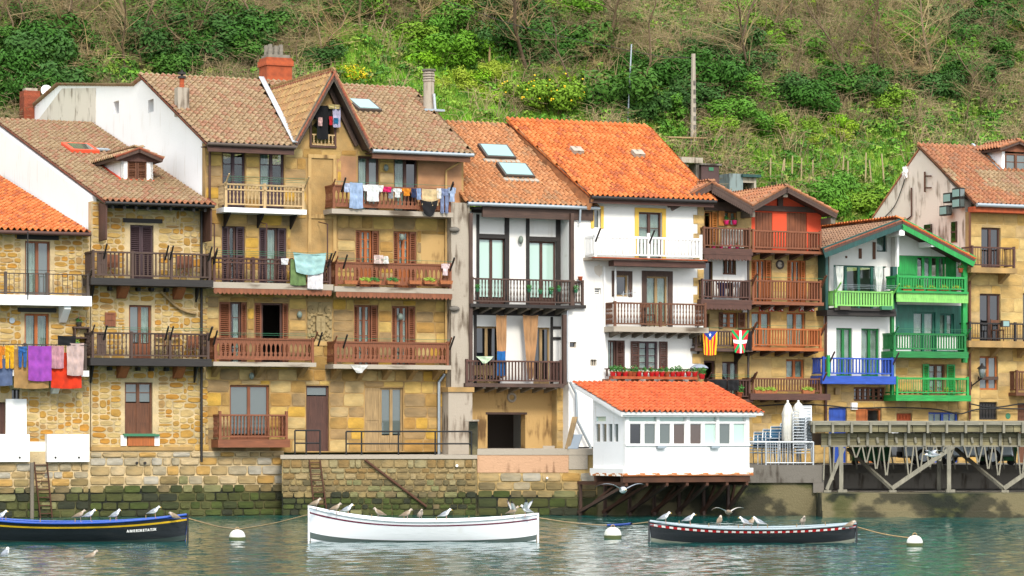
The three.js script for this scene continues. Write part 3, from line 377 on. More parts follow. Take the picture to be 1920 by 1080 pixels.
// ---------------------------------------------------------------- house C: big ochre ashlar house with the cross gable
{ const z = 0, W = [
    [417, 284, 460, 392, { name: 'door', f: 'purp', n: 2, t: 2, door: .35 }], [487, 286, 533, 392, { name: 'door', f: 'purp', n: 2, t: 2, door: .35, cur: [[0, .4]] }], [671, 293, 711, 398, { name: 'door', f: 'mar', n: 2, cur: [[.02, .45]], g: ['glass', 'glassS'] }], [739, 295, 783, 398, { name: 'door', f: 'mar', n: 2, cur: [[.02, .45]], g: ['glass', 'glassK'] }],
    [416, 424, 459, 533, { name: 'door', f: 'mar', n: 1, sl: .3, sr: .38, g: 'glass', sm: 'purp' }], [486, 427, 537, 533, { name: 'door', f: 'mar', n: 1, sl: .27, sr: .32, sm: 'purp', cur: 1 }], [667, 432, 711, 543, { name: 'door', f: 'orange', n: 2, t: 3, sl: .22, sr: .3, sm: 'red', cur: 1, door: .4 }], [738, 434, 781, 543, { name: 'door', f: 'orange', n: 2, t: 3, sl: .22, sr: .3, sm: 'red', cur: 1, door: .4 }],
    [411, 566, 463, 682, { name: 'door', f: 'mar', n: 1, t: 3, sl: .42, sr: .2, sm: 'red', cur: [[.4, 1]] }], [477, 568, 541, 682, { name: 'door', f: 'mar', n: 1, sl: .22, sr: .17, sm: 'red', open: 1 }], [664, 572, 709, 686, { name: 'door', f: 'red', n: 2, t: 3, sl: .18, sr: .3, sm: 'red', cur: 1 }], [735, 574, 779, 686, { name: 'door', f: 'red', n: 2, t: 3, sl: .18, sr: .3, sm: 'red', cur: 1 }],
    [431, 722, 505, 826, { name: 'door', f: 'red', n: 2, g: 'glassS', door: .1 }], [574, 723, 617, 846, { name: 'door', f: 'mar', n: 1, g: 'glassS', door: .84 }], [684, 727, 756, 846, { name: 'door', f: 'tan', n: 2, g: 'glassS', sl: .42, sm: 'tan', sk: 'panel', door: .25 }]];
  thing('ashlar_house', 'tall ochre stone house with cross gable, carved coat of arms and six balconies', 'house', [X(630, 850), Y(400, 850), 0]);
  const wg = pr([584, 196, 626, 268], 0); // opening in the cross gable
  const xa = X(627, 135, .75), yaF = Y(627, 135, .75), xgl = X(553, 265, .75), xgr = X(698, 281, .75), ygb = (Y(553, 265, .75) + Y(698, 281, .75)) / 2;
  const b = pr([385, 270, 869, 848], 0), yt = Y(627, 278, 0), P = [[b[0], b[2]], [b[1], b[2]], [b[1], yt], [xgr - .1, yt], [xa, yaF - .35], [xgl + .1, yt], [b[0], yt]];
  const wins = [...W], hs = W.map(w => pr(w, z)); const gw = ext(P, .35, [...hs.map(q => rect(q[0], q[1], Math.max(q[2], b[2] + .01), q[3])), rect(wg[0], wg[1], wg[2], wg[3])]); gw.translate(0, 0, -.35); const w = mesh('wall', gw, M.ochre);
  const xs = X(820, 600), avoid = [...hs.map(h => [h[0] - .02, h[1] + .02, h[2], h[3] + .02]), pr([574, 560, 624, 642], 0), pr([574, 300, 632, 556], 0), pr([775, 292, 869, 400], 0), pr([640, 292, 668, 350], 0), pr([790, 440, 869, 540], 0), pr([545, 410, 574, 540], 0)];
  stones(w, b[0] + .02, b[1] - .02, b[2], yt - .05, z, avoid, { kind: 'ash', h: [.36, .5], lw: [.42, .95], mat: PAL.ash, gap: .018, d: .02, max: 290 });
  { const q = pr([690, 350, 720, 372], 0), p1 = pr([632, 293, 668, 350], 0), p2 = pr([784, 292, 866, 400], 0), p3 = pr([786, 440, 866, 538], 0), p4 = pr([632, 556, 660, 690], 0); mesh('render_patch', bx(p1[0], p1[1], p1[2], p1[3], 0, .012), M.pinkpl); mesh('render_patch', [bx(p2[0], p2[1] - .02, p2[2], p2[3], 0, .012)], M.pinkpl); mesh('render_patch', [bx(p3[0], p3[1], p3[2], p3[3], 0, .011), ], M.ochreS); }
  for (const q of W) windowAt(q, z);
  // pilaster strips and panel between the two halves
  for (const [u0, u1, v0, v1] of [[577, 583, 290, 560], [624, 630, 290, 560], [577, 630, 290, 297], [577, 630, 402, 410], [572, 626, 640, 648]]) { const q = pr([u0, v0, u1, v1], 0); mesh('moulding', bx(q[0], q[1], q[2], q[3], -.01, .05 + (v1 - v0 < 20 ? .006 : 0)), M.ochreS); }
  { // coat of arms
    const q = pr([576, 566, 622, 640], 0), cx = (q[0] + q[1]) / 2, cy = (q[2] + q[3]) / 2, wd = q[1] - q[0], ht = q[3] - q[2], gs = [], sp = (x, y, r, sx = 1, sy = 1, sz = .6) => { const g = new THREE.SphereGeometry(1, 10, 7); g.scale(r * sx, r * sy, r * sz); g.translate(cx + x * wd, cy + y * ht, .05); gs.push(g); };
    const s = new THREE.Shape(); s.moveTo(-.17 * wd, .12 * ht); s.lineTo(.17 * wd, .12 * ht); s.lineTo(.17 * wd, -.2 * ht); s.quadraticCurveTo(.14 * wd, -.33 * ht, 0, -.36 * ht); s.quadraticCurveTo(-.14 * wd, -.33 * ht, -.17 * wd, -.2 * ht); const sg = new THREE.ExtrudeGeometry(s, { depth: .1, bevelSize: .02, bevelThickness: .03, bevelSegments: 2 }); sg.translate(cx, cy, .02); gs.push(sg.toNonIndexed());
    for (const sd of [-1, 1]) { for (let i = 0; i < 3; i++) { const tg = new THREE.TorusGeometry(.13 - .04 * i, .03, 6, 14); tg.translate(cx + sd * .34 * wd, cy + .3 * ht, .05 + .02 * i); gs.push(tg); } for (let i = 0; i < 9; i++) sp(sd * (.34 + .1 * Math.sin(i * 2.1)), .16 - i * .075, .075 - .002 * i, 1, 1.1); sp(sd * .2, .16, .07, 1.6, .6); }
    for (let i = 0; i < 6; i++) sp((i - 2.5) * .12, -.42 + .03 * Math.abs(i - 2.5), .07); sp(0, .3, .11, .8, 1.7); sp(0, .44, .08); sp(0, .2, .09, 1.6, .6);
    for (let i = 0; i < 2; i++) gs.push(bx(cx - .12 * wd, cx + .12 * wd, cy - .02 * ht - i * .13 * ht, cy - i * .13 * ht, .1, .16), bx(cx - .012, cx + .012, cy - .26 * ht, cy + .08 * ht, .1, .158)); gs.push(bx(q[0], q[1], q[2], q[3], 0, .03)); mesh('coat_of_arms', gs, M.carved); }
  // roofs
  const ze = .75, rg = grp('roof'), yL = Y(388, 268, ze), xL = X(388, 268, ze), xR = X(887, 289, ze), [zr, yr] = F.q(262, 140, xL); const y = (yL + Y(887, 289, ze)) / 2, L = Math.hypot(yr - y, ze - zr), Uv = V3(0, (yr - y) / L, (zr - ze) / L);
  const xr2 = x => x - xL, zv = L; const left = [[0, 0], [xgl - xL + .02, 0], [xa - xL - .05, L], [0, L]], right = [[xgr - xL - .05, 0], [xR - xL, 0], [xR - xL + .85, L], [xa - xL + .05, L]];
  const sk = [X(660, 200, -2), 0]; const r = { xl: xL, y, ze, Uv, N: V3(0, -Uv.z, Uv.y) };
  const rp = roofPlane(rg, V3(xL, y, ze), V3(1, 0, 0), Uv, left, TP.brown, { max: 150 }); roofPlane(rg, V3(xL, y, ze), V3(1, 0, 0), Uv, right, TP.brown, { max: 150 });
  caps(rg, [xL, yr + .03, zr], [xa - .2, yr + .03, zr], TP.capR); caps(rg, [xa + .2, yr + .03, zr], [xR + .85, yr + .03, zr], TP.capR); caps(rg, [xL, y + .05, ze], [xL, yr + .05, zr], TP.capR, .11, .38, 'verge_tile'); { const e = rp.at(xR - xL, 0, .03), f = rp.at(xR - xL + .85, L, .03); caps(rg, [e.x, e.y, e.z], [f.x, f.y, f.z], TP.brown, .11, .38, 'verge_tile'); }
  mesh('back_slope', extX([[zr, yr], [zr - 6, yr - 1.6], [zr - 6, yr - 1.75], [zr, yr - .15]], b[0] + 6.4, xR - b[0] - 6.4), TP.brown[0], rg);
  { // cross gable roof
    const g = grp('gable_roof'), ov = .75, yb = ygb, top = yaF; for (const s of [-1, 1]) { const ex = s < 0 ? xgl : xgr, Lg = Math.hypot(xa - ex, top - yb), U = V3((xa - ex) / Lg, (top - yb) / Lg, 0), A = V3(0, 0, s < 0 ? 1 : -1), D = ov - zr; const poly = s < 0 ? [[D - 1.1, 0], [D, 0], [D, Lg], [0, Lg]] : [[0, 0], [1.1, 0], [D, Lg], [0, Lg]]; roofPlane(g, V3(ex, yb, s < 0 ? zr : ov), A, U, poly, TP.gold, { l: .36, w: .24, max: 120 });
      caps(g, [ex, yb + .04, ov - .05], [xa, top + .04, ov - .05], TP.capR, .1, .34, 'verge_tile'); mesh('barge_board', beam([ex, yb - .08, ov - .06], [xa, top - .1, ov - .06], .06, .2), M.greyw, g); mesh('rafter', beam([ex + (s < 0 ? .35 : -.35), yb + .1, .1], [xa, top - .42, .1], .12, .16), M.dkwood, g); }
    caps(g, [xa, top + .05, zr], [xa, top + .05, ov], TP.capR, .12); const vb = rp.at(xgl - xL, 0, .17), vt = rp.at(xa - xL, L, .17); mesh('flashing', beam([vb.x - .02, vb.y, vb.z], [vt.x, vt.y, vt.z], .2, .03), M.steel, g); }
  { const q = wg, g = grp('loggia'); mesh('frame', [bx(q[0] - .08, q[0], q[2] - .1, q[3], -.02, .05), bx(q[1], q[1] + .08, q[2] - .1, q[3], -.02, .05), bx(q[0] - .08, q[1] + .08, q[2] - .18, q[2] - .1, -.02, .08)], M.mar, g); for (let i = 0; i < 6; i++) { const x = q[0] + (q[1] - q[0]) * (i + .5) / 6; piece('baluster', BG.turn, M.cream, g, x, q[2] - .06, .05, 1.3, .32, 1.3); } mesh('handrail', bx(q[0], q[1], q[2] + .26, q[2] + .31, .01, .09), M.cream, g); mesh('bottom_rail', bx(q[0], q[1], q[2] - .1, q[2] - .06, .01, .09), M.cream, g); }
  { const e = []; mesh('fascia', bxg(xL + .05, xgl - .02, y - .3, y - .08, ze - .12, ze - .02), M.mar); mesh('fascia', bxg(xgr + .02, xR - .1, y - .3, y - .08, ze - .12, ze - .02), M.brown); mesh('soffit', [bxg(xL + .05, xgl, y - .1, y - .07, -.05, ze - .12), bxg(xgr, xR - .1, y - .1, y - .07, -.05, ze - .12)], M.mar); gutter(rg, [xL, y - .04, ze + .05], [xgl, y - .04, ze + .05], 'ironB'); gutter(rg, [xgr, y - .04, ze + .05], [xR, y - .04, ze + .05], 'zinc'); }
  // white gable end on the left, running far back with a lower rear part
  const xw = b[0], qz = (u, v) => F.q(u, v, xw), z2 = qz(250, 158), z3 = qz(110, 157), z4 = qz(45, 213), prof = [[-.36, b[2]], [z4[0], b[2]], [z4[0], z4[1]], [z3[0], z3[1]], [z2[0], z2[1]], [zr, yr - .14], [-.36, y + .18]];
  const sh = (u0, v0, u1, v1) => { const a = qz(u0, v1), c = qz(u1, v0); return [[a[0], a[1]], [c[0], a[1]], [c[0], c[1]], [a[0], c[1]]]; };
  mesh('side_wall', extX(prof, xw, .3, [sh(213, 188, 223, 215), sh(278, 185, 288, 212), sh(133, 202, 142, 222), sh(78, 213, 88, 226)]), M.whitew); mesh('weathered_plaster', extX([[z3[0] + .5, z3[1] - .25], [qz(180, 160)[0], qz(180, 160)[1] - .1], qz(180, 230), [z4[0] + 2, qz(80, 225)[1]]], xw - .012, .012), M.stainw);
  caps(rg, [xw, z3[1] + .04, z3[0]], [xw, z2[1] + .04, z2[0]], TP.brown, .12, .38, 'coping_tile'); caps(rg, [xw, z4[1] + .04, z4[0]], [xw, z3[1] + .04, z3[0]], TP.brown, .12, .38, 'coping_tile'); caps(rg, [xw, z2[1] + .04, z2[0]], [xw, yr + .04, zr], TP.brown, .12, .38, 'coping_tile');
  mesh('rear_roof', extX([[zr, yr - .1], [z2[0], z2[1]], [z3[0], z3[1]], [z4[0], z4[1]], [z4[0], z4[1] - .2], [z3[0], z3[1] - .2], [z2[0], z2[1] - .2], [zr, yr - .3]], xw + .3, 6), TP.brown[2], rg);
  mesh('side_wall', extX([[-.36, b[2]], [-8, b[2]], [-8, y], [zr, yr - .8], [-.36, y - .1]], b[1] - .3, .3), M.ochreS); mesh('back_wall', bx(xw + .3, b[1], b[2], y, z4[0], z4[0] + .3), M.whitew);
  { const fl = []; for (const v of [399, 540, 686]) { const yy = Y(630, v); fl.push(bx(b[0] + .3, b[1] - .3, yy - .12, yy, -4.2, -.36)); } fl.push(bx(b[0] + .3, b[1] - .3, b[2], y - .2, -4.4, -4.21)); for (const u of [473, 600, 725]) fl.push(bx(X(u, 500) - .05, X(u, 500) + .05, b[2], y - .2, -4.2, -.36)); mesh('room', fl, M.interior); }
  // balconies
  balcony(422, 571, 346, 391, 400, z, .8, { m: 'cream', st: 'turn', sl: 'wpaint', sp: .14, posts: 3, mid: .72, gap: .1, br: 3, bm: 'iron', bh: .5, bw: .03, lines: 3 });
  balcony(624, 846, 350, 395, 404, z, .8, { m: 'red', st: 'cut', sl: 'conc', sp: .16, posts: 2, sticks: [642, 843], lines: 1 });
  balcony(400, 621, 485, 531, 542, z, .8, { m: 'mar', st: 'turn', sl: 'conc', sp: .15, posts: 4, mid: .78, val: 'red', lines: 3, sticks: [402, 616] });
  balcony(629, 847, 493, 539, 549, z, .8, { m: 'red', st: 'cut', sl: 'conc', sp: .17, posts: 2, val: 'red', sticks: [645, 845], lines: 1 });
  balcony(402, 589, 634, 679, 687, z, .8, { m: 'red', st: 'cut', sl: 'conc', sp: .17, posts: 2, sticks: [402, 598], lines: 2, br: 3, bm: 'ochre', bh: .4 });
  balcony(627, 842, 641, 684, 692, z, .8, { m: 'red', st: 'cut', sl: 'conc', sp: .17, posts: 2, sticks: [645, 845], lines: 1, br: 5, bm: 'ochre', bh: .4 });
  balcony(411, 540, 777, 824, 839, z, .7, { m: 'red', st: 'turn', sl: 'red', sp: .13, posts: 2, ph: .12 });
  for (const u of [402, 500, 614]) { const x = X(u, 440, .75); mesh('line_post', [bar([x, Y(u, 532, .75), .75], [x, Y(u, 420, .75), .75], .025), bar([x, Y(u, 420, .75), .75], [x - .1, Y(u, 414, .75), .1], .02)], M.mar); }
  // drain pipes
  const px = X(836, 300, .1); mesh('downpipe', [bar([px, Y(836, 700, .12), .12], [px, Y(836, 320, .12), .12], .045, 8), bar([px, Y(836, 320, .12), .12], [xR - .1, y - .05, ze], .045, 8)], M.ochreS); const p2 = X(823, 700, .15); mesh('downpipe', [bar([p2, Y(823, 852, .15), .15], [p2, Y(823, 716, .15), .15], .06, 8), bar([p2, Y(823, 716, .15), .15], [p2 + .25, Y(823, 702, .15), .1], .06, 8)], M.zinc);
  const p3 = X(393, 300, .1); mesh('downpipe', [bar([p3, Y(393, 380, .12), .12], [p3, Y(393, 284, .12), .12], .045, 8), bar([p3, Y(393, 284, .12), .12], [xL + .45, y - .05, ze], .045, 8)], M.mar);
  for (const [u, v] of [[752, 445], [749, 594], [722, 315], [470, 705], [560, 590]]) { const q = F.p(u, v, 0); const s = new THREE.SphereGeometry(.1, 10, 8); s.scale(1, 1.3, .8); s.translate(q[0], q[1], .1); mesh('wall_lamp', s, M.lampg); }
  // chimneys and roof lights
  const rx = (u, v) => { const d = F.ray(u, v), o = V3(F.cx, CAMH, F.cz), e = V3(xL, y, ze), dd = V3(...d), t = e.clone().sub(o).dot(r.N) / dd.dot(r.N); return o.addScaledVector(dd, t); };
  { const g = grp('chimney'), p = rx(341, 203), yt2 = Y(341, 165, p.z); mesh('stack', bx(p.x - .22, p.x + .22, p.y - .3, yt2, p.z - .2, p.z + .2), M.conc, g); mesh('flue', [bar([p.x, yt2, p.z], [p.x, yt2 + .35, p.z], .09, 10)], M.terra, g); mesh('cowl', [bar([p.x, yt2 + .35, p.z], [p.x, yt2 + .43, p.z], .15, 10), bar([p.x, yt2 + .5, p.z], [p.x, yt2 + .58, p.z], .15, 10), bar([p.x, yt2 + .43, p.z], [p.x, yt2 + .66, p.z], .05, 8)], M.iron, g); }
  { const g = grp('chimney'), zc = zr - .9, q = pr([492, 110, 543, 165], zc); mesh('stack', [bx(q[0] + .05, q[1] - .05, q[2] - .6, q[3] - .3, zc - .5, zc + .4), bx(q[0], q[1], q[3] - .32, q[3] - .1, zc - .55, zc + .45), bx(q[0] + .04, q[1] - .04, q[3] - .1, q[3], zc - .5, zc + .4)], M.terra, g); const cm = mk('#8d867c', { map: TX.mott2 }); mesh('cap', bx(q[0] + .12, q[1] - .12, q[3], q[3] + .12, zc - .45, zc + .35), cm, g); for (let i = 0; i < 3; i++) for (const e of [-.25, .2]) mesh('chimney_pot', bar([q[0] + .25 + .22 * i, q[3] + .1, zc + e], [q[0] + .25 + .22 * i, q[3] + .52 - .05 * (i % 2), zc + e], .09, 8), cm, g); }
  { const g = grp('chimney'), p = rx(804, 206), yt2 = Y(804, 152, p.z); mesh('stack', bar([p.x, p.y - .3, p.z], [p.x, yt2, p.z], .21, 14), M.conc, g); for (let i = 0; i < 4; i++) mesh('ring', bar([p.x, yt2 - .02 + i * .1, p.z], [p.x, yt2 + .05 + i * .1, p.z], .24 - .02 * (i % 2), 14), M.conc, g); mesh('cap', bar([p.x, yt2 + .38, p.z], [p.x, yt2 + .45, p.z], .27, 14), M.concD, g); mesh('flue', bar([p.x + .16, p.y - .1, p.z + .25], [p.x + .1, p.y + .6, p.z + .25], .06, 8), M.steel, g); mesh('flashing', bx(p.x - .35, p.x + .5, p.y - .08, p.y - .0, p.z - .3, p.z + .4), M.zinc, g); }
  { const g = grp('skylight'), p = rx(682, 203); const k = (nm, geo, m, dy) => { geo.translate(0, dy, 0); geo.applyQuaternion(rp.q); geo.translate(p.x, p.y, p.z); mesh(nm, geo, m, g); }; k('frame', new THREE.BoxGeometry(.95, .16, 1.35), M.ironB, .1); k('pane', new THREE.BoxGeometry(.78, .04, 1.15), M.skyl, .18); }
}
const planeOf = (uL, vL, uR, vR, ze, ur, vr) => { const y = (Y(uL, vL, ze) + Y(uR, vR, ze)) / 2, xl = X(uL, vL, ze), xr = X(uR, vR, ze), [zr, yr] = F.q(ur, vr, xr), L = Math.hypot(yr - y, ze - zr), Uv = V3(0, (yr - y) / L, (zr - ze) / L); return { xl, xr, y, ze, zr, yr, L, Uv, N: V3(0, -Uv.z, Uv.y) }; };
const EP = planeOf(1108, 367, 1342, 376, .95, 1218, 240), EC = onRoof(EP, 957, 232), EK = V3(EP.xl + EC[0], EP.y + EP.Uv.y * EP.L, EP.zr);   // upper left corner of the orange roof
// ---------------------------------------------------------------- house D: narrow timber framed house
{ const z = -.35, xL = X(876, 600, z), xR = X(1092, 600, z), yB = Y(980, 842, z); thing('timber_house', 'narrow white timber framed house with dark beams and tan curtains', 'house', [(xL + xR) / 2, yB, z]);
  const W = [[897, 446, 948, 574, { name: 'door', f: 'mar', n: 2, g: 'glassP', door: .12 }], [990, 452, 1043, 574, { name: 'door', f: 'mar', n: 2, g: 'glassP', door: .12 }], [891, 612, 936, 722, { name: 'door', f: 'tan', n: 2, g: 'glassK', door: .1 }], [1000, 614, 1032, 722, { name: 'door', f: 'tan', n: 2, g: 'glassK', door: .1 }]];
  const yF = Y(980, 726, z), yt = Y(980, 400, z);
  const [w, b, hs] = wall(880, 398, 1092, 726, z, M.white, W, .3); for (const q of W) windowAt(q, z);
  // dark timber frame
  for (const [u0, v0, u1, v1] of [[893, 402, 898, 575], [946, 405, 954, 575], [986, 408, 992, 575], [1042, 412, 1050, 575], [896, 439, 950, 447], [988, 444, 1048, 452], [884, 392, 1075, 402], [1060, 405, 1068, 575], [888, 590, 893, 724], [934, 590, 937, 724], [1032, 594, 1036, 724], [884, 578, 1064, 592], [1036, 612, 1060, 617], [1036, 632, 1060, 637]]) { const q = pr([u0, v0, u1, v1], z); mesh('timber', (u1 - u0 > v1 - v0 ? bxg : bx)(q[0], q[1], q[2], q[3], z - .02, z + .05 + (u1 - u0 > v1 - v0 ? .006 : 0)), M.blackw); }
  // lower storey set in ochre render with the dark gateway
  const G = [[914, 776, 985, 842, {}]], [w2, b2] = wall(868, 726, 1050, 846, z - .25, M.ochreS, G, .4, null, 'lower_wall'); { const q = pr([1044, 728, 1080, 846], z + .2), sw = mesh('stone_pier', bx(q[0], q[1], q[2], q[3], z - .6, z + .2), M.mortarY); stones(sw, q[0], q[1], q[2], q[3], z + .2, [], { kind: 'ash', mat: PAL.ashY, d: .02 }); const f = pr([911, 773, 988, 777], z - .24); mesh('lintel', bxg(f[0], f[1], f[2], f[3], z - .3, z - .22), M.dkwood); }
  { const q = F.p(960, 745, z - .2); const t = new THREE.TorusGeometry(.15, .05, 8, 18); t.translate(q[0], q[1], z - .22); mesh('round_vent', t, M.conc); }
  // grey pillar wall on the left with projecting stones
  { const q = pr([846, 380, 884, 734], .5), k = pr([846, 734, 872, 852], .6); mesh('pillar', bx(q[0], q[0] + .75, q[2], q[3], -.5, .5), M.conc); mesh('pillar_foot', bx(k[0] - .12, k[0] + .85, k[2], k[3], -.5, .62), M.conc); mesh('pillar_cap', bx(k[0] - .16, k[0] + .9, k[3] - .02, k[3] + .16, -.5, .68), M.ochre); for (const v of [431, 579]) { const y = Y(858, v, .5); const s = new THREE.IcosahedronGeometry(.14, 1); s.scale(1.6, .8, 1); s.translate(q[0] + .1, y, .55); mesh('corbel', s, M.concD); } }
  const r = mainRoof(876, 384, 1123, 383, .55, 960, 235, TP.mixed, { back: 3, zy: [EK.z - .1, EK.y - .12], poly: (w, L, xl) => [[0, 0], [w, 0], [w, .35], [EP.xl - xl - .02, .5], [EK.x - xl, L], [-2.2, L], [-2.2, 3], [0, 1.5]] });
  // roof runs on to the left behind its neighbour
  caps(r.g, [r.xl - 2.2, r.yr + .03, r.zr], [EK.x, r.yr + .03, r.zr], TP.brown); caps(r.g, [r.xl, r.y + .05, .55], [r.xl, r.y + .05 + r.Uv.y * 1.5, .55 + r.Uv.z * 1.5], TP.mixed, .11, .38, 'verge_tile');
  shell(xL, xR, yB, yt, z, 9, M.conc, { zr: r.zr, yr: r.yr - .3, floors: [Y(980, 578), Y(980, 726)] });
  gutter(r.g, [r.xl, r.y - .06, .6], [r.xr, r.y - .06, .6], 'zinc', .075); { const q = pr([905, 387, 1113, 410], .45); mesh('eave_board', bxg(q[0], q[1], q[2], q[3], .35, .45), M.dkwood); const s = pr([885, 395, 1100, 400], .2); mesh('soffit', bxg(s[0], s[1], r.y - .2, r.y - .14, z, .4), M.blackw); const d = X(1086, 400, .5); mesh('downpipe', bar([d, r.y - .1, .6], [d, Y(1086, 418, .5), .55], .045, 8), M.zinc); }
  for (const [u, v] of [[930, 290], [965, 325]]) { const g = grp('skylight'), c = onRoof(r, u, v), p = r.at(c[0], c[1], 0), k = (nm, geo, m, dy) => { geo.translate(0, dy, 0); geo.applyQuaternion(r.q); geo.translate(p.x, p.y, p.z); mesh(nm, geo, m, g); }; k('frame', new THREE.BoxGeometry(1.25, .18, 1.0), M.ironB, .1); k('pane', new THREE.BoxGeometry(1.1, .04, .86), M.skyl, .19); k('flashing', new THREE.BoxGeometry(1.5, .06, .22).translate(0, 0, .6), M.conc, .06); }
  const b1 = balcony(884, 1074, 523, 571, 577, z, .95, { m: 'dkwood', st: 'turn', sl: 'blackw', sp: .13, posts: 2, br: 8, bm: 'greyw', bh: .22, bw: .07, bl: 1 }); const bs = balcony(1074, 1095, 527, 572, 578, z, .8, { m: 'dkwood', st: 'turn', sl: 'blackw', sp: .13 });
  balcony(874, 1054, 676, 719, 726, z, .95, { m: 'mar', st: 'bar', sl: 'dkwood', sp: .13, posts: 2, br: 8, bm: 'greyw', bh: .2, bw: .06, bl: 1 });
  for (const [u, v0, v1] of [[1072, 400, 578], [1058, 590, 722], [882, 400, 726]]) { const x = X(u, v0, .5); mesh('corner_post', bx(x - .07, x + .07, Y(u, v1, .5), Y(u, v0, .5), .42, .56), M.dkwood); }
  { const d = X(1064, 650, .3); mesh('downpipe', [bar([d, Y(1064, 716, .3), .3], [d, Y(1064, 582, .3), .3], .05, 8)], M.steel); }
  const gl = F.p(974, 450, z); mesh('wall_lamp', new THREE.SphereGeometry(.1, 8, 6).scale(1, 1.6, 1).translate(gl[0], gl[1], z + .12), M.lampg);
}
// ---------------------------------------------------------------- house E: white house, orange roof
const quoins = (u0, u1, v0, v1, z, right = true) => { const q = pr([u0, v0, u1, v1], z), n = Math.round((q[3] - q[2]) / .36); for (let i = 0; i < n; i++) { const wd = (q[1] - q[0]) * (i % 2 ? .6 : 1), a = right ? q[1] - wd : q[0], h = (q[3] - q[2]) / n; mesh('quoin', bx(a, a + wd, q[2] + i * h + .006, q[2] + (i + 1) * h - .006, z - .02, z + .03), PAL.ashY()); } };
{ const z = .35, xL = X(1066, 600, z), xR = X(1319, 600, z), yB = YST - .3; thing('white_house', 'white plastered house with bright orange tiled roof and white balcony', 'house', [(xL + xR) / 2, yB, z]);
  const W = [[1197, 398, 1241, 486, { name: 'door', f: 'mar', n: 2, t: 2, cur: 1, sur: .16, sum: 'yellowp' }], [1113, 392, 1126, 428, { f: 'wpaint', n: 1, g: 'glassS', sur: .12, sum: 'yellowp' }], [1154, 516, 1178, 556, { f: 'tan', n: 1, g: 'glassK', sur: .16, sum: 'dkwood' }], [1212, 518, 1252, 612, { name: 'door', f: 'tan', n: 2, cur: 1, sur: .2, sum: 'dkwood', door: .1 }], [1140, 638, 1172, 693, { f: 'mar', n: 1, v: 1, cur: 1, sr: .5, sm: 'mar' }], [1198, 640, 1234, 693, { f: 'purp', n: 2, t: 3, cur: 1, ol: .45, or: .45, sm: 'mar' }], [1115, 540, 1127, 552, { f: 'wpaint', n: 1, t: 2, g: 'glassK' }], [1068, 641, 1081, 652, { f: 'conc', n: 1, g: 'glassK' }], [1107, 674, 1119, 686, { f: 'conc', n: 3, g: 'glassS' }]];
  const [w, b, hs] = wall(1066, 366, 1319, 838, z, M.white, W, .35, [[xL, Y(1066, 838, z)], [xR, Y(1319, 838, z)], [xR, Y(1200, 366, z)], [X(1098, 400, z), Y(1200, 366, z)], [X(1098, 400, z), Y(1098, 392, z)], [xL, Y(1066, 392, z)]]); for (const q of W) windowAt(q, z);
  { const s = pr([1098, 490, 1146, 560], z), q = pr([1105, 500, 1140, 545], z); const pts = []; for (let i = 0; i < 18; i++) { const a = i / 18 * 6.283, k = .5 * (1 + .4 * (R() - .5)); pts.push([(q[0] + q[1]) / 2 + .75 * (q[1] - q[0]) * k * Math.cos(a) * .6, q[3] - .15 + (q[3] - q[2]) * k * Math.sin(a) * .5]); } mesh('peeled_plaster', ext(pts, .006).translate(0, 0, z), M.stainw); }
  const r = mainRoof(1108, 367, 1342, 376, .95, 1218, 240, TP.orange, { back: 4, poly: (w, L) => [[0, 0], [w, 0], [w, L], [EC[0], L]] });
  caps(r.g, [EK.x, r.yr + .03, r.zr], [r.xr, r.yr + .03, r.zr], TP.orange); caps(r.g, [r.xl, r.y + .05, .95], [EK.x, r.yr + .05, r.zr], TP.orange, .12, .36, 'verge_tile'); caps(r.g, [r.xr, r.y + .03, .95], [r.xr, r.yr + .03, r.zr], TP.orange, .09, .36, 'verge_tile');
  mesh('verge_wall', beam([EP.xl + .06, EP.y - .3, .85], [EK.x + .06, EK.y - .25, EK.z], .1, .5), TP.mixed[0]);
  shell(xL, xR, yB, b[3], z, 9, M.white, { left: [[-.0, yB], [-8.65, yB], [-8.65, 9], [EK.z, EK.y - .8], [0, 11.4]], zr: r.zr, yr: r.yr - .25, dy: .1, floors: [Y(1200, 490), Y(1200, 614), Y(1200, 720)] });
  gutter(r.g, [r.xl, r.y - .06, 1.0], [r.xr, r.y - .06, 1.0], 'iron', .07); mesh('fascia', bxg(r.xl, r.xr - .05, r.y - .26, r.y - .1, .8, .9), M.mar); mesh('soffit', bxg(r.xl, r.xr - .05, r.y - .13, r.y - .1, z, .8), M.mar);
  for (const [u, v] of [[1080, 287], [1195, 293]]) { const c = onRoof(r, u, v), p = r.at(c[0], c[1], 0), geo = new THREE.BoxGeometry(.45, .16, .4); geo.translate(0, .12, 0); geo.applyQuaternion(r.q); geo.translate(p.x, p.y, p.z); mesh('roof_vent', geo, M.conc); }
  balcony(1115, 1317, 444, 484, 489, z, .85, { m: 'wpaint', st: 'wide', sl: 'conc', sp: .15, posts: 3, ph: .14, rt: .08, sticks: [1118, 1219] }); { const q = pr([1110, 486, 1322, 500], z + .8); mesh('tile_ledge', [beam([q[0], q[3], z + .9], [q[1], q[3], z + .9], .25, .04)], M.terra); mesh('ledge_board', bxg(q[0] + .9, q[1], q[2], q[3] - .04, z + .4, z + .85), M.mar); }
  balcony(1152, 1325, 568, 613, 623, z, .85, { m: 'brown', st: 'turn', sl: 'conc', sp: .13, posts: 3, br: 8, bm: 'greyw', bh: .2, bw: .06, bl: 1 });
  quoins(1300, 1319, 368, 490, z); quoins(1300, 1319, 505, 568, z); quoins(1298, 1319, 625, 720, z);
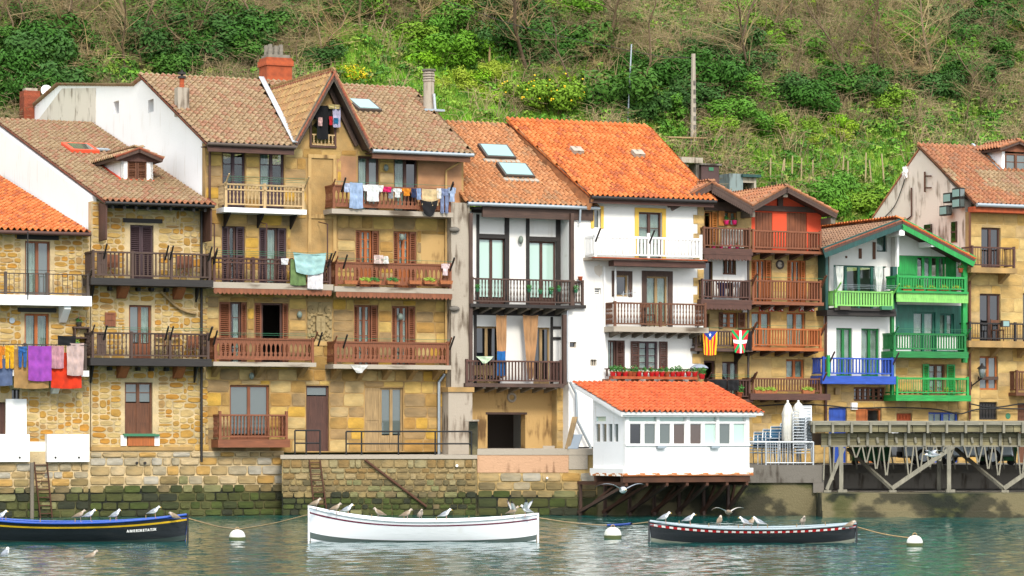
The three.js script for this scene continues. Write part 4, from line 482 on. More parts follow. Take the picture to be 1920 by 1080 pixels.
  // flower shelf
  { const g = grp('flower_rail'), q = pr([1140, 691, 1312, 713], z + .6), f = pr([1148, 706, 1306, 711], z + .6); mesh('handrail', bxg(q[0], q[1], q[3] - .05, q[3], z + .28, z + .34), M.dkwood, g); mesh('shelf', bxg(f[0], f[1], f[2], f[3], z + .32, z + .68), M.terra, g); const n = 7; for (let i = 0; i < n; i++) { const x = q[0] + .1 + (q[1] - q[0] - .2) * i / (n - 1); mesh('bracket', bx(x - .05, x + .05, f[2] - .22, f[2], z, z + .5), M.red, g); mesh('post', bx(x - .03, x + .03, f[3], q[3] - .05, z + .28, z + .34), M.dkwood, g); }
  }
  { const c = F.p(1148, 700, z); mesh('bay_board', bx(X(1130, 640, z), X(1133, 640, z), Y(1130, 718, z), Y(1130, 500, z), z, z + .1), M.wpaint); const pb = X(1152, 560, z); mesh('pipe', bar([pb, Y(1152, 612, z), z + .08], [pb, Y(1152, 490, z), z + .08], .045, 8), M.wpaint); }
  { const x = X(1073, 740, .5), P = [[1069, 716], [1080, 738], [1082, 788], [1107, 838], [1107, 858]].map(([u, v]) => [X(u, v, .6), Y(u, v, .6), .6]); const g = []; for (let i = 0; i + 1 < P.length; i++) g.push(bar(P[i], P[i + 1], .055, 8)); mesh('downpipe', g, M.zinc); }
}
// ---------------------------------------------------------------- houses F and G: front gables
function frontGable(uL, vL, uA, vA, uR, vR, z, ov, dep, pl, o = {}) { // eave left, apex, eave right, pixels at plane z + ov
  const zf = z + ov, xl = X(uL, vL, zf), yl = Y(uL, vL, zf), xa = X(uA, vA, zf), ya = Y(uA, vA, zf), xr = X(uR, vR, zf), yr = Y(uR, vR, zf), g = grp('roof');
  for (const s of [-1, 1]) { if (o.only && o.only !== s) continue; const ex = s < 0 ? xl : xr, ey = s < 0 ? yl : yr, L = Math.hypot(xa - ex, ya - ey), U = V3((xa - ex) / L, (ya - ey) / L, 0), A = V3(0, 0, s < 0 ? 1 : -1); roofPlane(g, V3(ex, ey, s < 0 ? zf - dep : zf), A, U, [[0, 0], [dep, 0], [dep, L], [0, L]], pl, { max: o.max ?? 140, deck: o.deck }); caps(g, [ex, ey + .04, zf - .06], [xa, ya + .04, zf - .06], o.cp || pl, .1, .34, 'verge_tile'); const bm = s < 0 ? (o.bl || 'dkwood') : (o.bR || 'dkwood'); mesh('barge_board', beam([ex, ey - .12, zf - .04], [xa, ya - .12, zf - .04], .06, o.bb || .2), M[bm], g); }
  caps(g, [xa, ya + .05, zf - dep], [xa, ya + .05, zf], o.cp || pl, .11); return { g, xl, yl, xa, ya, xr, yr, zf };
}
{ const z = -.2, yB = YST - .05, xL = X(1319, 600, z), xR = X(1409, 600, z); thing('brown_house', 'slim stone house with carved brown eaves and two flags on its balcony', 'house', [(xL + xR) / 2, yB, z]);
  const W = [[1321, 396, 1346, 468, { name: 'door', f: 'amber', open: 1, n: 1, sr: .4, sm: 'amber' }], [1358, 396, 1382, 424, { f: 'amber', n: 2, cur: 1, ol: .5, sm: 'amber', sk: 'panel' }], [1355, 486, 1380, 515, { f: 'brown', n: 3, cur: 1 }], [1320, 490, 1336, 562, { name: 'door', f: 'mar', n: 1, g: 'glassK' }], [1355, 586, 1382, 616, { f: 'orange', n: 2, t: 2, cur: 1, ol: .3, or: .5, sm: 'brown' }], [1316, 588, 1330, 650, { name: 'door', f: 'brown', n: 1, g: 'glassS' }], [1354, 678, 1384, 745, { name: 'door', f: 'mar', n: 2, cur: [[.5, 1]] }], [1302, 676, 1341, 745, { name: 'door', f: 'mar', n: 2, open: 1 }], [1404, 770, 1436, 868, { name: 'door', f: 'dkwood', n: 1, open: 1 }]].map(w => w);
  const Wf = W.slice(0, 8), yb = pr([1300, 380, 1409, 868], z); const [w, b, hs] = wall(1300, 388, 1409, 868, z, M.mortarY, Wf); for (const q of Wf) windowAt(q, z);
  stones(w, b[0] + .02, b[1] - .02, Y(1350, 764, z), Y(1350, 574, z), z, hs, { kind: 'ash', mat: PAL.ashY, h: [.3, .4], gap: .012, d: .014 });
  { const q = pr([1318, 478, 1402, 562], z), t = .01; const pl = ext(rect(q[0], q[1], q[2], q[3]), t, [pr(W[2], z), pr(W[3], z)].map(h => rect(Math.max(h[0], q[0] + .01), h[1], Math.max(h[2], q[2] + .01), h[3]))); pl.translate(0, 0, z); mesh('plaster', pl, M.white); const e = pr([1319, 380, 1409, 396], z); mesh('head_beam', bxg(e[0], e[1], e[2], e[3], z, z + .1), M.dkwood); }
  const fg = frontGable(1258, 383, 1335, 342, 1413, 386, z, .9, 7.5, TP.rust, { bb: .3 }); for (let i = 0; i < 22; i++) { const t = (i + .5) / 22, x = fg.xa + (fg.xr - fg.xa) * t, y = fg.ya + (fg.yr - fg.ya) * t; piece('fringe', BG.bar, M.dkwood, fg.g, x, y - .4, fg.zf - .02, 1.6, .14, .6); }
  { const gx = ext([[b[0], b[3] - .2], [b[1], b[3] - .2], [b[1], fg.yr - .1], [fg.xa, fg.ya - .3], [b[0], fg.yl]], .25); gx.translate(0, 0, z - .3); mesh('gable_wall', gx, M.dkwood); }
  shell(b[0], b[1], yB, b[3] - .1, z, 7, M.ochre, { floors: [472, 565, 656].map(v => Y(1350, v, z)) });
  balcony(1319, 1408, 427, 466, 478, z, .85, { m: 'brown', sl: 'mar', sp: .12, val: 'mar', st: 'bar' }); balcony(1316, 1408, 525, 562, 571, z, .85, { m: 'mar', sl: 'mar', sp: .12, val: 'mar' }); balcony(1304, 1408, 620, 653, 659, z, .85, { m: 'dkwood', sl: 'dkwood', sp: .12, br: 2, bm: 'iron', bh: .5, bw: .03, lines: 1 }); balcony(1326, 1408, 711, 748, 754, z, .85, { m: 'mar', sl: 'mar', sp: .13, lines: 2 });
  { const x = X(1403, 500, z + .3); mesh('downpipe', bar([x, Y(1403, 752, z), z + .3], [x, Y(1403, 480, z), z + .3], .05, 8), M.ironB); const q = F.p(1395, 581, z); mesh('meter_box', bx(q[0] - .1, q[0] + .1, q[1] - .1, q[1] + .1, z, z + .1), M.wpaint); }
}
{ const z = -.2, yB = YST - .05, xL = X(1409, 600, z), xR = X(1546, 600, z); thing('gabled_house', 'stone house with vermilion painted gable and four brown wooden balconies', 'house', [(xL + xR) / 2, yB, z]);
  const W = [[1413, 398, 1448, 472, { name: 'door', f: 'red', shut: 'plank' }], [1475, 399, 1513, 474, { name: 'door', f: 'red', shut: 'plank' }], [1409, 487, 1447, 568, { name: 'door', f: 'orange', n: 2, sl: .25, sr: .28, cur: [[.3, .7]], sm: 'orange' }], [1476, 488, 1511, 568, { name: 'door', f: 'orange', n: 2, sl: .22, sr: .26, cur: [[.3, .7]], sm: 'orange' }], [1409, 585, 1445, 652, { name: 'door', f: 'orange', n: 2, cur: 1 }], [1475, 586, 1510, 652, { name: 'door', f: 'orange', n: 2, cur: 1 }], [1408, 674, 1446, 738, { name: 'door', f: 'amber', shut: 'plank' }], [1474, 674, 1508, 710, { f: 'orange', n: 2, cur: 1 }]];
  const wv0 = [...W.slice(2)], [w, b, hs] = wall(1409, 476, 1546, 868, z, M.mortarY, wv0); for (const q of wv0) windowAt(q, z);
  stones(w, b[0] + .02, b[1] - .02, YST + .05, b[3] - .02, z, hs, { kind: 'ash', mat: PAL.ashY, h: [.3, .42], lw: [.4, .8], gap: .012, d: .014 });
  const fg = frontGable(1410, 386, 1476, 349, 1570, 399, z, .9, 7.5, TP.rust, { bb: .22, max: 150 });
  const wp = W.slice(0, 2), q0 = pr([1409, 395, 1546, 476], z), red = ext([[q0[0], q0[2]], [q0[1] - .15, q0[2]], [q0[1] - .15, fg.yr + .05], [fg.xa, fg.ya - .15], [q0[0], fg.yl + .05]], .3, wp.map(v => { const h = pr(v, z); return rect(h[0] + (v === wp[0] ? .06 : 0), h[1], Math.max(h[2], q0[2] + .01), h[3]); })); red.translate(0, 0, z - .3); mesh('painted_gable', red, M.redp); for (const q of wp) windowAt(q, z, cur, .06);
  { const e = pr([1412, 387, 1530, 397], z); mesh('tie_beam', bxg(e[0], e[1], e[2], e[3], z, z + .12), M.dkwood); const k = pr([1457, 362, 1466, 388], z); mesh('king_post', bx(k[0], k[1], k[2], k[3], z, z + .1), M.dkwood); const pl = []; for (const [x, y] of [[fg.xl + .1, fg.yl], [fg.xa, fg.ya], [fg.xr - .12, fg.yr]]) mesh('purlin', bx(x - .1, x + .1, y - .42, y - .18, z - .1, fg.zf - .12), M.greyw); }
  shell(b[0], b[1], yB, q0[3] - .3, z, 7, M.ochre, { floors: [472, 565, 656].map(v => Y(1470, v, z)), noL: 1, rm: M.ochreS });
  for (const [vr, v0, v1, m] of [[433, 470, 475, 'red'], [526, 566, 572, 'red'], [616, 652, 658, 'orange'], [709, 738, 745, 'brown']]) balcony(1411, 1541, vr, v0, v1, z, .85, { m, sl: m, sp: .125, posts: 2, br: 5, bm: 'dkwood', bh: .2, bw: .09, bl: 1, sticks: vr > 500 ? [1411, 1541] : null, stm: 'brown', lines: vr > 500 && vr < 700 ? 1 : 0 });
  { const q = pr([1406, 738, 1556, 750], z + .95); mesh('planter', bxg(q[0], q[1], q[2], q[3], z + .7, z + 1.0), M.mar); const x = X(1548, 500, z + .1); mesh('downpipe', bar([x, Y(1548, 790, z), z + .12], [x, Y(1548, 480, z), z + .12], .055, 8), M.mar); const c = F.p(1462, 496, z); mesh('round_window', new THREE.TorusGeometry(.15, .04, 8, 20).translate(c[0], c[1], z + .03), M.ironB); mesh('round_pane', bar([c[0], c[1], z - .02], [c[0], c[1], z + .025], .14, 16), M.conc);
    for (const u of [1428, 1446, 1463, 1484, 1503, 1521]) { const p = F.p(u, 578, z), a = .13; mesh('cross_ornament', [bx(p[0] - a, p[0] + a, p[1] - a, p[1] + a, z, z + .03)], mk('#b02a20')); const k = new THREE.BoxGeometry(.05, .26, .02), k2 = k.clone(); k.rotateZ(.78); k2.rotateZ(-.78); for (const e of [k, k2]) e.translate(p[0], p[1], z + .04); mesh('ornament_cross', [k, k2], M.wpaint); } }
}
// ---------------------------------------------------------------- houses H1 and H2: the halves of the teal and green gable
{ const z = -.1, yB = YST - .05, xL = X(1547, 650, z), xR = X(1679, 650, z); thing('teal_house', 'white house with dark teal barge board, lime balcony and blue balcony', 'house', [(xL + xR) / 2, yB, z]);
  const W = [[1568, 615, 1598, 706, { name: 'door', f: 'green', n: 2, cur: 1 }], [1615, 616, 1649, 706, { name: 'door', f: 'green', n: 2, cur: 1 }], [1601, 726, 1660, 752, { f: 'brown', n: 6, t: 2, g: 'glassK' }], [1554, 764, 1588, 868, { name: 'door', f: 'blue', shut: 'panel', n: 1 }], [1605, 766, 1653, 868, { name: 'door', f: 'orange', open: 1, n: 1, sl: .45, sk: 'panel' }], [1563, 498, 1662, 584, { name: 'door', f: 'tealL', n: 4, cur: [[.02, .18], [.82, .98]] }], [1644, 441, 1663, 472, { f: 'teal', n: 1, cur: 1 }]];
  const up = W.slice(5), lo = W.slice(0, 5), yS = Y(1610, 720, z); const zg = z - .5;
  const fg = frontGable(1545, 468, 1692, 413, 1829, 483, z, 1.0, 6.5, tp(['#94715a', '#9d7a60', '#8b6c56']), { only: -1, bl: 'teal', bb: .42, cp: TP.capR });
  { const g = pr([1547, 720, 1679, 868], z); const [w, b, hs] = wall(1547, 720, 1679, 868, z, M.mortarY, lo.slice(2), .35, null, 'lower_wall'); stones(w, b[0], b[1], YST + .05, b[3], z, hs, { kind: 'ash', mat: PAL.ashY, h: [.3, .4], gap: .012, d: .014 }); }
  wall(1547, 586, 1679, 720, z, M.white, lo.slice(0, 2)); { const q = pr([1555, 470, 1679, 586], zg), H = up.map(w => { const k = pr(w, zg); return rect(k[0], k[1], Math.max(k[2], q[2] + .02), k[3]); }); const k = ext([[q[0], q[2]], [q[1], q[2]], [q[1], fg.ya - .25], [q[0], fg.yl + .15]], .3, H); k.translate(0, 0, zg - .3); mesh('upper_wall', k, M.white); }
  for (const q of lo) windowAt(q, z); for (const q of up) windowAt(q, zg);
  for (const [u0, v0, u1, v1] of [[1610, 466, 1615, 485], [1636, 454, 1641, 486], [1585, 480, 1588, 484]]) { const q = pr([u0, v0, u1, v1], zg); mesh('timber', bx(q[0], q[1], q[2], q[3], zg, zg + .04), M.brown); }
  const b = pr([1547, 500, 1679, 868], z); shell(b[0], b[1], yB, b[3], z, 6.5, M.white, { floors: [586, 712].map(v => Y(1610, v, z)), rm: M.white });
  { const q = pr([1543, 470, 1557, 590], z + .3); mesh('side_board', bx(q[0], q[0] + .12, q[2], q[3], z - .4, z + .5), M.teal); const c = pr([1674, 500, 1682, 590], z + .5); mesh('corner_post', bx(c[0], c[1], c[2], c[3], z + .3, z + .5), M.teal); const p = pr([1683, 440, 1688, 500], z + .3); mesh('white_pipe', bar([p[0], p[2], z + .3], [p[0], p[3], z + .3], .06, 8), M.wpaint); const e = F.p(1690, 434, z + .9); mesh('purlin_end', bx(e[0] - .12, e[0] + .12, e[1] - .16, e[1] + .16, z, z + .95), M.wpaint); }
  balcony(1566, 1675, 546, 578, 583, z - .1, .9, { m: 'lime', sl: 'blackw', sp: .13, st: 'wide', lines: 3, lm: 'zinc' }); { const q = pr([1552, 582, 1682, 592], z + .8); mesh('floor_beam', bxg(q[0], q[1], q[2], q[3], z - .3, z + .75), M.blackw); for (const u of [1585, 1663]) { const k = pr([u - 12, 574, u + 8, 581], z + .9); mesh('window_box', bx(k[0], k[1], k[2], k[3], z + .82, z + 1.0), u > 1600 ? M.gpot : M.ironB); } }
  balcony(1543, 1676, 671, 705, 720, z, .85, { m: 'blue', sl: 'blue', sp: .15, posts: 2, sticks: [1556, 1676], stm: 'purp' }); { const x = X(1551, 690, z + .8); mesh('corner_post', bx(x - .06, x + .06, Y(1551, 706, z + .8), Y(1551, 666, z + .8), z + .83, z + .93), M.greenL); }
  { const q = pr([1594, 755, 1605, 768], z); mesh('meter_box', bx(q[0], q[1], q[2], q[3], z, z + .12), M.wpaint); const l = pr([1563, 728, 1571, 740], z); mesh('wall_lamp', bx(l[0], l[1], l[2], l[3], z, z + .15), M.tan); }
}
{ const z = -.1, yB = YST - .05, xL = X(1679, 650, z), xR = X(1819, 650, z); thing('green_house', 'house with bright green barge board, green shutters and three green balconies', 'house', [(xL + xR) / 2, yB, z]);
  const up = [[1683, 480, 1794, 548, { name: 'door', f: 'greenL', n: 4, cur: [[.3, .6], [.8, .95]], sl: .33, sr: .18, sk: 'panel', sm: 'greenL' }]], md = [[1678, 588, 1705, 628, { f: 'tealL', n: 2, cur: 1 }], [1713, 585, 1754, 662, { name: 'door', f: 'tealL', n: 2, cur: 1 }], [1762, 588, 1789, 628, { f: 'tealL', n: 2, cur: 1 }]], lo = [[1741, 683, 1773, 740, { name: 'door', f: 'brown', n: 2, t: 3, cur: 1, ol: .38, or: .5, sm: 'greenL' }], [1681, 775, 1710, 789, { f: 'terra', n: 5, g: 'glassK' }], [1741, 773, 1797, 868, { name: 'door', f: 'blue', n: 2, v: 1, cur: 1 }]];
  const zr = z - .15; const fg = frontGable(1545, 468, 1692, 413, 1829, 485, z, 1.0, 6.5, TP.orange, { only: 1, bR: 'greenL', bb: .42, cp: TP.rail });
  wall(1679, 572, 1819, 668, zr, M.tealL, md, .3, null, 'middle_wall'); for (const q of md) windowAt(q, zr);
  { const [w, b, hs] = wall(1679, 668, 1819, 868, z, M.mortarY, lo, .35, null, 'lower_wall'); stones(w, b[0], b[1], YST + .05, b[3], z, hs.map((h, i) => i ? h : [h[0] - .3, h[1] + .4, h[2], h[3]]), { kind: 'ash', mat: PAL.ashY, h: [.28, .4], gap: .012, d: .014 }); for (const q of lo) windowAt(q, z); }
  const q = pr([1679, 470, 1812, 572], zr), k = ext([[q[0], q[2]], [q[1], q[2]], [q[1], fg.yr - .02], [q[0], fg.ya - .3]], .3, up.map(w => { const h = pr(w, zr); return rect(Math.max(h[0], q[0] + .02), h[1], h[2], h[3]); })); k.translate(0, 0, zr - .3); mesh('upper_wall', k, M.white); for (const w of up) windowAt(w, zr);
  const b = pr([1679, 500, 1819, 868], z); shell(b[0], b[1], yB, b[3] - .3, z, 6.5, M.white, { noL: 1, floors: [560, 668, 750].map(v => Y(1750, v, z)) });
  { const e = F.p(1750, 458, z + .9); mesh('purlin_end', bx(e[0] - .12, e[0] + .12, e[1] - .1, e[1] + .12, z, z + .95), M.wpaint); const c = pr([1806, 486, 1814, 680], z + .6); mesh('corner_post', bx(c[0], c[1], c[2], c[3], z + .45, z + .6), M.greenL); const d = pr([1672, 560, 1677, 745], z + .6); mesh('corner_post', bx(d[0], d[1], d[2], d[3], z + .45, z + .6), M.green); }
  const o = { sp: .12, posts: 2, rt: .08 }; balcony(1682, 1812, 518, 546, 550, z, .85, { ...o, m: 'greenL', sl: 'greenL' }); { const s = pr([1682, 550, 1816, 568], z + .85); mesh('green_skirt', beam([s[0], s[2] + .2, z + .8], [s[1], s[2] + .2, z + .8], .05, .36), M.lime); }
  balcony(1676, 1812, 625, 659, 671, z, .85, { ...o, m: 'green', sl: 'green', lines: 2 }); balcony(1681, 1817, 708, 741, 752, z, .85, { ...o, m: 'greenL', sl: 'greenL', st: 'iron', sp: .11 });
  for (const [u0, u1] of [[1681, 1709], [1758, 1796]]) { const w = pr([u0, 627, u1, 658], z + .78); mesh('white_screen', bx(w[0], w[1], w[2], w[3], z + .74, z + .76), M.wpaint); }
}
// ---------------------------------------------------------------- house J: yellow ashlar with the weathered grey gable
{ const z = 0, yB = YST - .05, xL = X(1819, 650, z), xR = X(1990, 650, z); thing('yellow_house', 'yellow ashlar house with weathered grey gable wall, dormer and iron balconies', 'house', [(xL + xR) / 2, yB, z]);
  const W = [[1840, 427, 1876, 502, { name: 'door', f: 'mar', n: 2, open: 0, g: ['glassK', 'glassK'] }], [1837, 551, 1876, 642, { name: 'door', f: 'mar', n: 2, g: 'glassK' }], [1837, 668, 1871, 731, { f: 'orange', n: 2, g: 'glassS' }], [1836, 754, 1870, 787, { f: 'iron', n: 6, g: 'glassS' }], [1918, 550, 1955, 642, { name: 'door', f: 'mar', n: 2, g: 'glassK' }], [1908, 756, 1950, 868, { name: 'door', f: 'brown', shut: 'plank' }]];
  const [w, b, hs] = wall(1819, 400, 1990, 868, z, M.mortarY, W); for (const q of W) windowAt(q, z); stones(w, b[0], b[1], YST, b[3], z, hs, { kind: 'ash', mat: PAL.ashY, h: [.42, .58], lw: [.5, 1.1], gap: .01, d: .012 });
  const r = mainRoof(1830, 382, 2000, 388, .6, 1722, 272, TP.rust, { patch: (a, q) => fbm(a * .06 + .7, q * .05 + .4, 8, 3) > .56 ? pick(TP.brown) : null, noBack: 1, fromLeft: 1 }); caps(r.g, [r.xl, r.yr + .03, r.zr], [r.xr, r.yr + .03, r.zr], TP.rust); caps(r.g, [r.xl, r.y + .03, .6], [r.xl, r.yr + .03, r.zr], TP.rust, .07, .38, 'verge_tile');
  const s4 = F.q(1636, 408, b[0]); shell(b[0], b[1], yB, r.y - .2, z, -s4[0], M.stainw, { left: [[-.36, yB], [s4[0], yB], [s4[0], s4[1]], [r.zr, r.yr - .12], [-.36, r.y + .22]], zr: r.zr, yr: r.yr - .1, floors: [505, 642].map(v => Y(1880, v, z)) });
  mesh('back_slope', extX([[r.zr, r.yr], [s4[0], s4[1] + .04], [s4[0], s4[1] - .06], [r.zr, r.yr - .1]], b[0] - .03, r.xr - b[0]), TP.rust[0], r.g); caps(r.g, [b[0] + .05, s4[1] + .02, s4[0]], [b[0] + .05, r.yr, r.zr], TP.rust, .06, .38, 'verge_tile');
  gutter(r.g, [r.xl, r.y - .05, .66], [r.xr, r.y - .05, .66], 'zinc', .08); mesh('tile_course', bxg(r.xl, r.xr, r.y - .32, r.y - .1, .02, .55), M.terra);
  { // windows, pipes, ladder rungs, cable and floodlights on the gable wall
    const f = (u, v, o = 0) => { const k = F.q(u, v, b[0] - o); return [b[0] - o, k[1], k[0]]; };
    for (const [u0, v0, u1, v1] of [[1733, 420, 1748, 440], [1784, 415, 1795, 455]]) { const a = f(u0, v1), c = f(u1, v0); mesh('side_window', bx(b[0] - .02, b[0] + .05, a[1], c[1], a[2], c[2]), M.glassK); mesh('side_frame', [bx(b[0] - .04, b[0] + .04, (a[1] + c[1]) / 2 - .03, (a[1] + c[1]) / 2 + .03, a[2], c[2]), bx(b[0] - .04, b[0] + .04, a[1], c[1], c[2] - .08, c[2])], M.dkwood); }
    mesh('wall_pipe', [bar(f(1709, 352, .06), f(1709, 405, .06), .035), bar(f(1709, 405, .06), f(1700, 412, .06), .035)], M.mar); mesh('iron_rungs', [bar(f(1734, 322, .08), f(1734, 360, .08), .04), bar(f(1734, 330, .08), f(1746, 330, .08), .03), bar(f(1734, 352, .08), f(1746, 352, .08), .03)], M.rustm);
    mesh('cable', tube([f(1700, 322, .05), f(1692, 350, .05), f(1678, 385, .05), f(1658, 408, .05)], .02), M.black);
    for (const [u, v] of [[1797, 362], [1780, 371], [1797, 381], [1773, 395]]) { const g = grp('floodlight'), p = f(u, v, .3); mesh('housing', bx(p[0] - .12, p[0] + .12, p[1] - .2, p[1] + .2, p[2] - .28, p[2] + .28), M.iron, g); mesh('lens', bx(p[0] - .14, p[0] - .121, p[1] - .15, p[1] + .14, p[2] - .23, p[2] + .23), M.skyl, g); mesh('lens', bx(p[0] - .1, p[0] + .1, p[1] - .15, p[1] + .14, p[2] + .281, p[2] + .29), M.glassS, g); mesh('arm', bar([p[0], p[1], p[2]], [b[0] + .1, p[1] - .1, Math.min(p[2], -.4)], .03), M.iron, g); }
    const q = f(1697, 323, .1); const s = new THREE.IcosahedronGeometry(.14, 2); { const sp = s.attributes.position; for (let i = 0; i < sp.count; i++) { const k = .6 + .8 * Math.abs(Math.sin(sp.getX(i) * 40 + sp.getY(i) * 31) * Math.cos(sp.getZ(i) * 37)); sp.setXYZ(i, sp.getX(i) * k, sp.getY(i) * k, sp.getZ(i) * k); } s.computeVertexNormals(); } s.scale(.6, 1.8, 1.2); s.translate(...q); mesh('rag', s, M.wpaint);
  }
  { // dormer on the right
    const g = grp('dormer'), c = onRoof(r, 1900, 320), p0 = r.at(c[0], c[1]), zz = p0.z, q = pr([1884, 284, 1924, 318], zz), dp = 2.2, xm = (q[0] + q[1]) / 2, ya = Y(1904, 268, zz + .3); mesh('dormer_wall', [bx(q[0] - .15, q[0], p0.y - .1, q[3], zz - dp, zz), bx(q[1], q[1] + .15, p0.y - .1, q[3], zz - dp, zz)], M.whitew, g); mesh('flashing', beam([q[0] - .25, p0.y, zz + .1], [q[0] - .25, p0.y + 2 * .63, zz - 2], .12, .05), M.zinc, g);
    windowAt([1884, 288, 1924, 320, { f: 'brown', n: 2, t: 1, g: 'glassS' }], zz, g, .02); mesh('gable_board', ext([[q[0] - .3, q[3] - .02], [q[1] + .3, q[3] - .02], [xm, ya]], .08).translate(0, 0, zz), M.red, g); for (const s of [-1, 1]) { const ex = xm + s * (xm - q[0] + .45), ey = q[3] - .02, L = Math.hypot(xm - ex, ya - ey), U = V3((xm - ex) / L, (ya - ey) / L, 0); roofPlane(g, V3(ex, ey + .1, s < 0 ? zz - dp : zz + .3), V3(0, 0, -s), U, [[0, 0], [dp + .3, 0], [dp + .3, L], [0, L]], TP.rust, { l: .3 }); caps(g, [ex, ey + .14, zz + .26], [xm, ya + .14, zz + .26], TP.rust, .09, .3, 'verge_tile'); } caps(g, [xm, ya + .15, zz - dp], [xm, ya + .15, zz + .3], TP.rust, .1);
  }
  balcony(1822, 1904, 463, 502, 512, z, .75, { m: 'mar', st: 'iron', sl: 'ochre', sp: .13, posts: 2, br: 2, bm: 'ochre', bh: .4 }); balcony(1818, 1990, 606, 640, 652, z, .75, { m: 'iron', st: 'iron', sl: 'ochre', sp: .12, posts: 3, br: 4, bm: 'ochre', bh: .4 }); balcony(1906, 1990, 696, 736, 742, z, .5, { m: 'brown', st: 'bar', sl: 'brown', sp: .12 }); { const q = pr([1836, 706, 1872, 712], .1); mesh('window_rail', bxg(q[0], q[1], q[2], q[3], 0, .1), M.dkwood); }
  { const p = F.p(1840, 695, .45), g = grp('street_lantern'); const gl = lathe([[0, -.3], [.1, -.28], [.17, .08], [0, .08]], 6); gl.translate(p[0], p[1], .5); mesh('lamp_glass', gl, M.glassS, g); const cp = lathe([[.2, .08], [.2, .1], [.06, .22], [.03, .3], [0, .3]], 6); cp.translate(p[0], p[1], .5); mesh('lamp_cap', cp, M.iron, g); mesh('bracket', [bar([p[0], p[1] - .3, .5], [p[0] - .2, p[1] - .62, .02], .03), bar([p[0] - .2, p[1] - .75, .03], [p[0] - .2, p[1] - .45, .03], .03)], M.iron, g); }
  { const x = X(1818, 500, .1); mesh('downpipe', bar([x, Y(1818, 786, .1), .12], [x, r.y - .3, .12], .05, 8), M.brown); const q = pr([1884, 776, 1895, 784], 0); mesh('oval_plate', bar([(q[0] + q[1]) / 2, (q[2] + q[3]) / 2, 0], [(q[0] + q[1]) / 2, (q[2] + q[3]) / 2, .03], .12, 16), M.gpot); const t = F.p(1884, 607, .85); mesh('floodlight', bx(t[0] - .17, t[0] + .17, t[1] - .13, t[1] + .13, .8, .95), M.ironB); mesh('floodlight_lens', bx(t[0] - .14, t[0] + .14, t[1] - .1, t[1] + .1, .951, .957), M.skyl); }
}
// cables along the facades at street height
{ const z = .3; for (const [lab, pts] of [['bundle of dark cables strung along the ground floor under the green balcony', [[1410, 762], [1480, 758], [1545, 760], [1600, 765], [1680, 764], [1760, 768], [1800, 776], [1830, 768], [1990, 768]]], ['thin dark cable strung above the cable bundle on the yellow house', [[1818, 757], [1860, 764], [1920, 757], [1990, 759]]]]) { thing('cable', lab, 'cable', [X(1700, 765, z), Y(1700, 765, z), z]); mesh('wire', tube(pts.map(([u, v]) => [X(u, v, z), Y(u, v, z), z]), .03, 60), M.black); } }
// ---------------------------------------------------------------- quay in front of the middle houses
F = FQ;
{ const x0 = X(529, 860), x1 = X(894, 860), yt = Y(700, 853), z = .1; thing('terrace', 'stone terrace above the water with black pipe railing and rubble masonry front', 'terrace', [(x0 + x1) / 2, -.7, z]);
  const w = mesh('wall', bx(x0, x1, -.7, yt - .14, -6, z), M.mortarD); mesh('algae_band', bx(x0, x1, -.7, .8, z, z + .01), M.mossm); mesh('paving', bx(x0 - .05, x1 + .02, yt - .14, yt, -6, z + .06), M.conc);
  stones(w, x0 + .02, x1 - .02, 0, yt - .16, z, [], { kind: 'ash', h: [.15, .24], lw: [.2, .5], mat: quayMat(.75, 1.25, 'terr'), d: .06, gap: .026 });
  const rail = (us, v0, v1, vb) => { const g = grp('railing'), zz = z - .05; for (const u of us) mesh('post', bar([X(u, vb, zz), yt, zz], [X(u, v0, zz), Y(u, v0, zz), zz], .028, 8), M.black, g); for (const v of [v0, v1]) mesh('rail', bar([X(us[0], v, zz), Y(us[0], v, zz), zz], [X(us[us.length - 1], v, zz), Y(us[0], v, zz), zz], .028, 8), M.black, g); };
  rail([553, 574, 600], 807, 831, 854); rail([649, 678, 747, 816, 884], 809, 832, 855);
  { const q = pr([863, 790, 895, 854], 0); mesh('end_wall', [bx(q[1] - .3, q[1], q[2], q[3], -1.5, 0)], M.concM); mesh('end_wall_cap', bx(q[1] - .45, q[1] + .05, q[3], q[3] + .06, -1.5, .05), M.conc); }
  const a = F.p(684, 862, z + .1), b = F.p(800, 950, z + .1); mesh('rusty_pipe', bar([...a, z + .12], [...b, z + .12], .045, 8), M.rustm); const d = F.p(857, 873, z); mesh('drain_pipe', bar([...d, z - .1], [...d, z + .2], .05, 10), M.wpaint);
  { const g = grp('ladder'), zz = z + .15; for (const [u0, u1] of [[580, 590], [600, 613]]) mesh('rail', bar([...F.p(u0, 862, zz), zz], [...F.p(u1, 962, zz), zz], .03, 6), M.rustm, g); for (let i = 0; i < 9; i++) { const t = (i + .5) / 9, v = 862 + 100 * t; mesh('rung', bar([...F.p(580 + 10 * t, v, zz), zz], [...F.p(600 + 13 * t, v, zz), zz], .02, 6), M.rustm, g); } }
}
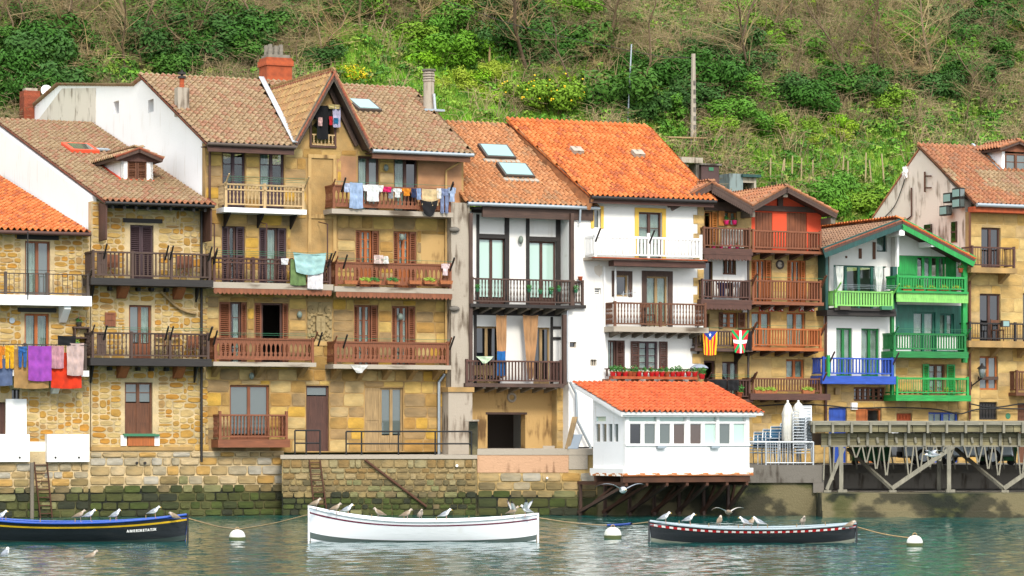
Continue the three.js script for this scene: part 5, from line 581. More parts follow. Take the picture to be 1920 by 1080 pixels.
{ const x0 = X(895, 860), x1 = X(1120, 860), yt = Y(980, 842), z = .02; thing('quay_wall', 'quay wall with pale coping, pink plaster strip and stone blocks below the dark gateway', 'wall', [(x0 + x1) / 2, -.7, z]); const yp = Y(980, 853), ys = Y(980, 886);
  const w = mesh('wall', bx(x0, x1, -.7, yp, -7, z), M.mortarY); mesh('algae_band', bx(x0, x1, -.7, .75, z, z + .01), M.mossm); mesh('coping', bx(x0, x1, yp, yt, -7, z + .05), M.conc); { const q = pr([895, 853, 1066, 886], z); mesh('plaster_strip', bx(q[0], q[1], ys, yp, z, z + .03), M.pinkw); const k = pr([1066, 853, 1102, 880], z); mesh('concrete_patch', bx(k[0] + .01, k[1], k[2], yp, z, z + .035), M.conc);  }
  stones(w, x0 + .02, x1 - .02, 0, ys, z, [], { kind: 'ash', h: [.26, .36], lw: [.4, .85], mat: quayMat(.7, 1.1), d: .05, gap: .03 }); const d = F.p(1026, 896, z); mesh('drain_pipe', bar([...d, z - .1], [...d, z + .2], .04, 10), M.wpaint);
  const c = pr([1018, 836, 1040, 842], -1); mesh('stone_trough', bx(c[0], c[1], yt, c[3], -1.6, -1), M.conc); mesh('leaning_plank', beam([X(1064, 842, -1.2), yt, -1.2], [X(1078, 782, -2), Y(1078, 782, -2), -2], .2, .04), M.tan); mesh('leaning_panel', beam([X(1074, 842, -1.1), yt, -1.1], [X(1083, 815, -1.5), Y(1083, 815, -1.5), -1.5], .4, .03), M.zinc);
}
// ---------------------------------------------------------------- quay on the right, street edge and pier
{ const z = 0, xa = X(1110, 900), xb = X(1542, 900), yt = Y(1300, 905); thing('quay_wall', 'weathered mossy concrete quay wall under the restaurant pavilion and chair terrace', 'wall', [(xa + xb) / 2, -.7, z]); mesh('wall', bx(xa, xb, -.7, yt, -6, z), M.concM); const q = pr([1404, 874, 1546, 905], z + .3); mesh('terrace_slab', bx(q[0] - 4, q[1], yt, YST + .06, -6, z + .12), M.concD); mesh('slab_end', bx(X(1525, 900, .2), X(1545, 900, .2), Y(1530, 924, .2), yt - .005, -.5, .16), M.concD); }
{ const z = 2.0, xa = X(1541, 940, z), xb = X(2100, 940, z), yt = Y(1700, 925, z); thing('quay_wall', 'low mossy concrete quay wall under the truss legs of the wooden pier', 'wall', [(xa + xb) / 2, -.7, z]); const g = new THREE.BoxGeometry(xb - xa, yt + .7, z + 6.2, 40, 1, 1); g.translate((xa + xb) / 2, (yt - .7) / 2, (z - 6.2) / 2); mesh('wall', muv(g), M.concM); mesh('ledge_floor', bx(xa, xb, yt, yt + .02, -6.2, -.8), M.ledge); mesh('footing', bx(xa, xb, -.7, .22, z, z + .25), M.concM); }
{ F = FQ; const z = .2, P = (u, v, zz = z) => [...F.p(u, v, zz), zz]; const x0 = X(1520, 800, z), x1 = X(2090, 800, z), yl = Y(1700, 922, z); thing('pier', 'weathered timber pier deck carried on pale steel trusses above the quay', 'pier', [(x0 + x1) / 2, yl, z]);
  const y = v => Y(1700, v, z), xl = X(1541, 820, z); const n = 16;
  const wm = [woodM('#8f8560'), woodM('#827a58'), woodM('#978d66'), woodM('#777052')];
  for (let i = 0; i < 2; i++) for (let k = 0; k < 9; k++) { const a = x0 + (x1 - x0) * k / 9, b = x0 + (x1 - x0) * (k + 1) / 9; mesh('deck_board', bxg(a + .01, b - .01, y(810) + i * .18, y(810) + (i + 1) * .18 - .015, z + .0, z + .08 + .01 * R()), pick(wm)); }
  for (let i = 0; i < 3; i++) for (let k = 0; k < 8; k++) { const a = xl + (x1 - xl) * k / 8, b = xl + (x1 - xl) * (k + 1) / 8; mesh('side_board', bxg(a + .01, b - .01, y(836) + i * .155, y(836) + (i + 1) * .155 - .012, z - .35, z - .28 + .01 * R()), pick(wm)); }
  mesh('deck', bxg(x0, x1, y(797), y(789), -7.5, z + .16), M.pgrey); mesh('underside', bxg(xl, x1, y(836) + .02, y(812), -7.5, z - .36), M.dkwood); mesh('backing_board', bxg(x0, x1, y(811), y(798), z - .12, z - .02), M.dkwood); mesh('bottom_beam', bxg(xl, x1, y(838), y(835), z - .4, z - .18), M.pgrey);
  for (let u = 1524; u < 1990; u += 35.5) { mesh('rib', bx(X(u, 800) - .04, X(u, 800) + .04, y(812), y(791), z + .06, z + .22), M.pgrey); if (u > 1550) mesh('rib', bx(X(u - 4, 820) - .045, X(u - 4, 820) + .045, y(836), y(812), z - .3, z - .12), M.pgrey); if (u > 1560) mesh('hanger', [beam([X(u + 14, 820), y(820), z - .2], [X(u + 16, 820), y(831), z - .2], .05, .08)], M.pgrey); }
  const S = (a, b, w = .09) => mesh('strut', beam(a, b, w, w), M.pgrey); const bk = -2.6;
  for (const u of [1578, 1780, 1992]) { mesh('leg', [beam(P(u - 1, 838), P(u - 1, 920), .16, .14)], M.pgrey); mesh('leg_foot', bx(X(u, 920) - .16, X(u, 920) + .16, yl - .02, yl + .08, z - .15, z + .15), M.pgrey); mesh('leg', beam(P(u - 20, 838, bk), P(u - 20, 918, bk), .14, .14), M.pgrey); }
  S(P(1582, 840), P(1550, 918), .12); S(P(1672, 916), P(1786, 838), .15); S(P(1672, 916), P(1590, 842, bk), .11); S(P(1882, 916), P(1994, 838), .15); S(P(1882, 916), P(1792, 842, bk), .11);
  for (const u of [1550, 1672, 1882]) mesh('leg_foot', bx(X(u, 918) - .13, X(u, 918) + .13, yl - .02, yl + .06, z - .13, z + .13), M.pgrey);
  for (const [a, c] of [[1590, 1672], [1690, 1780], [1800, 1882], [1900, 1992]]) for (let u = a + 8; u < c - 4; u += 19) { const f = (a === 1590 || a === 1800) ? (u - a) / (c - a) : 1 - (u - a) / (c - a), vb = 850 + 52 * Math.max(.15, f); S(P(u, 838), P(u + 6, vb), .05); S(P(u + 15, 838), P(u + 8, vb), .05); }
  for (let u = 1546; u < 1575; u += 9) S(P(u, 838), P(u + (u % 2 ? 4 : -2), 900), .05);
  for (let u = 1600; u < 1990; u += 23) S(P(u, 838, bk), P(u + 7, 880, bk), .05);
}
// ---------------------------------------------------------------- restaurant pavilion on steel struts
{ F = new Frame((1172 - CU) / FPX * 103.5, -103.5, 25 * Math.PI / 180); const z = 0, yb = Y(1172, 893), y1 = Y(1290, 880), x1 = X(1405, 850), [zb] = F.q(1112, 850, 0); thing('pavilion', 'white glazed restaurant pavilion with orange roof standing on rusty struts over the water', 'pavilion', [x1 / 2, yb, z]);
  const W = [[1181, 794, 1203, 833], [1208, 794, 1230, 833], [1236, 794, 1258, 833], [1263, 794, 1285, 833], [1294, 794, 1316, 833], [1321, 794, 1343, 833], [1348, 794, 1370, 833], [1375, 794, 1397, 833]].map((w, i) => [...w, { f: 'wpaint', n: 1, ft: .022, g: ['glassK', 'glassS', 'glassS', 'glassB', 'glassB', 'glassP', 'glassS', 'glassP'][i] }]); const Tr = [[1180, 778, 1231, 791], [1235, 778, 1285, 791], [1294, 778, 1343, 791], [1347, 778, 1396, 791]].map(w => [...w, { f: 'wpaint', n: 1, ft: .02, g: 'glassP', name: 'transom_window' }]);  // transoms and paler panes carry the reflection in their glass colour
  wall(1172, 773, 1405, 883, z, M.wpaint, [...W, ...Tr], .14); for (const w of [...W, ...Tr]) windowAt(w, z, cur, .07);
  for (const u of [1176, 1233, 1289, 1345, 1400]) { const q = X(u, 820); mesh('pilaster', bx(q - .06, q + .06, Y(u, 834), Y(u, 774), 0, .04), M.wpaint); } { const q = pr([1172, 832, 1405, 836], 0); mesh('sill', bx(q[0], q[1], q[2], q[3], 0, .07), M.wpaint); }
  const yt = Y(1172, 773), zB = zb; // left wall with its own row of windows
  const e0 = Y(1165, 772, .3), [zR, yR] = F.q(1075, 718, X(1165, 772, .3)), L = Math.hypot(yR - e0, .3 - zR), Uv = V3(0, (yR - e0) / L, (zR - .3) / L), xl = X(1165, 772, .3), xr = X(1432, 771, .3);
  const sd = (u0, v0, u1, v1) => { const a = F.q(u0, v1, 0), c = F.q(u1, v0, 0); return [a[0], c[0], a[1], c[1]]; }, SW = [[1117, 795, 1125, 828], [1129, 795, 1137, 828], [1141, 795, 1148, 828], [1152, 795, 1159, 828], [1163, 795, 1170, 828], [1117, 781, 1136, 790], [1152, 781, 1170, 790]].map(q => sd(...q)), roofY = zz => e0 + (yR - e0) * (.3 - zz) / (.3 - zR) - .14;
  mesh('side_wall', extX([[-.14, y1], [zB, y1], [zB, roofY(zB)], [-.14, roofY(-.14)]], 0, .12, SW.map(s => [[s[0], s[2]], [s[1], s[2]], [s[1], s[3]], [s[0], s[3]]])), M.whitew); for (const s of SW) mesh('side_pane', bx(.05, .06, s[2], s[3], s[0], s[1]), s[3] - s[2] < .4 ? M.glassP : M.glassS);  // upper side panes likewise coloured pale to stand for reflection
  mesh('side_wall', extX([[-.14, y1], [zB, y1], [zB, roofY(zB)], [-.14, roofY(-.14)]], x1 - .12, .12), M.whitew); mesh('back_wall', bx(.12, x1 - .12, y1, roofY(zB), zB, zB + .1), M.tan);
  mesh('floor', bx(0, x1, yb + .02, y1 - .003, zB, -.003), M.concD); { const g = []; for (let i = 0; i < 4; i++) { const p = .7 + i * 1.05; g.push(bx(p, p + .7, y1 + .68, y1 + .73, -2.1, -1.2), bx(p + .3, p + .38, y1, y1 + .68, -1.7, -1.62)); } for (const q of g.length ? [0, 1, 2, 3] : []) mesh('dining_table', g.slice(q * 2, q * 2 + 2), M.brown); }
  // rusty white base band
  mesh('base_band', bx(-.12, x1 + .1, yb + .11, y1 + .04, .003, .1), M.wpaint); mesh('rusty_strip', bx(-.121, x1 + .101, yb + .05, yb + .11, .003, .101), M.rustw); mesh('rusty_edge', bx(-.13, x1 + .11, yb, yb + .05, .0, .11), mk('#a86434', { map: TX.mott2 })); mesh('base_band', bx(-.13, -.003, yb + .1, y1 + .03, zB, .09), M.wpaint); mesh('rusty_strip', bx(-.131, -.003, yb, yb + .1, zB, .088), M.rustw);
  const g = grp('roof'); roofPlane(g, V3(xl, e0, .3), V3(1, 0, 0), Uv, [[0, 0], [xr - xl, 0], [xr - xl, L], [0, L]], TP.rail, { w: .2, l: .4, deck: 'wpaint' }); mesh('fascia', bxg(xl + .1, xr - .25, e0 - .17, e0 - .1, .05, .2), M.wpaint, g); mesh('barge_board', beam([xl + .03, e0 - .1, .3], [xl + .03, yR - .1, zR], .05, .14), M.wpaint, g);
  for (const u of [1240, 1341]) { const p = F.p(u, 838, .1); mesh('lamp', bx(p[0] - .16, p[0] + .16, p[1] - .05, p[1] + .05, .0, .16), M.zinc); }
  // steel frame below
  const y0 = yb - .02; mesh('edge_beam', bxg(-.1, x1, y0 - .2, y0, -.15, .05), M.rustm); mesh('edge_beam', bxg(-.1, x1, y0 - .2, y0, -2.2, -2.05), M.rustm);
  for (let i = 0; i < 7; i++) { const x = .05 + (x1 - .15) * i / 6, wz = Math.min(-1.3, -(107 - 103.5) / F.c + x * F.s / F.c + .1), m = i % 2 ? M.rustm : M.dkwood; mesh('joist', beam([x, y0 - .26, .02], [x, y0 - .26, Math.min(wz, -1.5)], .1, .12), M.rustm); mesh('strut', beam([x, y0 - .3, -.05], [x, .12, wz], .11, .11), m); mesh('strut', beam([x + .12, y0 - .32, -1.1], [x + .12, .1, wz], .08, .08), M.rustm); mesh('upright', beam([x, y0 - .3, wz + .15], [x, .02, wz + .15], .1, .1), M.dkwood); }
  F = FQ;
}
// terrace with stacked chairs, parasols and a railing
{ const z = .05, gx = X(1405, 850, z), hx = X(1525, 850, z), y0 = YST + .06, yr = Y(1460, 829, z); thing('railing', 'steel railing around the stacked chairs beside the pavilion', 'railing', [(gx + hx) / 2, y0, z]); mesh('top_rail', bar([gx, yr, z], [hx, yr, z], .03, 8), M.steel); for (const u of [1436, 1525]) mesh('post', bar([X(u, 850, z), y0, z], [X(u, 850, z), yr, z], .035, 8), M.steel); for (let u = 1440; u < 1484; u += 4.6) mesh('baluster', bar([X(u, 850, z), y0 + .08, z], [X(u, 850, z), yr - .03, z], .014, 5), M.steel); mesh('bottom_rail', bar([X(1436, 850, z), y0 + .08, z], [X(1525, 850, z), y0 + .08, z], .02, 6), M.steel); }
const chairProto = (seatM) => { const g = new THREE.Group(); base = [0, 0, 0]; const fr = []; for (const s of [-1, 1]) { fr.push(tube([[s * .24, 0, .26], [s * .25, .3, .22], [s * .26, .62, .2], [s * .26, .66, .1], [s * .25, .64, -.18]], .017, 10, 5), tube([[s * .24, 0, -.28], [s * .23, .42, -.2], [s * .22, .86, -.3]], .017, 8, 5)); } fr.push(bar([-.22, .86, -.3], [.22, .86, -.3], .017, 5), bar([-.24, .42, .2], [.24, .42, .2], .014, 5)); mesh('frame', fr, M.steel, g); const sl = []; for (let i = 0; i < 6; i++) sl.push(bx(-.22, .22, .43, .445, -.19 + i * .068, -.14 + i * .068)); mesh('seat', sl, seatM, g); const bs = []; for (let i = 0; i < 5; i++) bs.push(bx(-.21, .21, .5 + i * .072, .55 + i * .072, -.235 - i * .018, -.222 - i * .018)); mesh('backrest', bs, seatM, g); return g; };
{ const A = chairProto(mk('#dfe5e8', { roughness: .4 })), B = chairProto(mk('#2f5f7c', { roughness: .5 })); const put = (p, u, z, k, dy, ry, label, group) => { const o = p.clone(); o.name = numbered('stacking_chair'); const w = F.w(X(u, 870, z), YST + .065 + k * dy, z - k * .018); o.position.copy(w); o.rotation.y = ry; tag(o, label, 'chair', group); scene.add(o); };
  for (let k = 0; k < 13; k++) put(A, 1505, -.35, k, .105, -.6, 'white slatted chair in the tall stack behind the steel railing', 'chairs in the tall stack');
  for (const [u, z, n] of [[1486, -2.2, 9], [1470, -1.6, 7], [1452, -1.2, 6], [1437, -1.8, 5], [1420, -2.2, 4]]) for (let k = 0; k < n; k++) put(B, u, z, k, .105, -.4, 'blue slatted steel chair in a low stack beside the tall white stack', 'chairs in the low stacks'); }
for (const [u, lab] of [[1477, 'closed white parasol leaning between the blue chair stacks'], [1497, 'closed white parasol standing behind the tall white chair stack']]) { const z = u < 1490 ? -.7 : -1.9, x = X(u, 800, z), y0 = YST + .06, yt = Y(u, 753, z), yb = Y(u, u < 1490 ? 832 : 800, z); thing('parasol', lab, 'parasol', [x, y0, z], 'closed parasols'); mesh('pole', bar([x, y0, z], [x, yt, z], .025, 8), M.steel); const g = lathe([[.05, 0], [.2, .03], [.21, .3], [.19, .62], [.21, .7], [.12, .9], [.02, 1]], 16), p = g.attributes.position; for (let i = 0; i < p.count; i++) { const a = Math.atan2(p.getZ(i), p.getX(i)), k = 1 + .16 * Math.sin(a * 6); p.setXYZ(i, p.getX(i) * k, p.getY(i) * (yt - yb), p.getZ(i) * k); } g.computeVertexNormals(); g.translate(x, yb, z); mesh('canopy', g, M.curt); const f = lathe([[0, .06], [.05, .02], [.02, -.02]], 8); f.translate(x, yt, z); mesh('finial', f, M.wpaint); }
// vehicles and bins on the street under the pier
{ const car = (u, z, paint, label) => { const x = X(u, 860, z); thing('parked_car', label, 'car', [x, YST, z]); const s = new THREE.Shape(); [[-2, .35], [-2.02, .75], [-1.75, .92], [-1.1, 1.0], [-.6, 1.42], [.8, 1.46], [1.6, 1.05], [1.98, .9], [2.02, .4]].forEach(([a, b], i) => i ? s.lineTo(x + a, YST + b) : s.moveTo(x + a, YST + b)); const b = new THREE.ExtrudeGeometry(s, { depth: 1.5, bevelSize: .08, bevelThickness: .08, bevelSegments: 3 }); b.translate(0, 0, z - .75); mesh('body', b, paint); const wn = new THREE.Shape(); [[-.95, 1.0], [-.52, 1.36], [.72, 1.39], [1.25, 1.05]].forEach(([a, c], i) => i ? wn.lineTo(x + a, YST + c) : wn.moveTo(x + a, YST + c)); const gl = new THREE.ExtrudeGeometry(wn, { depth: 1.68, bevelEnabled: false }); gl.translate(0, 0, z - .84); mesh('window', gl, M.glassK); for (const a of [-1.3, 1.3]) for (const d of [-.82, .68]) { const wg = grp('wheel'); mesh('tyre', bar([x + a, YST + .31, z + d], [x + a, YST + .31, z + d + .16], .31, 18), M.black, wg); mesh('rim', bar([x + a, YST + .31, z + d - .01], [x + a, YST + .31, z + d + .17], .18, 12), M.steel, wg); } mesh('headlight', bx(x - 2.08, x - 1.9, YST + .62, YST + .76, z + .45, z + .75), M.skyl); mesh('bumper', bx(x - 2.12, x - 2.0, YST + .3, YST + .5, z - .7, z + .7), M.black); };
  car(1712, -9, mk('#e9eaea', { roughness: .3 }), 'white parked car seen through the pier struts'); car(1790, -6.5, mk('#b9c0c4', { roughness: .3, metalness: .4 }), 'silver parked car under the pier deck');
  for (const [u, lab] of [[1630, 'dark green street container behind the pier trusses beside the white car'], [1868, 'dark green street container under the pier past the silver car']]) { const z = -6.5, x = X(u, 860, z); thing('waste_container', lab, 'container', [x, YST, z]); const s = new THREE.BoxGeometry(1.6, 1.25, 1, 1, 1, 1), p = s.attributes.position; for (let i = 0; i < p.count; i++) if (p.getY(i) < 0) { p.setX(i, p.getX(i) * .85); p.setZ(i, p.getZ(i) * .85); } s.translate(x, YST + .78, z); mesh('bin_body', s, M.green); mesh('lid', bx(x - .84, x + .84, YST + 1.4, YST + 1.5, z - .55, z + .55), M.teal); for (const a of [-.55, .55]) mesh('wheel', bar([x + a, YST + .1, z - .3], [x + a, YST + .1, z + .3], .1, 10), M.black); } }
// ---------------------------------------------------------------- boats, buoys, ropes, gulls
F = FW;
const wx = (u, D) => (u - CU) / FPX * D, wy = (v, D) => CAMH + (CV - v) / FPX * D;
function boat(label, u0, u1, D, h0, hm, h1, beam_, cols) { // heights of the gunwale above water at the left end, middle and right end
  const xa = wx(u0, D), xb = wx(u1, D), L = xb - xa, zc = -D, dr = .22; thing('rowing_boat', label, 'boat', [(xa + xb) / 2, 0, zc]);
  const B = s => beam_ / 2 * Math.pow(Math.max(0, 1 - Math.pow(Math.abs(2 * s - 1), 2.4)), .75), sh = s => { const k = 2 * s - 1; return hm + (k < 0 ? h0 - hm : h1 - hm) * Math.pow(Math.abs(k), 2.2); };
  const pt = (s, t, side, off = 0) => { const y0 = -dr + .12 * Math.pow(Math.abs(2 * s - 1), 6), y = y0 + (sh(s) - y0) * t, w = (B(s) * (.28 + .72 * Math.pow(t, .55)) + off) * (t <= 0 ? 0 : 1), rake = (s - .5) * .12 * (1 - t) * -1.0; return [xa + s * L + rake, y, zc + side * (w + .012)]; };
  const strip = (t0, t1, off, n = 60, m = 6) => { const p = [], idx = []; for (const sd of [1, -1]) { const b0 = p.length / 3; for (let j = 0; j <= m; j++) for (let i = 0; i <= n; i++) p.push(...pt(i / n, t0 + (t1 - t0) * j / m, sd, off)); for (let j = 0; j < m; j++) for (let i = 0; i < n; i++) { const a = b0 + j * (n + 1) + i; sd > 0 ? idx.push(a, a + 1, a + n + 2, a, a + n + 2, a + n + 1) : idx.push(a, a + n + 2, a + 1, a, a + n + 1, a + n + 2); } } const g = new THREE.BufferGeometry(); g.setAttribute('position', new THREE.Float32BufferAttribute(p, 3)); g.setAttribute('uv', new THREE.Float32BufferAttribute(Float32Array.from({ length: p.length / 3 * 2 }, (_, i) => i % 2 ? p[(i >> 1) * 3 + 1] * 2 : p[(i >> 1) * 3] * .35), 2)); g.setIndex(idx); g.computeVertexNormals(); return g; };
  const D2 = { side: THREE.DoubleSide, roughness: .45, bumpMap: TX.bump, bumpScale: .004 }; const pm = c => mk(c, { ...D2, map: cols.hull === '#f2f3f5' ? TX.plas : TX.mott2 });
  mesh('hull', strip(.0, 1, 0), pm(cols.hull)); mesh('inner_hull', strip(.12, .99, -.035), pm(cols.inner)); if (cols.boot) mesh('waterline_band', strip(.18, .18 + .16, .006), pm(cols.boot));
  if (cols.stripe) { const [a, b, c] = cols.stripe; mesh('stripe', strip(a, b, .009, 60, 1), pm(c)); } if (cols.dash) { for (let i = 0; i < 26; i++) { const g = [], p = [], s0 = .02 + .96 * i / 26, s1 = s0 + .018; for (const sd of [1]) { p.push(...pt(s0, .84, sd, .016), ...pt(s1, .84, sd, .016), ...pt(s1, .92, sd, .016), ...pt(s0, .84, sd, .016), ...pt(s1, .92, sd, .016), ...pt(s0, .92, sd, .016)); } const q = new THREE.BufferGeometry(); q.setAttribute('position', new THREE.Float32BufferAttribute(p, 3)); q.computeVertexNormals(); mesh('painted_dash', q, M.wpaint); } }
  const gw = side => { const P = []; for (let i = 0; i <= 24; i++) { const q = pt(.005 + .99 * i / 24, 1, side, .01); P.push([q[0], q[1] + .012, q[2]]); } return tube(P, .032, 60, 6); }; for (const s of [1, -1]) mesh('gunwale', gw(s), pm(cols.gun)); for (let i = 0; i < 5; i++) { const s = .18 + .16 * i, y = sh(s) - .2; mesh('thwart', bx(xa + s * L - .11, xa + s * L + .11, y, y + .035, zc - B(s) * .74, zc + B(s) * .74), pm(cols.inner)); } for (let i = 0; i < 6; i++) { const s = .14 + .14 * i, q = pt(s, 1, 1); mesh('thole_pin', bar([q[0], q[1], q[2] - .02], [q[0], q[1] + .14, q[2] - .02], .012, 5), M.tan); }
  for (const [s, h] of [[0, h0], [1, h1]]) { const x = xa + s * L + (s ? .0 : -.0), d = s ? -1 : 1; mesh('stem', bx(x - .022, x + .022, -.15, h + .04, zc - .04, zc + .04), pm(cols.gun2 || cols.hull)); const c = new THREE.Shape(); const q = .09; c.moveTo(0, -.02); for (let i = 0; i <= 8; i++) { const k = i / 8 * q; c.lineTo(k * L, B(k) + .01); } for (let i = 8; i >= 0; i--) { const k = i / 8 * q; c.lineTo(k * L, -B(k) - .01); } const g = new THREE.ExtrudeGeometry(c, { depth: .03, bevelEnabled: false }); g.rotateX(-Math.PI / 2); if (s) g.rotateY(Math.PI); g.translate(x, (s ? h1 : h0) - .1, zc); mesh('foredeck', g, pm(cols.inner)); }
  return { pt, xa, L, zc, sh, o: cur, b: base };
}
const bt1 = boat('black rowing boat with blue interior, yellow stripe and white lettering', -110, 352, 81.2, .8, .5, .72, 1.6, { hull: '#1c2128', inner: '#1f55c8', gun: '#2258c4', gun2: '#16181c', stripe: [.82, .88, '#e0b81c'], boot: '#33423f' });
const bt2 = boat('white rowing boat with a thin maroon stripe, covered in gulls', 579, 1009, 81.2, .93, .55, .73, 1.7, { hull: '#f2f3f5', inner: '#cfd8de', gun: '#e9edf0', stripe: [.84, .885, '#6a1a36'], boot: '#55605c' });
boat('dark grey rowing boat with a red and white checked stripe', 1217, 1606, 80.6, .56, .36, .5, 1.5, { hull: '#2a2d33', inner: '#9fb4c4', gun: '#aebfcc', gun2: '#23262b', stripe: [.83, .93, '#c42026'], dash: 1, boot: '#8f9488' });
{ const font = await new FontLoader().loadAsync('fonts/droid/droid_sans_bold.typeface.json'), txt = 'AMERIKETATIK', s0 = .765, zz = 0; cur = bt1.o; base = bt1.b; const wm = mk('#eeeeea'); let adv = 0; [...txt].forEach((c, i) => { const s = s0 + adv; adv += font.data.glyphs[c].ha / font.data.resolution * .072 * 1.12 / bt1.L; const p = bt1.pt(s, .62, 1, .012), q = bt1.pt(s + .008, .62, 1, .012), g = new TextGeometry(c, { font, size: .072, depth: .006, curveSegments: 3 }); g.rotateX(.24); g.rotateY(-Math.atan2(q[2] - p[2], q[0] - p[0])); g.translate(p[0], p[1], p[2] + .008); mesh('letter', g, wm); }); }
for (const [u, v, r, lab] of [[445, 1003, .21, 'white mooring buoy between the black boat and the white boat'], [1149, 1000, .23, 'round white mooring buoy between the white boat and the dark grey boat'], [1715, 1014, .2, 'white mooring buoy with a green foot past the dark grey boat']]) { const D = CAMH * FPX / (v + 10 - CV), x = wx(u, D); thing('mooring_buoy', lab, 'buoy', [x, 0, -D]); const s = new THREE.SphereGeometry(r, 20, 14); s.scale(1.05, .92, 1.05); s.translate(x, r * .5, -D); mesh('float', s, mk('#efefec', { map: TX.mott2, roughness: .5 })); mesh('waterline_band', lathe([[r * 1.03, -.02], [r * 1.085, r * .3], [r * 1.075, r * .42]], 20).translate(x, 0, -D), mk('#4c5530')); mesh('ring', new THREE.TorusGeometry(.05, .015, 6, 12).translate(x, r * 1.45, -D), M.tan); }
const rope = (lab, pts, m = 'tan') => { const P = pts.map(([u, v, D]) => [wx(u, D), wy(v, D), -D]); thing('mooring_rope', lab, 'rope', P[0], 'mooring ropes'); mesh('rope', tube(P, .018, 40, 6), M[m]); };
rope('rope from the black boat bow down to its white buoy', [[352, 972, 81.2], [395, 984, 82], [445, 993, 86]]); rope('rope from the buoy up to the white boat bow', [[445, 993, 86], [510, 982, 84], [579, 965, 81.2]]); rope('rope from the white boat stern towards the round buoy', [[1009, 971, 81.2], [1070, 980, 82.5], [1140, 985, 85], [1170, 984, 84], [1218, 979, 80.6]]); rope('rope from the dark grey boat to the last buoy', [[1606, 988, 80.6], [1655, 1001, 80.5], [1715, 1010, 81]]);
{ const P = [[1139, 985, 85], [1165, 984, 84], [1184, 982, 83]].map(([u, v, D]) => [wx(u, D), wy(v, D), -D]); thing('rope_sleeve', 'blue plastic sleeve on the rope above the round buoy', 'sleeve', P[0]); mesh('sleeve', tube(P, .035, 10, 8), M.blue); }
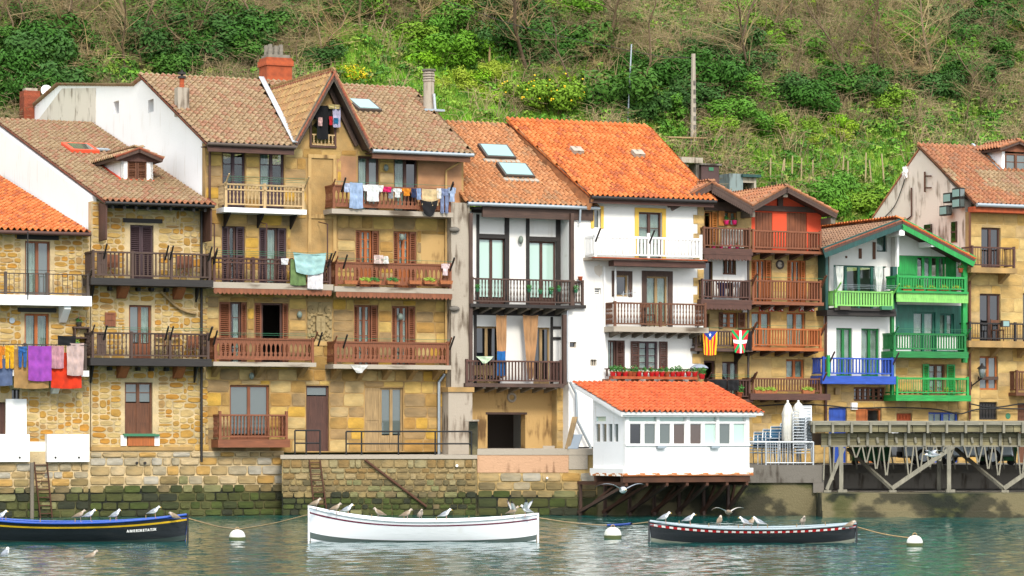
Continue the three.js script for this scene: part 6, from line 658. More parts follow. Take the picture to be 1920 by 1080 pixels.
// gulls: one loft with vertex colours
function gullGeo(kind, pose) {
  const ad = kind === 'adult', wh = [.78, .78, .77], gy = ad ? [.2, .22, .245] : [.17, .125, .08], dk = ad ? [.03, .03, .035] : [.07, .05, .04], bd = ad ? wh : [.34, .27, .2], bk = ad ? [.62, .4, .06] : [.08, .07, .06];
  let sp = [[-.3, .17, .006, .018], [-.22, .195, .026, .045], [-.13, .225, .064, .072], [-.04, .252, .09, .092], [.04, .28, .093, .09], [.09, .32, .073, .07], [.113, .355, .057, .054], [.128, .384, .052, .048], [.152, .396, .048, .044], [.18, .392, .031, .03], [.197, .386, .014, .013], [.226, .378, .01, .008], [.237, .37, .003, .003]];
  if (pose === 'sit') sp = sp.map(([x, y, a, b], i) => [x, y - .17 - (i > 5 ? .04 : 0), a, b * 1.1]); if (pose === 'fly') sp = sp.map(([x, y, a, b], i) => i < 5 ? [x, .26, a * .85, b * .85] : [x * 1.3, .26 + (i - 5) * .002, a * .8, b * .9]); if (pose === 'swim') sp = sp.map(([x, y, a, b], i) => [x, y - .19, a, b * 1.1]);
  const P = [], C = [], I = [], n = 10; sp.forEach(([x, y, a, b], i) => { for (let k = 0; k < n; k++) { const t = k / n * 6.2832, sy = Math.sin(t), up = sy > (i > 0 && i < 4 ? -.5 : .3); P.push(x, y + a * sy, b * Math.cos(t)); let c = i >= 10 ? bk : i >= 5 ? (ad ? wh : [.42, .34, .27]) : up ? gy : bd; if (i <= 1 && up) c = i === 0 ? dk : [(gy[0] + dk[0]) / 2, (gy[1] + dk[1]) / 2, (gy[2] + dk[2]) / 2]; if (!ad) { const m = .75 + .5 * Math.abs(Math.sin(i * 3.7 + k * 2.3)); c = c.map(v => Math.min(.8, v * m)); } if (i === 8 && k === 1 || i === 8 && k === 4) c = [.02, .02, .02]; C.push(...c); } });
  for (let i = 0; i + 1 < sp.length; i++) for (let k = 0; k < n; k++) { const a = i * n + k, b = i * n + (k + 1) % n; I.push(a, b, a + n, b, b + n, a + n); }
  const add = (g, col) => { const o = P.length / 3, q = g.attributes.position; for (let i = 0; i < q.count; i++) { P.push(q.getX(i), q.getY(i), q.getZ(i)); C.push(...(typeof col === 'function' ? col(q, i) : col)); } if (g.index) for (let i = 0; i < g.index.count; i++) I.push(o + g.index.getX(i)); else for (let i = 0; i < q.count; i++) I.push(o + i); };
  const lg = ad ? [.5, .28, .22] : [.4, .28, .24]; if (pose === 'stand' || pose === 'flap') for (const s of [-1, 1]) { add(bar([.03, 0, s * .035], [.01, .2, s * .04], .007, 5), lg); const f = new THREE.ConeGeometry(.03, .07, 4); f.rotateZ(-Math.PI / 2); f.scale(1, .25, 1); f.translate(.06, .008, s * .035); add(f, lg); }
  if (pose === 'fly' || pose === 'flap') for (const s of [-1, 1]) { const p = [], idx = [], m = 10; for (let i = 0; i <= m; i++) { const t = i / m, up = pose === 'fly' ? .16 * Math.sin(t * 2.2) - .08 * t * t : .34 * t, sw = pose === 'fly' ? -.16 * t * t + .05 * Math.sin(t * 3.14) : -.18 * t, ch = .085 * (1 - t * t * .9) + .006, y = .28 + up, z = s * (.05 + .58 * t * (pose === 'flap' ? .6 : 1)); for (const [dx, dy] of [[ch, 0], [0, .016 * (1 - t)], [-ch * 1.1, 0], [0, -.008]]) p.push(.03 + sw + dx, y + dy, z); } for (let i = 0; i < m; i++) for (let k = 0; k < 4; k++) { const a = i * 4 + k, b = i * 4 + (k + 1) % 4; idx.push(a, b, a + 4, b, b + 4, a + 4); } const g = new THREE.BufferGeometry(); g.setAttribute('position', new THREE.Float32BufferAttribute(p, 3)); g.setIndex(idx); add(g, (q, i) => Math.abs(q.getZ(i)) > .5 * (pose === 'flap' ? .6 : 1) ? dk : (i % 4 === 1 || i % 4 === 0) ? gy : wh); }
  const g = new THREE.BufferGeometry(); g.setAttribute('position', new THREE.Float32BufferAttribute(P, 3)); g.setAttribute('color', new THREE.Float32BufferAttribute(C, 3)); g.setIndex(I); g.computeVertexNormals(); return g;
}
const GG = {}, gullM = mk('#ffffff', { vertexColors: true, roughness: .9, side: THREE.DoubleSide });
const gull = (u, v, D, kind, pose, ry, label, group, sc = .78) => { const k = kind + pose; GG[k] ??= gullGeo(kind, pose); const o = new THREE.Mesh(GG[k], gullM); o.name = numbered('gull'); o.position.set(wx(u, D), wy(v, D), -D); o.rotation.y = ry; o.scale.setScalar(sc); o.castShadow = o.receiveShadow = true; tag(o, label, 'gull', group); scene.add(o); };
const row = (list, D, where) => { for (const [u, v, ad, dir, sit] of list) gull(u, v, D, ad ? 'adult' : 'young', sit ? 'sit' : 'stand', dir, (ad ? 'white adult gull with grey back ' : 'speckled brown young gull ') + (sit ? 'resting ' : 'standing ') + 'on the ' + where, 'gulls on the boats'); };
const bR = .2, bL = Math.PI - .3; row([[3, 980, 1, bR], [150, 979, 0, bR], [169, 978, 1, bR], [217, 978, 1, bR + .5], [290, 972, 1, bR], [326, 972, 0, bL, 1]], 80.7, 'black boat with yellow stripe'); row([[592, 957, 0, bR], [630, 966, 0, bR], [652, 968, 1, bR], [710, 975, 0, bL], [763, 977, 0, bR], [788, 978, 0, -1.2], [836, 977, 1, bR]], 80.6, 'white boat'); row([[1247, 983, 1, bR], [1293, 986, 1, bR], [1349, 990, 0, 1.2], [1396, 992, 1, bL], [1408, 993, 0, bR], [1422, 992, 1, bL + .3], [1505, 991, 0, -1.3], [1595, 988, 0, bR, 1]], 80.2, 'dark grey boat');
gull(963, 972, 80.6, 'young', 'flap', bR, 'brown young gull raising its wings on the white boat stern'); gull(986, 970, 80.6, 'adult', 'flap', bL, 'white gull raising its wings on the white boat stern'); gull(1168, 940, 96, 'adult', 'fly', -1.35, 'white gull flying with spread wings in front of the pavilion struts', null, 1.4); gull(1366, 976, 84, 'young', 'fly', 1.9, 'brown gull gliding low behind the dark grey boat', null, .9); gull(1748, 868, 100, 'adult', 'fly', 2.6, 'white gull flying past the pier trusses', null, 1.05); gull(10, 1041, 72, 'adult', 'swim', 1.2, 'white gull swimming close beside the black boat, seen from behind'); gull(172, 1046, 70.5, 'young', 'swim', bR, 'brown young gull swimming in front of the black boat');
// ladder and post on the left quay
F = FA; { const z = .25; thing('quay_ladder', 'rusty ladder on the quay wall beside the white parapet', 'ladder', [X(80, 960, z), 0, z]); for (const [u0, u1] of [[64, 76], [88, 98]]) mesh('rail', bar([...F.p(u0, 866, z), z], [...F.p(u1, 972, z), z], .028, 6), M.rustm); for (let i = 0; i < 7; i++) { const t = (i + .4) / 7, v = 866 + 106 * t; mesh('rung', bar([...F.p(64 + 12 * t, v, z), z], [...F.p(88 + 10 * t, v, z), z], .022, 6), M.rustm); } thing('mooring_post', 'pale wooden mooring post standing at the foot of the ladder', 'post', [X(60, 975, .5), -.5, .5]); mesh('post', bar([X(60, 920, .5), -.5, .5], [X(60, 920, .5), Y(60, 867, .5), .5], .07, 10), M.greyw); }
// ---------------------------------------------------------------- laundry, flags, pots, furniture on the balconies
F = FA;
const lz = .98, LA = 'washing on the lower left balcony line', c_ = (n, lab, u0, v0, u1, v1, hex, o = {}) => cloth(n, lab, u0, v0, u1, v1, o.z ?? lz, clothM(hex), o.g, o);
for (const a of [['cloth', 'grey blue cloth hanging under the yellow trousers', -20, 672, 24, 722, '#5a6a90', { z: .85 }], ['sweater', 'orange sweater on the line beside the yellow trousers', -16, 648, 9, 690, '#d8801e', { sh: 'shirt' }], ['trousers', 'yellow trousers hanging on the line', 10, 647, 26, 690, '#e8b01a', { sh: 'pants' }], ['cloth', 'tan blanket hanging behind the small jeans', 26, 655, 92, 727, '#b08a58', { z: .85 }], ['jeans', 'small blue jeans hanging between yellow trousers and purple towel', 34, 649, 51, 688, '#2c62a8', { sh: 'pants' }], ['towel', 'purple towel hanging on the line', 53, 648, 97, 713, '#a04ab8', {}], ['towel', 'pink towel hanging on the line beside the purple towel', 97, 648, 120, 690, '#c492a0', {}], ['towel', 'bright red orange towel hanging behind the pink and beige towels', 96, 660, 153, 727, '#e03a14', { z: .85 }], ['towel', 'beige towel hanging on the line over the red towel', 125, 643, 158, 703, '#ccb2b0', { bw: .92 }], ['cloth', 'black garment slung over the balcony line', 108, 629, 142, 646, '#121216', { sag: .1 }]]) { a[7].g = LA; c_(...a); }
{ thing('clothes_line', 'thin clothes line carrying the coloured washing on the left balcony', 'clothes line', [X(60, 647, lz), Y(60, 647, lz), lz]); mesh('line', bar([X(-60, 647, lz), Y(60, 647, lz) + .015, lz], [X(165, 647, lz), Y(60, 647, lz) + .015, lz], .008, 5), M.iron); mesh('line_arm', bar([X(165, 660, .6), Y(165, 650, .6), .6], [X(165, 647, lz), Y(60, 647, lz) + .015, lz], .02, 5), M.iron); }
const LC = 'washing on the top right balcony line';
for (const a of [['cloth', 'pale blue cloth at the start of the top balcony line', 645, 343, 656, 360, '#b9c6e6'], ['towel', 'light blue towel on the top balcony line', 656, 342, 680, 390, '#a3bbe2'], ['shirt', 'large white shirt on the top balcony line', 681, 346, 718, 377, '#eceef2', { sh: 'shirt' }], ['cloth', 'bright pink cloth on the top balcony line', 718, 350, 734, 360, '#d6246a'], ['cloth', 'grey cloth on the top balcony line', 728, 355, 737, 372, '#8d929c', { z: .93 }], ['shirt', 'small white top on the top balcony line', 737, 353, 753, 370, '#dfe2e6', { sh: 'shirt' }], ['shirt', 'orange shirt on the top balcony line', 753, 353, 771, 367, '#e08a1c', { sh: 'shirt' }], ['cloth', 'navy cloth on the top balcony line', 771, 353, 780, 370, '#27335a'], ['cloth', 'pale blue striped cloth on the top balcony line', 781, 353, 790, 374, '#8fa6d0'], ['sheet', 'beige sheet on the top balcony line', 791, 354, 822, 385, '#d8bf94'], ['sweater', 'black sweater looped below the beige sheet', 788, 374, 822, 400, '#17171b', { sag: .25, bw: .55, z: 1.03 }], ['cloth', 'narrow white cloth beside the beige sheet', 819, 353, 827, 372, '#e8e8ea'], ['trousers', 'blue grey trousers on the top balcony line', 826, 353, 842, 399, '#7f8db4', { sh: 'pants' }], ['shirt', 'light blue shirt at the end of the top balcony line', 841, 351, 855, 378, '#a9bce0', { sh: 'shirt' }]]) c_(...a.slice(0, 7), { g: LC, ...(a[7] || {}) });
{ const LG = 'washing under the gable'; c_('shirt', 'black sports shirt hanging under the gable', 587, 197, 622, 260, '#101014', { sh: 'shirt', z: .2, g: LG }); c_('shirt', 'white and lavender shirt hanging under the gable', 624, 200, 638, 238, '#c3c0e2', { z: .25, g: LG }); c_('cloth', 'red and white cloth hanging in front of the black sports shirt', 597, 220, 605, 236, '#d8b0b0', { z: .26, g: LG }); c_('cloth', 'scarlet cloth hanging beside the lavender shirt', 617, 218, 623, 234, '#c81e2a', { z: .27, g: LG }); c_('cloth', 'pale straw hat shaped cloth above the lavender shirt', 616, 196, 638, 204, '#c9b883', { z: .3, g: LG }); c_('cloth', 'turquoise cloth on the lavender shirt', 626, 221, 635, 232, '#1a6f9a', { z: .29, g: LG });
  thing('clothes_line', 'clothes line stretched under the gable', 'clothes line', [X(605, 197, .22), Y(605, 197, .22), .22]); mesh('line', bar([X(580, 197, .22), Y(605, 197, .22), .22], [X(645, 197, .22), Y(605, 197, .22), .22], .01, 5), M.tan); }
{ const g = 'towels over the dark balcony rail'; c_('towel', 'green towel over the dark balcony rail', 545, 486, 573, 534, '#6f8a56', { z: .92, g }); c_('sheet', 'pale aqua sheet over the balcony line', 550, 473, 612, 510, '#a9d2d6', { z: 1.05, sag: .15, bw: .8, g }); c_('sheet', 'white sheet hanging below the aqua sheet', 577, 496, 605, 541, '#ece8f0', { z: .98, g }); c_('cloth', 'white rag hanging below the right lower balcony', 657, 684, 691, 699, '#dcdcdc', { z: .92, bw: .3 }); c_('bib', 'white and pink bib on the flowered balcony rail', 828, 494, 843, 516, '#ead3da', { z: .95, sh: 'shirt' }); c_('cloth', 'white cloth hanging from the flowered balcony line', 720, 480, 728, 494, '#ebe9e8', { z: .95, bw: 1.6 }); c_('cloth', 'pale pink cloth hanging from the flowered balcony line', 701, 478, 719, 494, '#d9c3c0', { z: .95 }); c_('cloth', 'small white cloth hanging by the dark balcony', 527, 484, 541, 496, '#e6e6ee', { z: .95, bw: .8 }); }
{ const z = .72; c_('curtain', 'narrow tan curtain on the lower timber balcony', 930, 590, 950, 706, '#b98d64', { z: .15, bw: .75, cat: 'curtain' }); c_('curtain', 'wide gathered tan curtain on the lower timber balcony', 980, 590, 1010, 708, '#b98d64', { z: .15, bw: .35, cat: 'curtain' }); c_('towel', 'blue towel over the lower timber balcony curtain', 932, 658, 948, 704, '#1e6cb8', { z: .5 }); c_('tablecloth', 'pale green tablecloth corner over the lower timber balcony rail', 892, 668, 926, 681, '#cfe6cc', { z: .66, bw: .2 }); }
{ const z = .85, g = 'dark washing by the flags'; c_('cloth', 'black cloth on the slim house lowest balcony line', 1330, 712, 1363, 736, '#16171b', { z, g }); c_('cloth', 'smaller black cloth beside the other on the slim house line', 1364, 712, 1386, 732, '#17181c', { z, g }); c_('shirt', 'navy shirt hung inside the slim house balcony', 1345, 529, 1364, 558, '#1c2b66', { z: .4, sh: 'shirt' }); c_('shirt', 'dark jacket hung inside the slim house balcony', 1363, 529, 1376, 558, '#17171f', { z: .4, sh: 'shirt' }); c_('shirt', 'white shirt hung inside the slim house balcony', 1375, 527, 1388, 555, '#e4e4ee', { z: .4, sh: 'shirt' }); c_('cloth', 'white cloth behind the top balcony bars of the slim house', 1351, 430, 1395, 464, '#e4e2de', { z: .45 }); c_('cloth', 'dark netting cloth at the end of the flag balcony', 1398, 621, 1410, 655, '#1d1d22', { z: .75 }); }
// white curtains tied at the lime balcony
for (const [u0, u1] of [[1567, 1582], [1640, 1656]]) c_('curtain', 'white curtain gathered beside the lime green balcony', u0, 498, u1, 548, '#dfe6e6', { z: .1, bw: .5, cat: 'curtain', g: 'curtains at the lime balcony' });
// flags
function flagTex(fn) { const c = document.createElement('canvas'); c.width = 256; c.height = 256; const x = c.getContext('2d'); fn(x); const t = new THREE.CanvasTexture(c); t.colorSpace = THREE.SRGBColorSpace; return mk('#ffffff', { map: t, roughness: 1, side: THREE.DoubleSide }); }
const fl1 = flagTex(x => { for (let i = 0; i < 9; i++) { x.fillStyle = i % 2 ? '#c8202a' : '#eeb31c'; x.fillRect(i * 256 / 9, 0, 30, 256); } x.fillStyle = '#1f3f90'; x.beginPath(); x.moveTo(0, 0); x.lineTo(256, 0); x.lineTo(128, 100); x.fill(); x.fillStyle = '#f2f2f2'; x.beginPath(); for (let i = 0; i < 10; i++) { const a = -Math.PI / 2 + i * Math.PI / 5, r = i % 2 ? 11 : 28; x.lineTo(128 + r * Math.cos(a), 36 + r * Math.sin(a)); } x.fill(); });
const fl2 = flagTex(x => { x.fillStyle = '#c8232c'; x.fillRect(0, 0, 256, 256); x.strokeStyle = '#159a52'; x.lineWidth = 36; x.beginPath(); x.moveTo(0, 0); x.lineTo(256, 256); x.moveTo(256, 0); x.lineTo(0, 256); x.stroke(); x.strokeStyle = '#f2f2f0'; x.lineWidth = 38; x.beginPath(); x.moveTo(128, 0); x.lineTo(128, 256); x.moveTo(0, 128); x.lineTo(256, 128); x.stroke(); });
cloth('flag', 'yellow and red striped flag with blue triangle and white star on balcony', 1317, 621, 1345, 665, .82, fl1, null, { cat: 'flag', bw: .8 }); cloth('flag', 'red flag with green diagonals and white cross on balcony', 1372, 619, 1404, 661, .82, fl2, null, { cat: 'flag', bw: .55 });
// pots and plants
function leafBall(n, r, flat, size, seed) { const q = rng(seed), p = [], N = []; for (let i = 0; i < n; i++) { const a = q() * 6.283, c = q() * 2 - 1, s = Math.sqrt(1 - c * c), k = Math.cbrt(q()) * r, C = V3(Math.cos(a) * s * k, c * k * flat + r * flat * .7, Math.sin(a) * s * k), d1 = V3(q() - .5, q() - .2, q() - .5).normalize().multiplyScalar(size * (.6 + .8 * q())), d2 = V3(q() - .5, q() - .5, q() - .5).cross(d1).normalize().multiplyScalar(size * .35); const A = C.clone().sub(d1), B = C.clone().add(d2), D = C.clone().add(d1), E = C.clone().sub(d2); for (const v of [A, B, D, A, D, E]) p.push(v.x, v.y, v.z); } const g = new THREE.BufferGeometry(); g.setAttribute('position', new THREE.Float32BufferAttribute(p, 3)); g.computeVertexNormals(); return g; }
const potG = lathe([[0, 0], [.075, 0], [.1, .14], [.112, .14], [.112, .17], [.09, .17], [.09, .15], [0, .15]], 12), boxG = (() => { const g = new THREE.BoxGeometry(.6, .16, .18), p = g.attributes.position; for (let i = 0; i < p.count; i++) if (p.getY(i) < 0) p.setX(i, p.getX(i) * .88); g.translate(0, .08, 0); return g; })(), LB = [leafBall(60, .13, .9, .05, 1), leafBall(60, .15, 1.1, .06, 2), leafBall(45, .11, .7, .05, 3)], FB = [leafBall(16, .11, .8, .035, 5), leafBall(9, .13, .8, .035, 6)], LBX = leafBall(110, .2, .45, .06, 8);
function pot(u, v, z, potM, leafM, flM, label, group, s = 1, box) { const x = X(u, v, z), y = Y(u, v, z), g = thing(box ? 'flower_box' : 'flower_pot', label, box ? 'flower box' : 'flower pot', [x, y, z], group); const add = (n, ge, m, dy, sx = 1) => { const o = new THREE.Mesh(ge, m); o.name = n; o.position.y = dy; o.scale.set(s * sx, s, s); o.castShadow = true; g.add(o); }; add('pot', box ? boxG : potG, potM, 0); if (leafM) { const l = box ? LBX : pick(LB); add('foliage', l, leafM, .13 * s, box ? 1.4 : 1); if (flM) add('flowers', pick(FB), flM, .2 * s, box ? 1.8 : 1); } g.children.forEach(c => c.rotation.y = 0); return g; }
{ const us = [1149, 1160, 1172, 1181, 1188, 1198, 1210, 1222, 1231, 1241, 1251, 1261, 1271, 1279, 1291, 1303]; us.forEach((u, i) => { const ter = i === 3 || i === 4 || i === 10, f = [null, null, 'fl', 'flw', 'flp', null, null, 'fl', null, 'fl', null, 'flw', null, null, null, 'flw'][i]; pot(u, 706, .35 + .5, ter ? M.terra : M.redpot, M.leaf, f && M[f], (ter ? 'terracotta' : 'red') + ' flower pot with ' + (f ? { fl: 'red flowers', flw: 'white flowers', flp: 'pink flowers' }[f] : 'green leaves') + ' on the red shelf above the pavilion roof', 'pots on the red shelf', 1.1); }); pot(1316, 711, .35 + .6, M.redpot, M.leaf, M.flp, 'red pot of trailing pink flowers at the end of the red shelf', null, 1.2); }
for (const [u, f] of [[657, 0], [686, 1], [702, 2], [737, 2], [778, 0], [806, 1], [836, 0]]) pot(u, 533, .96, M.terraB, f === 1 ? M.leafY : f ? M.leaf : null, null, f === 1 ? 'terracotta flower box with yellow green succulents on balcony with scalloped valance' : f ? 'terracotta flower box with green leaves on balcony with scalloped valance' : 'bare terracotta flower box on balcony with scalloped valance', 'terracotta boxes on the flowered balcony', .85, true);
for (const [u, v] of [[895, 547], [992, 548], [1013, 551], [1033, 552], [1048, 547], [1080, 549]]) pot(u, v, .68, M.gpot, M.leaf, null, 'green half pot hung on the dark timber balcony rail', 'green pots on the timber balcony', .75); pot(1088, 526, .55, M.terra, null, null, 'empty terracotta bowl on the corner of the timber balcony', null, .9);
for (let i = 0; i < 13; i++) pot(1687 + i * 9.7, 739, .6, M.terra, i % 3 ? null : M.leafY, null, i % 3 ? 'small bare terracotta pot lined up on the lowest green balcony' : 'small terracotta pot with a sprout on the lowest green balcony', 'pots on the lowest green balcony', .75);
for (const [u, v] of [[1362, 421], [1377, 421]]) pot(u, v, -.05, M.pinkpot, M.leaf, null, 'bright pink pot on the amber window sill', 'pink pots', 1); for (const u of [1338, 1352, 1368, 1382]) pot(u, 466, .5, M.pinkpot, u % 4 ? M.leaf : null, M.flp, 'small pink pot behind the top bars of the slim house balcony', 'pink pots behind bars', .8);
for (const [u, m, l] of [[1425, 'leafY', 1], [1445, 'leafY', 1], [1515, 'leafY', 1]]) pot(u, 738, .64, M.terraB, M.leafY, null, 'flower box of yellow green plants on the lowest brown balcony', 'plants on the lowest brown balcony', .9, true); for (const u of [1700, 1723, 1746, 1770, 1792]) pot(u, 545, .62, M.terra, M.leafY, M.fl, 'flower box with red flowers on the top green balcony', 'boxes on the top green balcony', .75, true);
pot(1801, 511, .6, M.terra, M.leaf, M.fl, 'terracotta pot of flowers on the top green balcony corner'); pot(1386, 746, .6, M.terra, M.leaf, M.fl, 'red flowers in a pot beside the black washing', null, 1.3); pot(148, 612, .15, M.ironB, M.leaf, M.flp, 'pink flowering pot on the wall shelf by the red towel'); pot(143, 651, .2, M.gpot, M.leafY, null, 'green plant pot on the lower wall shelf by the red towel');
{ thing('wall_shelf', 'dark two tier plant shelf on the stone wall above the red towel', 'shelf', [X(150, 640), Y(150, 655), 0]); for (const v of [613, 632, 652]) { const q = pr([136, v, 164, v + 3], .1); mesh('board', bxg(q[0], q[1], q[2], q[3], 0, .3), M.dkwood); } for (const u of [137, 163]) { const q = X(u, 630); mesh('side', bx(q - .02, q + .02, Y(u, 655), Y(u, 613), 0, .28), M.dkwood); } }
// furniture behind the balcony bars of the left stone house
const foldTable = (u0, v0, u1, v1, z, label, m = 'red') => { const q = pr([u0, v0, u1, v1], z); thing('folding_table', label, 'table', [(q[0] + q[1]) / 2, q[2], z]); const w = (q[1] - q[0]) / 5; for (let i = 0; i < 5; i++) mesh('slat', bx(q[0] + i * w + .008, q[0] + (i + 1) * w - .008, q[2] + (q[3] - q[2]) * .45, q[3], z, z + .03), M[m]); for (const s of [.12, .88]) mesh('leg', bar([q[0] + (q[1] - q[0]) * s, q[2], z - .03], [q[0] + (q[1] - q[0]) * (1 - s), q[3] - .1, z - .03], .02, 6), M[m]); };
foldTable(190, 477, 221, 521, .35, 'red folded slatted table behind the upper balcony bars beside the end panel'); foldTable(331, 480, 363, 521, .35, 'red folded slatted table behind the upper balcony bars beside the downpipe'); foldTable(349, 630, 372, 671, .35, 'red folded slatted table behind the lower dark balcony bars'); foldTable(878, 685, 925, 719, .25, 'pale wooden slatted table behind the timber balcony bars', 'tan');
{ const chair = (u, v, z, label, group) => { const x = X(u, v, z), y = Y(u, v, z); thing('wooden_chair', label, 'chair', [x, y, z], group); mesh('seat', bx(x - .2, x + .2, y + .43, y + .47, z - .2, z + .2), M.brown); mesh('backrest', [bx(x - .2, x - .16, y + .47, y + .9, z - .2, z - .16), bx(x + .16, x + .2, y + .47, y + .9, z - .2, z - .16), bx(x - .16, x + .16, y + .75, y + .87, z - .19, z - .165)], M.brown); for (const a of [-.18, .18]) for (const b of [-.18, .18]) mesh('leg', bar([x + a, y, z + b], [x + a, y + .43, z + b], .02, 6), M.brown); }; chair(303, 672, .4, 'brown wooden chair behind the lower dark balcony bars', 'balcony chairs'); chair(330, 672, .45, 'brown wooden chair behind the lower dark balcony bars', 'balcony chairs'); chair(1215, 613, .75, 'brown wooden chair behind the brown balustrade of the white house'); chair(1870, 640, .4, 'wooden chair behind the iron balcony of the yellow house'); }
{ const z = -.1 + .6, p = F.p(1311, 690, z); thing('umbrella', 'open grey umbrella on the balcony beside the red flower shelf', 'umbrella', [p[0], p[1] - .4, z]); const s = new THREE.SphereGeometry(.38, 14, 5, 0, 6.2832, 0, 1.25); s.scale(1, .62, 1); s.translate(p[0], p[1] - .08, z); mesh('canopy', s, mk('#8a93a0', { side: THREE.DoubleSide })); mesh('shaft', bar([p[0], p[1] - .5, z], [p[0], p[1] + .17, z], .012, 6), M.steel); }
{ const x = X(1160, 545, .5), y = Y(1160, 558, .5); thing('television_aerial', 'small aerial and folded parasol on the brown balcony of the white house', 'aerial', [x, y, .5]); mesh('mast', bar([x - .1, y - .6, .9], [x, y + .2, .9], .012, 5), M.steel); mesh('boom', bar([x - .1, y + .1, .9], [x + .55, y + .2, .9], .01, 5), M.steel); for (let i = 0; i < 5; i++) mesh('element', bar([x + i * .12, y + .02 + i * .02, .9], [x + i * .12, y + .24 + i * .02, .9], .006, 4), M.steel); }
// ---------------------------------------------------------------- hillside behind the houses
F = FA;
const hillY = (x, z) => { const t = -z - 13; if (t < 0) return 8 + .78 * t; const n = fbm(x * .013 + .3, z * .013 + .6, 8, 4) - .5, l = fbm(x * .03 + .1, z * .03, 8, 3) - .5; const terr = x > 9 && x < 21 ? 1.2 * (sm(0, 1, (t - 6) / 3) * (1 - sm(0, 1, (t - 9) / 2))) : 0; return 8 + .78 * t + Math.min(1, t / 6) * (3.2 * n + 1.4 * l) - terr; };
{ const g = new THREE.PlaneGeometry(130, 99, 200, 143); g.rotateX(-Math.PI / 2); g.translate(0, 0, -52.5); const p = g.attributes.position, c = [], K = new THREE.Color(); for (let i = 0; i < p.count; i++) { const x = p.getX(i), z = p.getZ(i); p.setY(i, hillY(x, z) + (z > -14 ? 0 : .25) * (vnoise(LN, 256, x * 2.2 + 40, z * 2.2 + 90) - .5)); const a = fbm(x * .02 + .4, z * .02 + .2, 8, 5), b = fbm(x * .05 + .9, z * .05 + .4, 8, 4); const gr = [.12, .26, .02], br = [.15, .16, .04], dk = [.05, .11, .012], m = sm(.42, .6, a), k = sm(.5, .66, b); for (let q = 0; q < 3; q++) c.push((br[q] * (1 - m) + gr[q] * m) * (1 - k) + dk[q] * k); } g.setAttribute('color', new THREE.Float32BufferAttribute(c, 3)); g.computeVertexNormals(); struct('hillside', g, mk('#ffffff', { vertexColors: true, roughness: 1, bumpMap: TX.bump, bumpScale: .05 })); }
const onHill = (u, v) => { const d = F.ray(u, v); for (let t = (-14 - F.cz) / d[2]; t < 230; t += .15) { const x = F.cx + t * d[0], y = CAMH + t * d[1], z = F.cz + t * d[2]; if (z < -14 && y < hillY(x, z)) return [x, hillY(x, z), z]; } return null; };
const H_ = rng(91), hr = (a, b) => a + (b - a) * H_();
// leafy shrubs
function bushGeo(seed, n, w, h, size) { const q = rng(seed), cl = []; const nc = 9 + Math.floor(q() * 6); for (let i = 0; i < nc; i++) { const a = q() * 6.283, r = Math.sqrt(q()) * w * .7; cl.push([Math.cos(a) * r, h * (.25 + .6 * q() * (1 - .5 * r / w)), Math.sin(a) * r, (.28 + .3 * q()) * w]); } const p = [], nn = []; for (let i = 0; i < n; i++) { const c = cl[Math.floor(q() * nc)], a = q() * 6.283, k = q() * 2 - 1, s = Math.sqrt(1 - k * k), rr_ = c[3] * Math.pow(q(), .3), o = V3(Math.cos(a) * s, k * .85, Math.sin(a) * s), C = V3(c[0], c[1], c[2]).addScaledVector(o, rr_); if (C.y < .02) C.y = .02 + .2 * q(); const nrm = V3(o.x + (q() - .5) * 1.3, o.y + .5 + (q() - .5) * 1.1, o.z + (q() - .5) * 1.3).normalize(), t = V3(q() - .5, q() - .5, q() - .5).cross(nrm).normalize(), b = nrm.clone().cross(t), l = size * (.6 + .8 * q()); const A = C.clone().addScaledVector(t, -l), B = C.clone().addScaledVector(b, l * .45), D = C.clone().addScaledVector(t, l), E = C.clone().addScaledVector(b, -l * .45); for (const v of [A, D, B, A, E, D]) { p.push(v.x, v.y, v.z); nn.push(nrm.x, nrm.y, nrm.z); } } const g = new THREE.BufferGeometry(); g.setAttribute('position', new THREE.Float32BufferAttribute(p, 3)); g.setAttribute('normal', new THREE.Float32BufferAttribute(nn, 3)); return g; }
const lm = (r, g, b) => { const m = new THREE.MeshPhysicalMaterial({ roughness: .7, side: THREE.DoubleSide, specularIntensity: .25 }); m.color.setRGB(r, g, b); return m; };
const LM = { dark: [lm(.035, .105, .012), lm(.05, .125, .016), lm(.04, .1, .02)], mid: [lm(.1, .23, .014), lm(.14, .25, .02), lm(.08, .2, .02)], light: [lm(.17, .35, .014), lm(.22, .36, .02), lm(.25, .33, .03)] };
const barkM = [mk('#7d674b', { map: TX.wood }), mk('#8f795a', { map: TX.wood }), mk('#6a5540', { map: TX.wood })];
const stemG = (() => { const q = rng(5), g = []; for (let i = 0; i < 6; i++) { const a = q() * 6.283; g.push(bar([0, -.3, 0], [Math.cos(a) * .5, .8, Math.sin(a) * .5], .04, 5, .015)); } return mergeGeometries(g); })();
const BGs = [1, 2, 3, 4, 5].map(s => bushGeo(s * 13, 3400, 1.25, 1.7, .085));
const near = u => [[110, 'above the squat brick chimney'], [262, 'above the weathered white wall'], [400, 'above the small grey chimney stack'], [500, 'left of the red brick chimney, above the brown roof'], [640, 'behind the red brick chimney'], [760, 'above the gable apex'], [960, 'above the round chimney'], [1130, 'above the citrus trees'], [1250, 'beside the metal mast'], [1340, 'beside the concrete pole'], [1450, 'above the garden shed'], [1560, 'above the garden stakes'], [1700, 'between the garden stakes and the grey gable'], [1800, 'above the grey gable peak'], [9999, 'above the dormer of the yellow house']].find(a => u < a[0])[1];
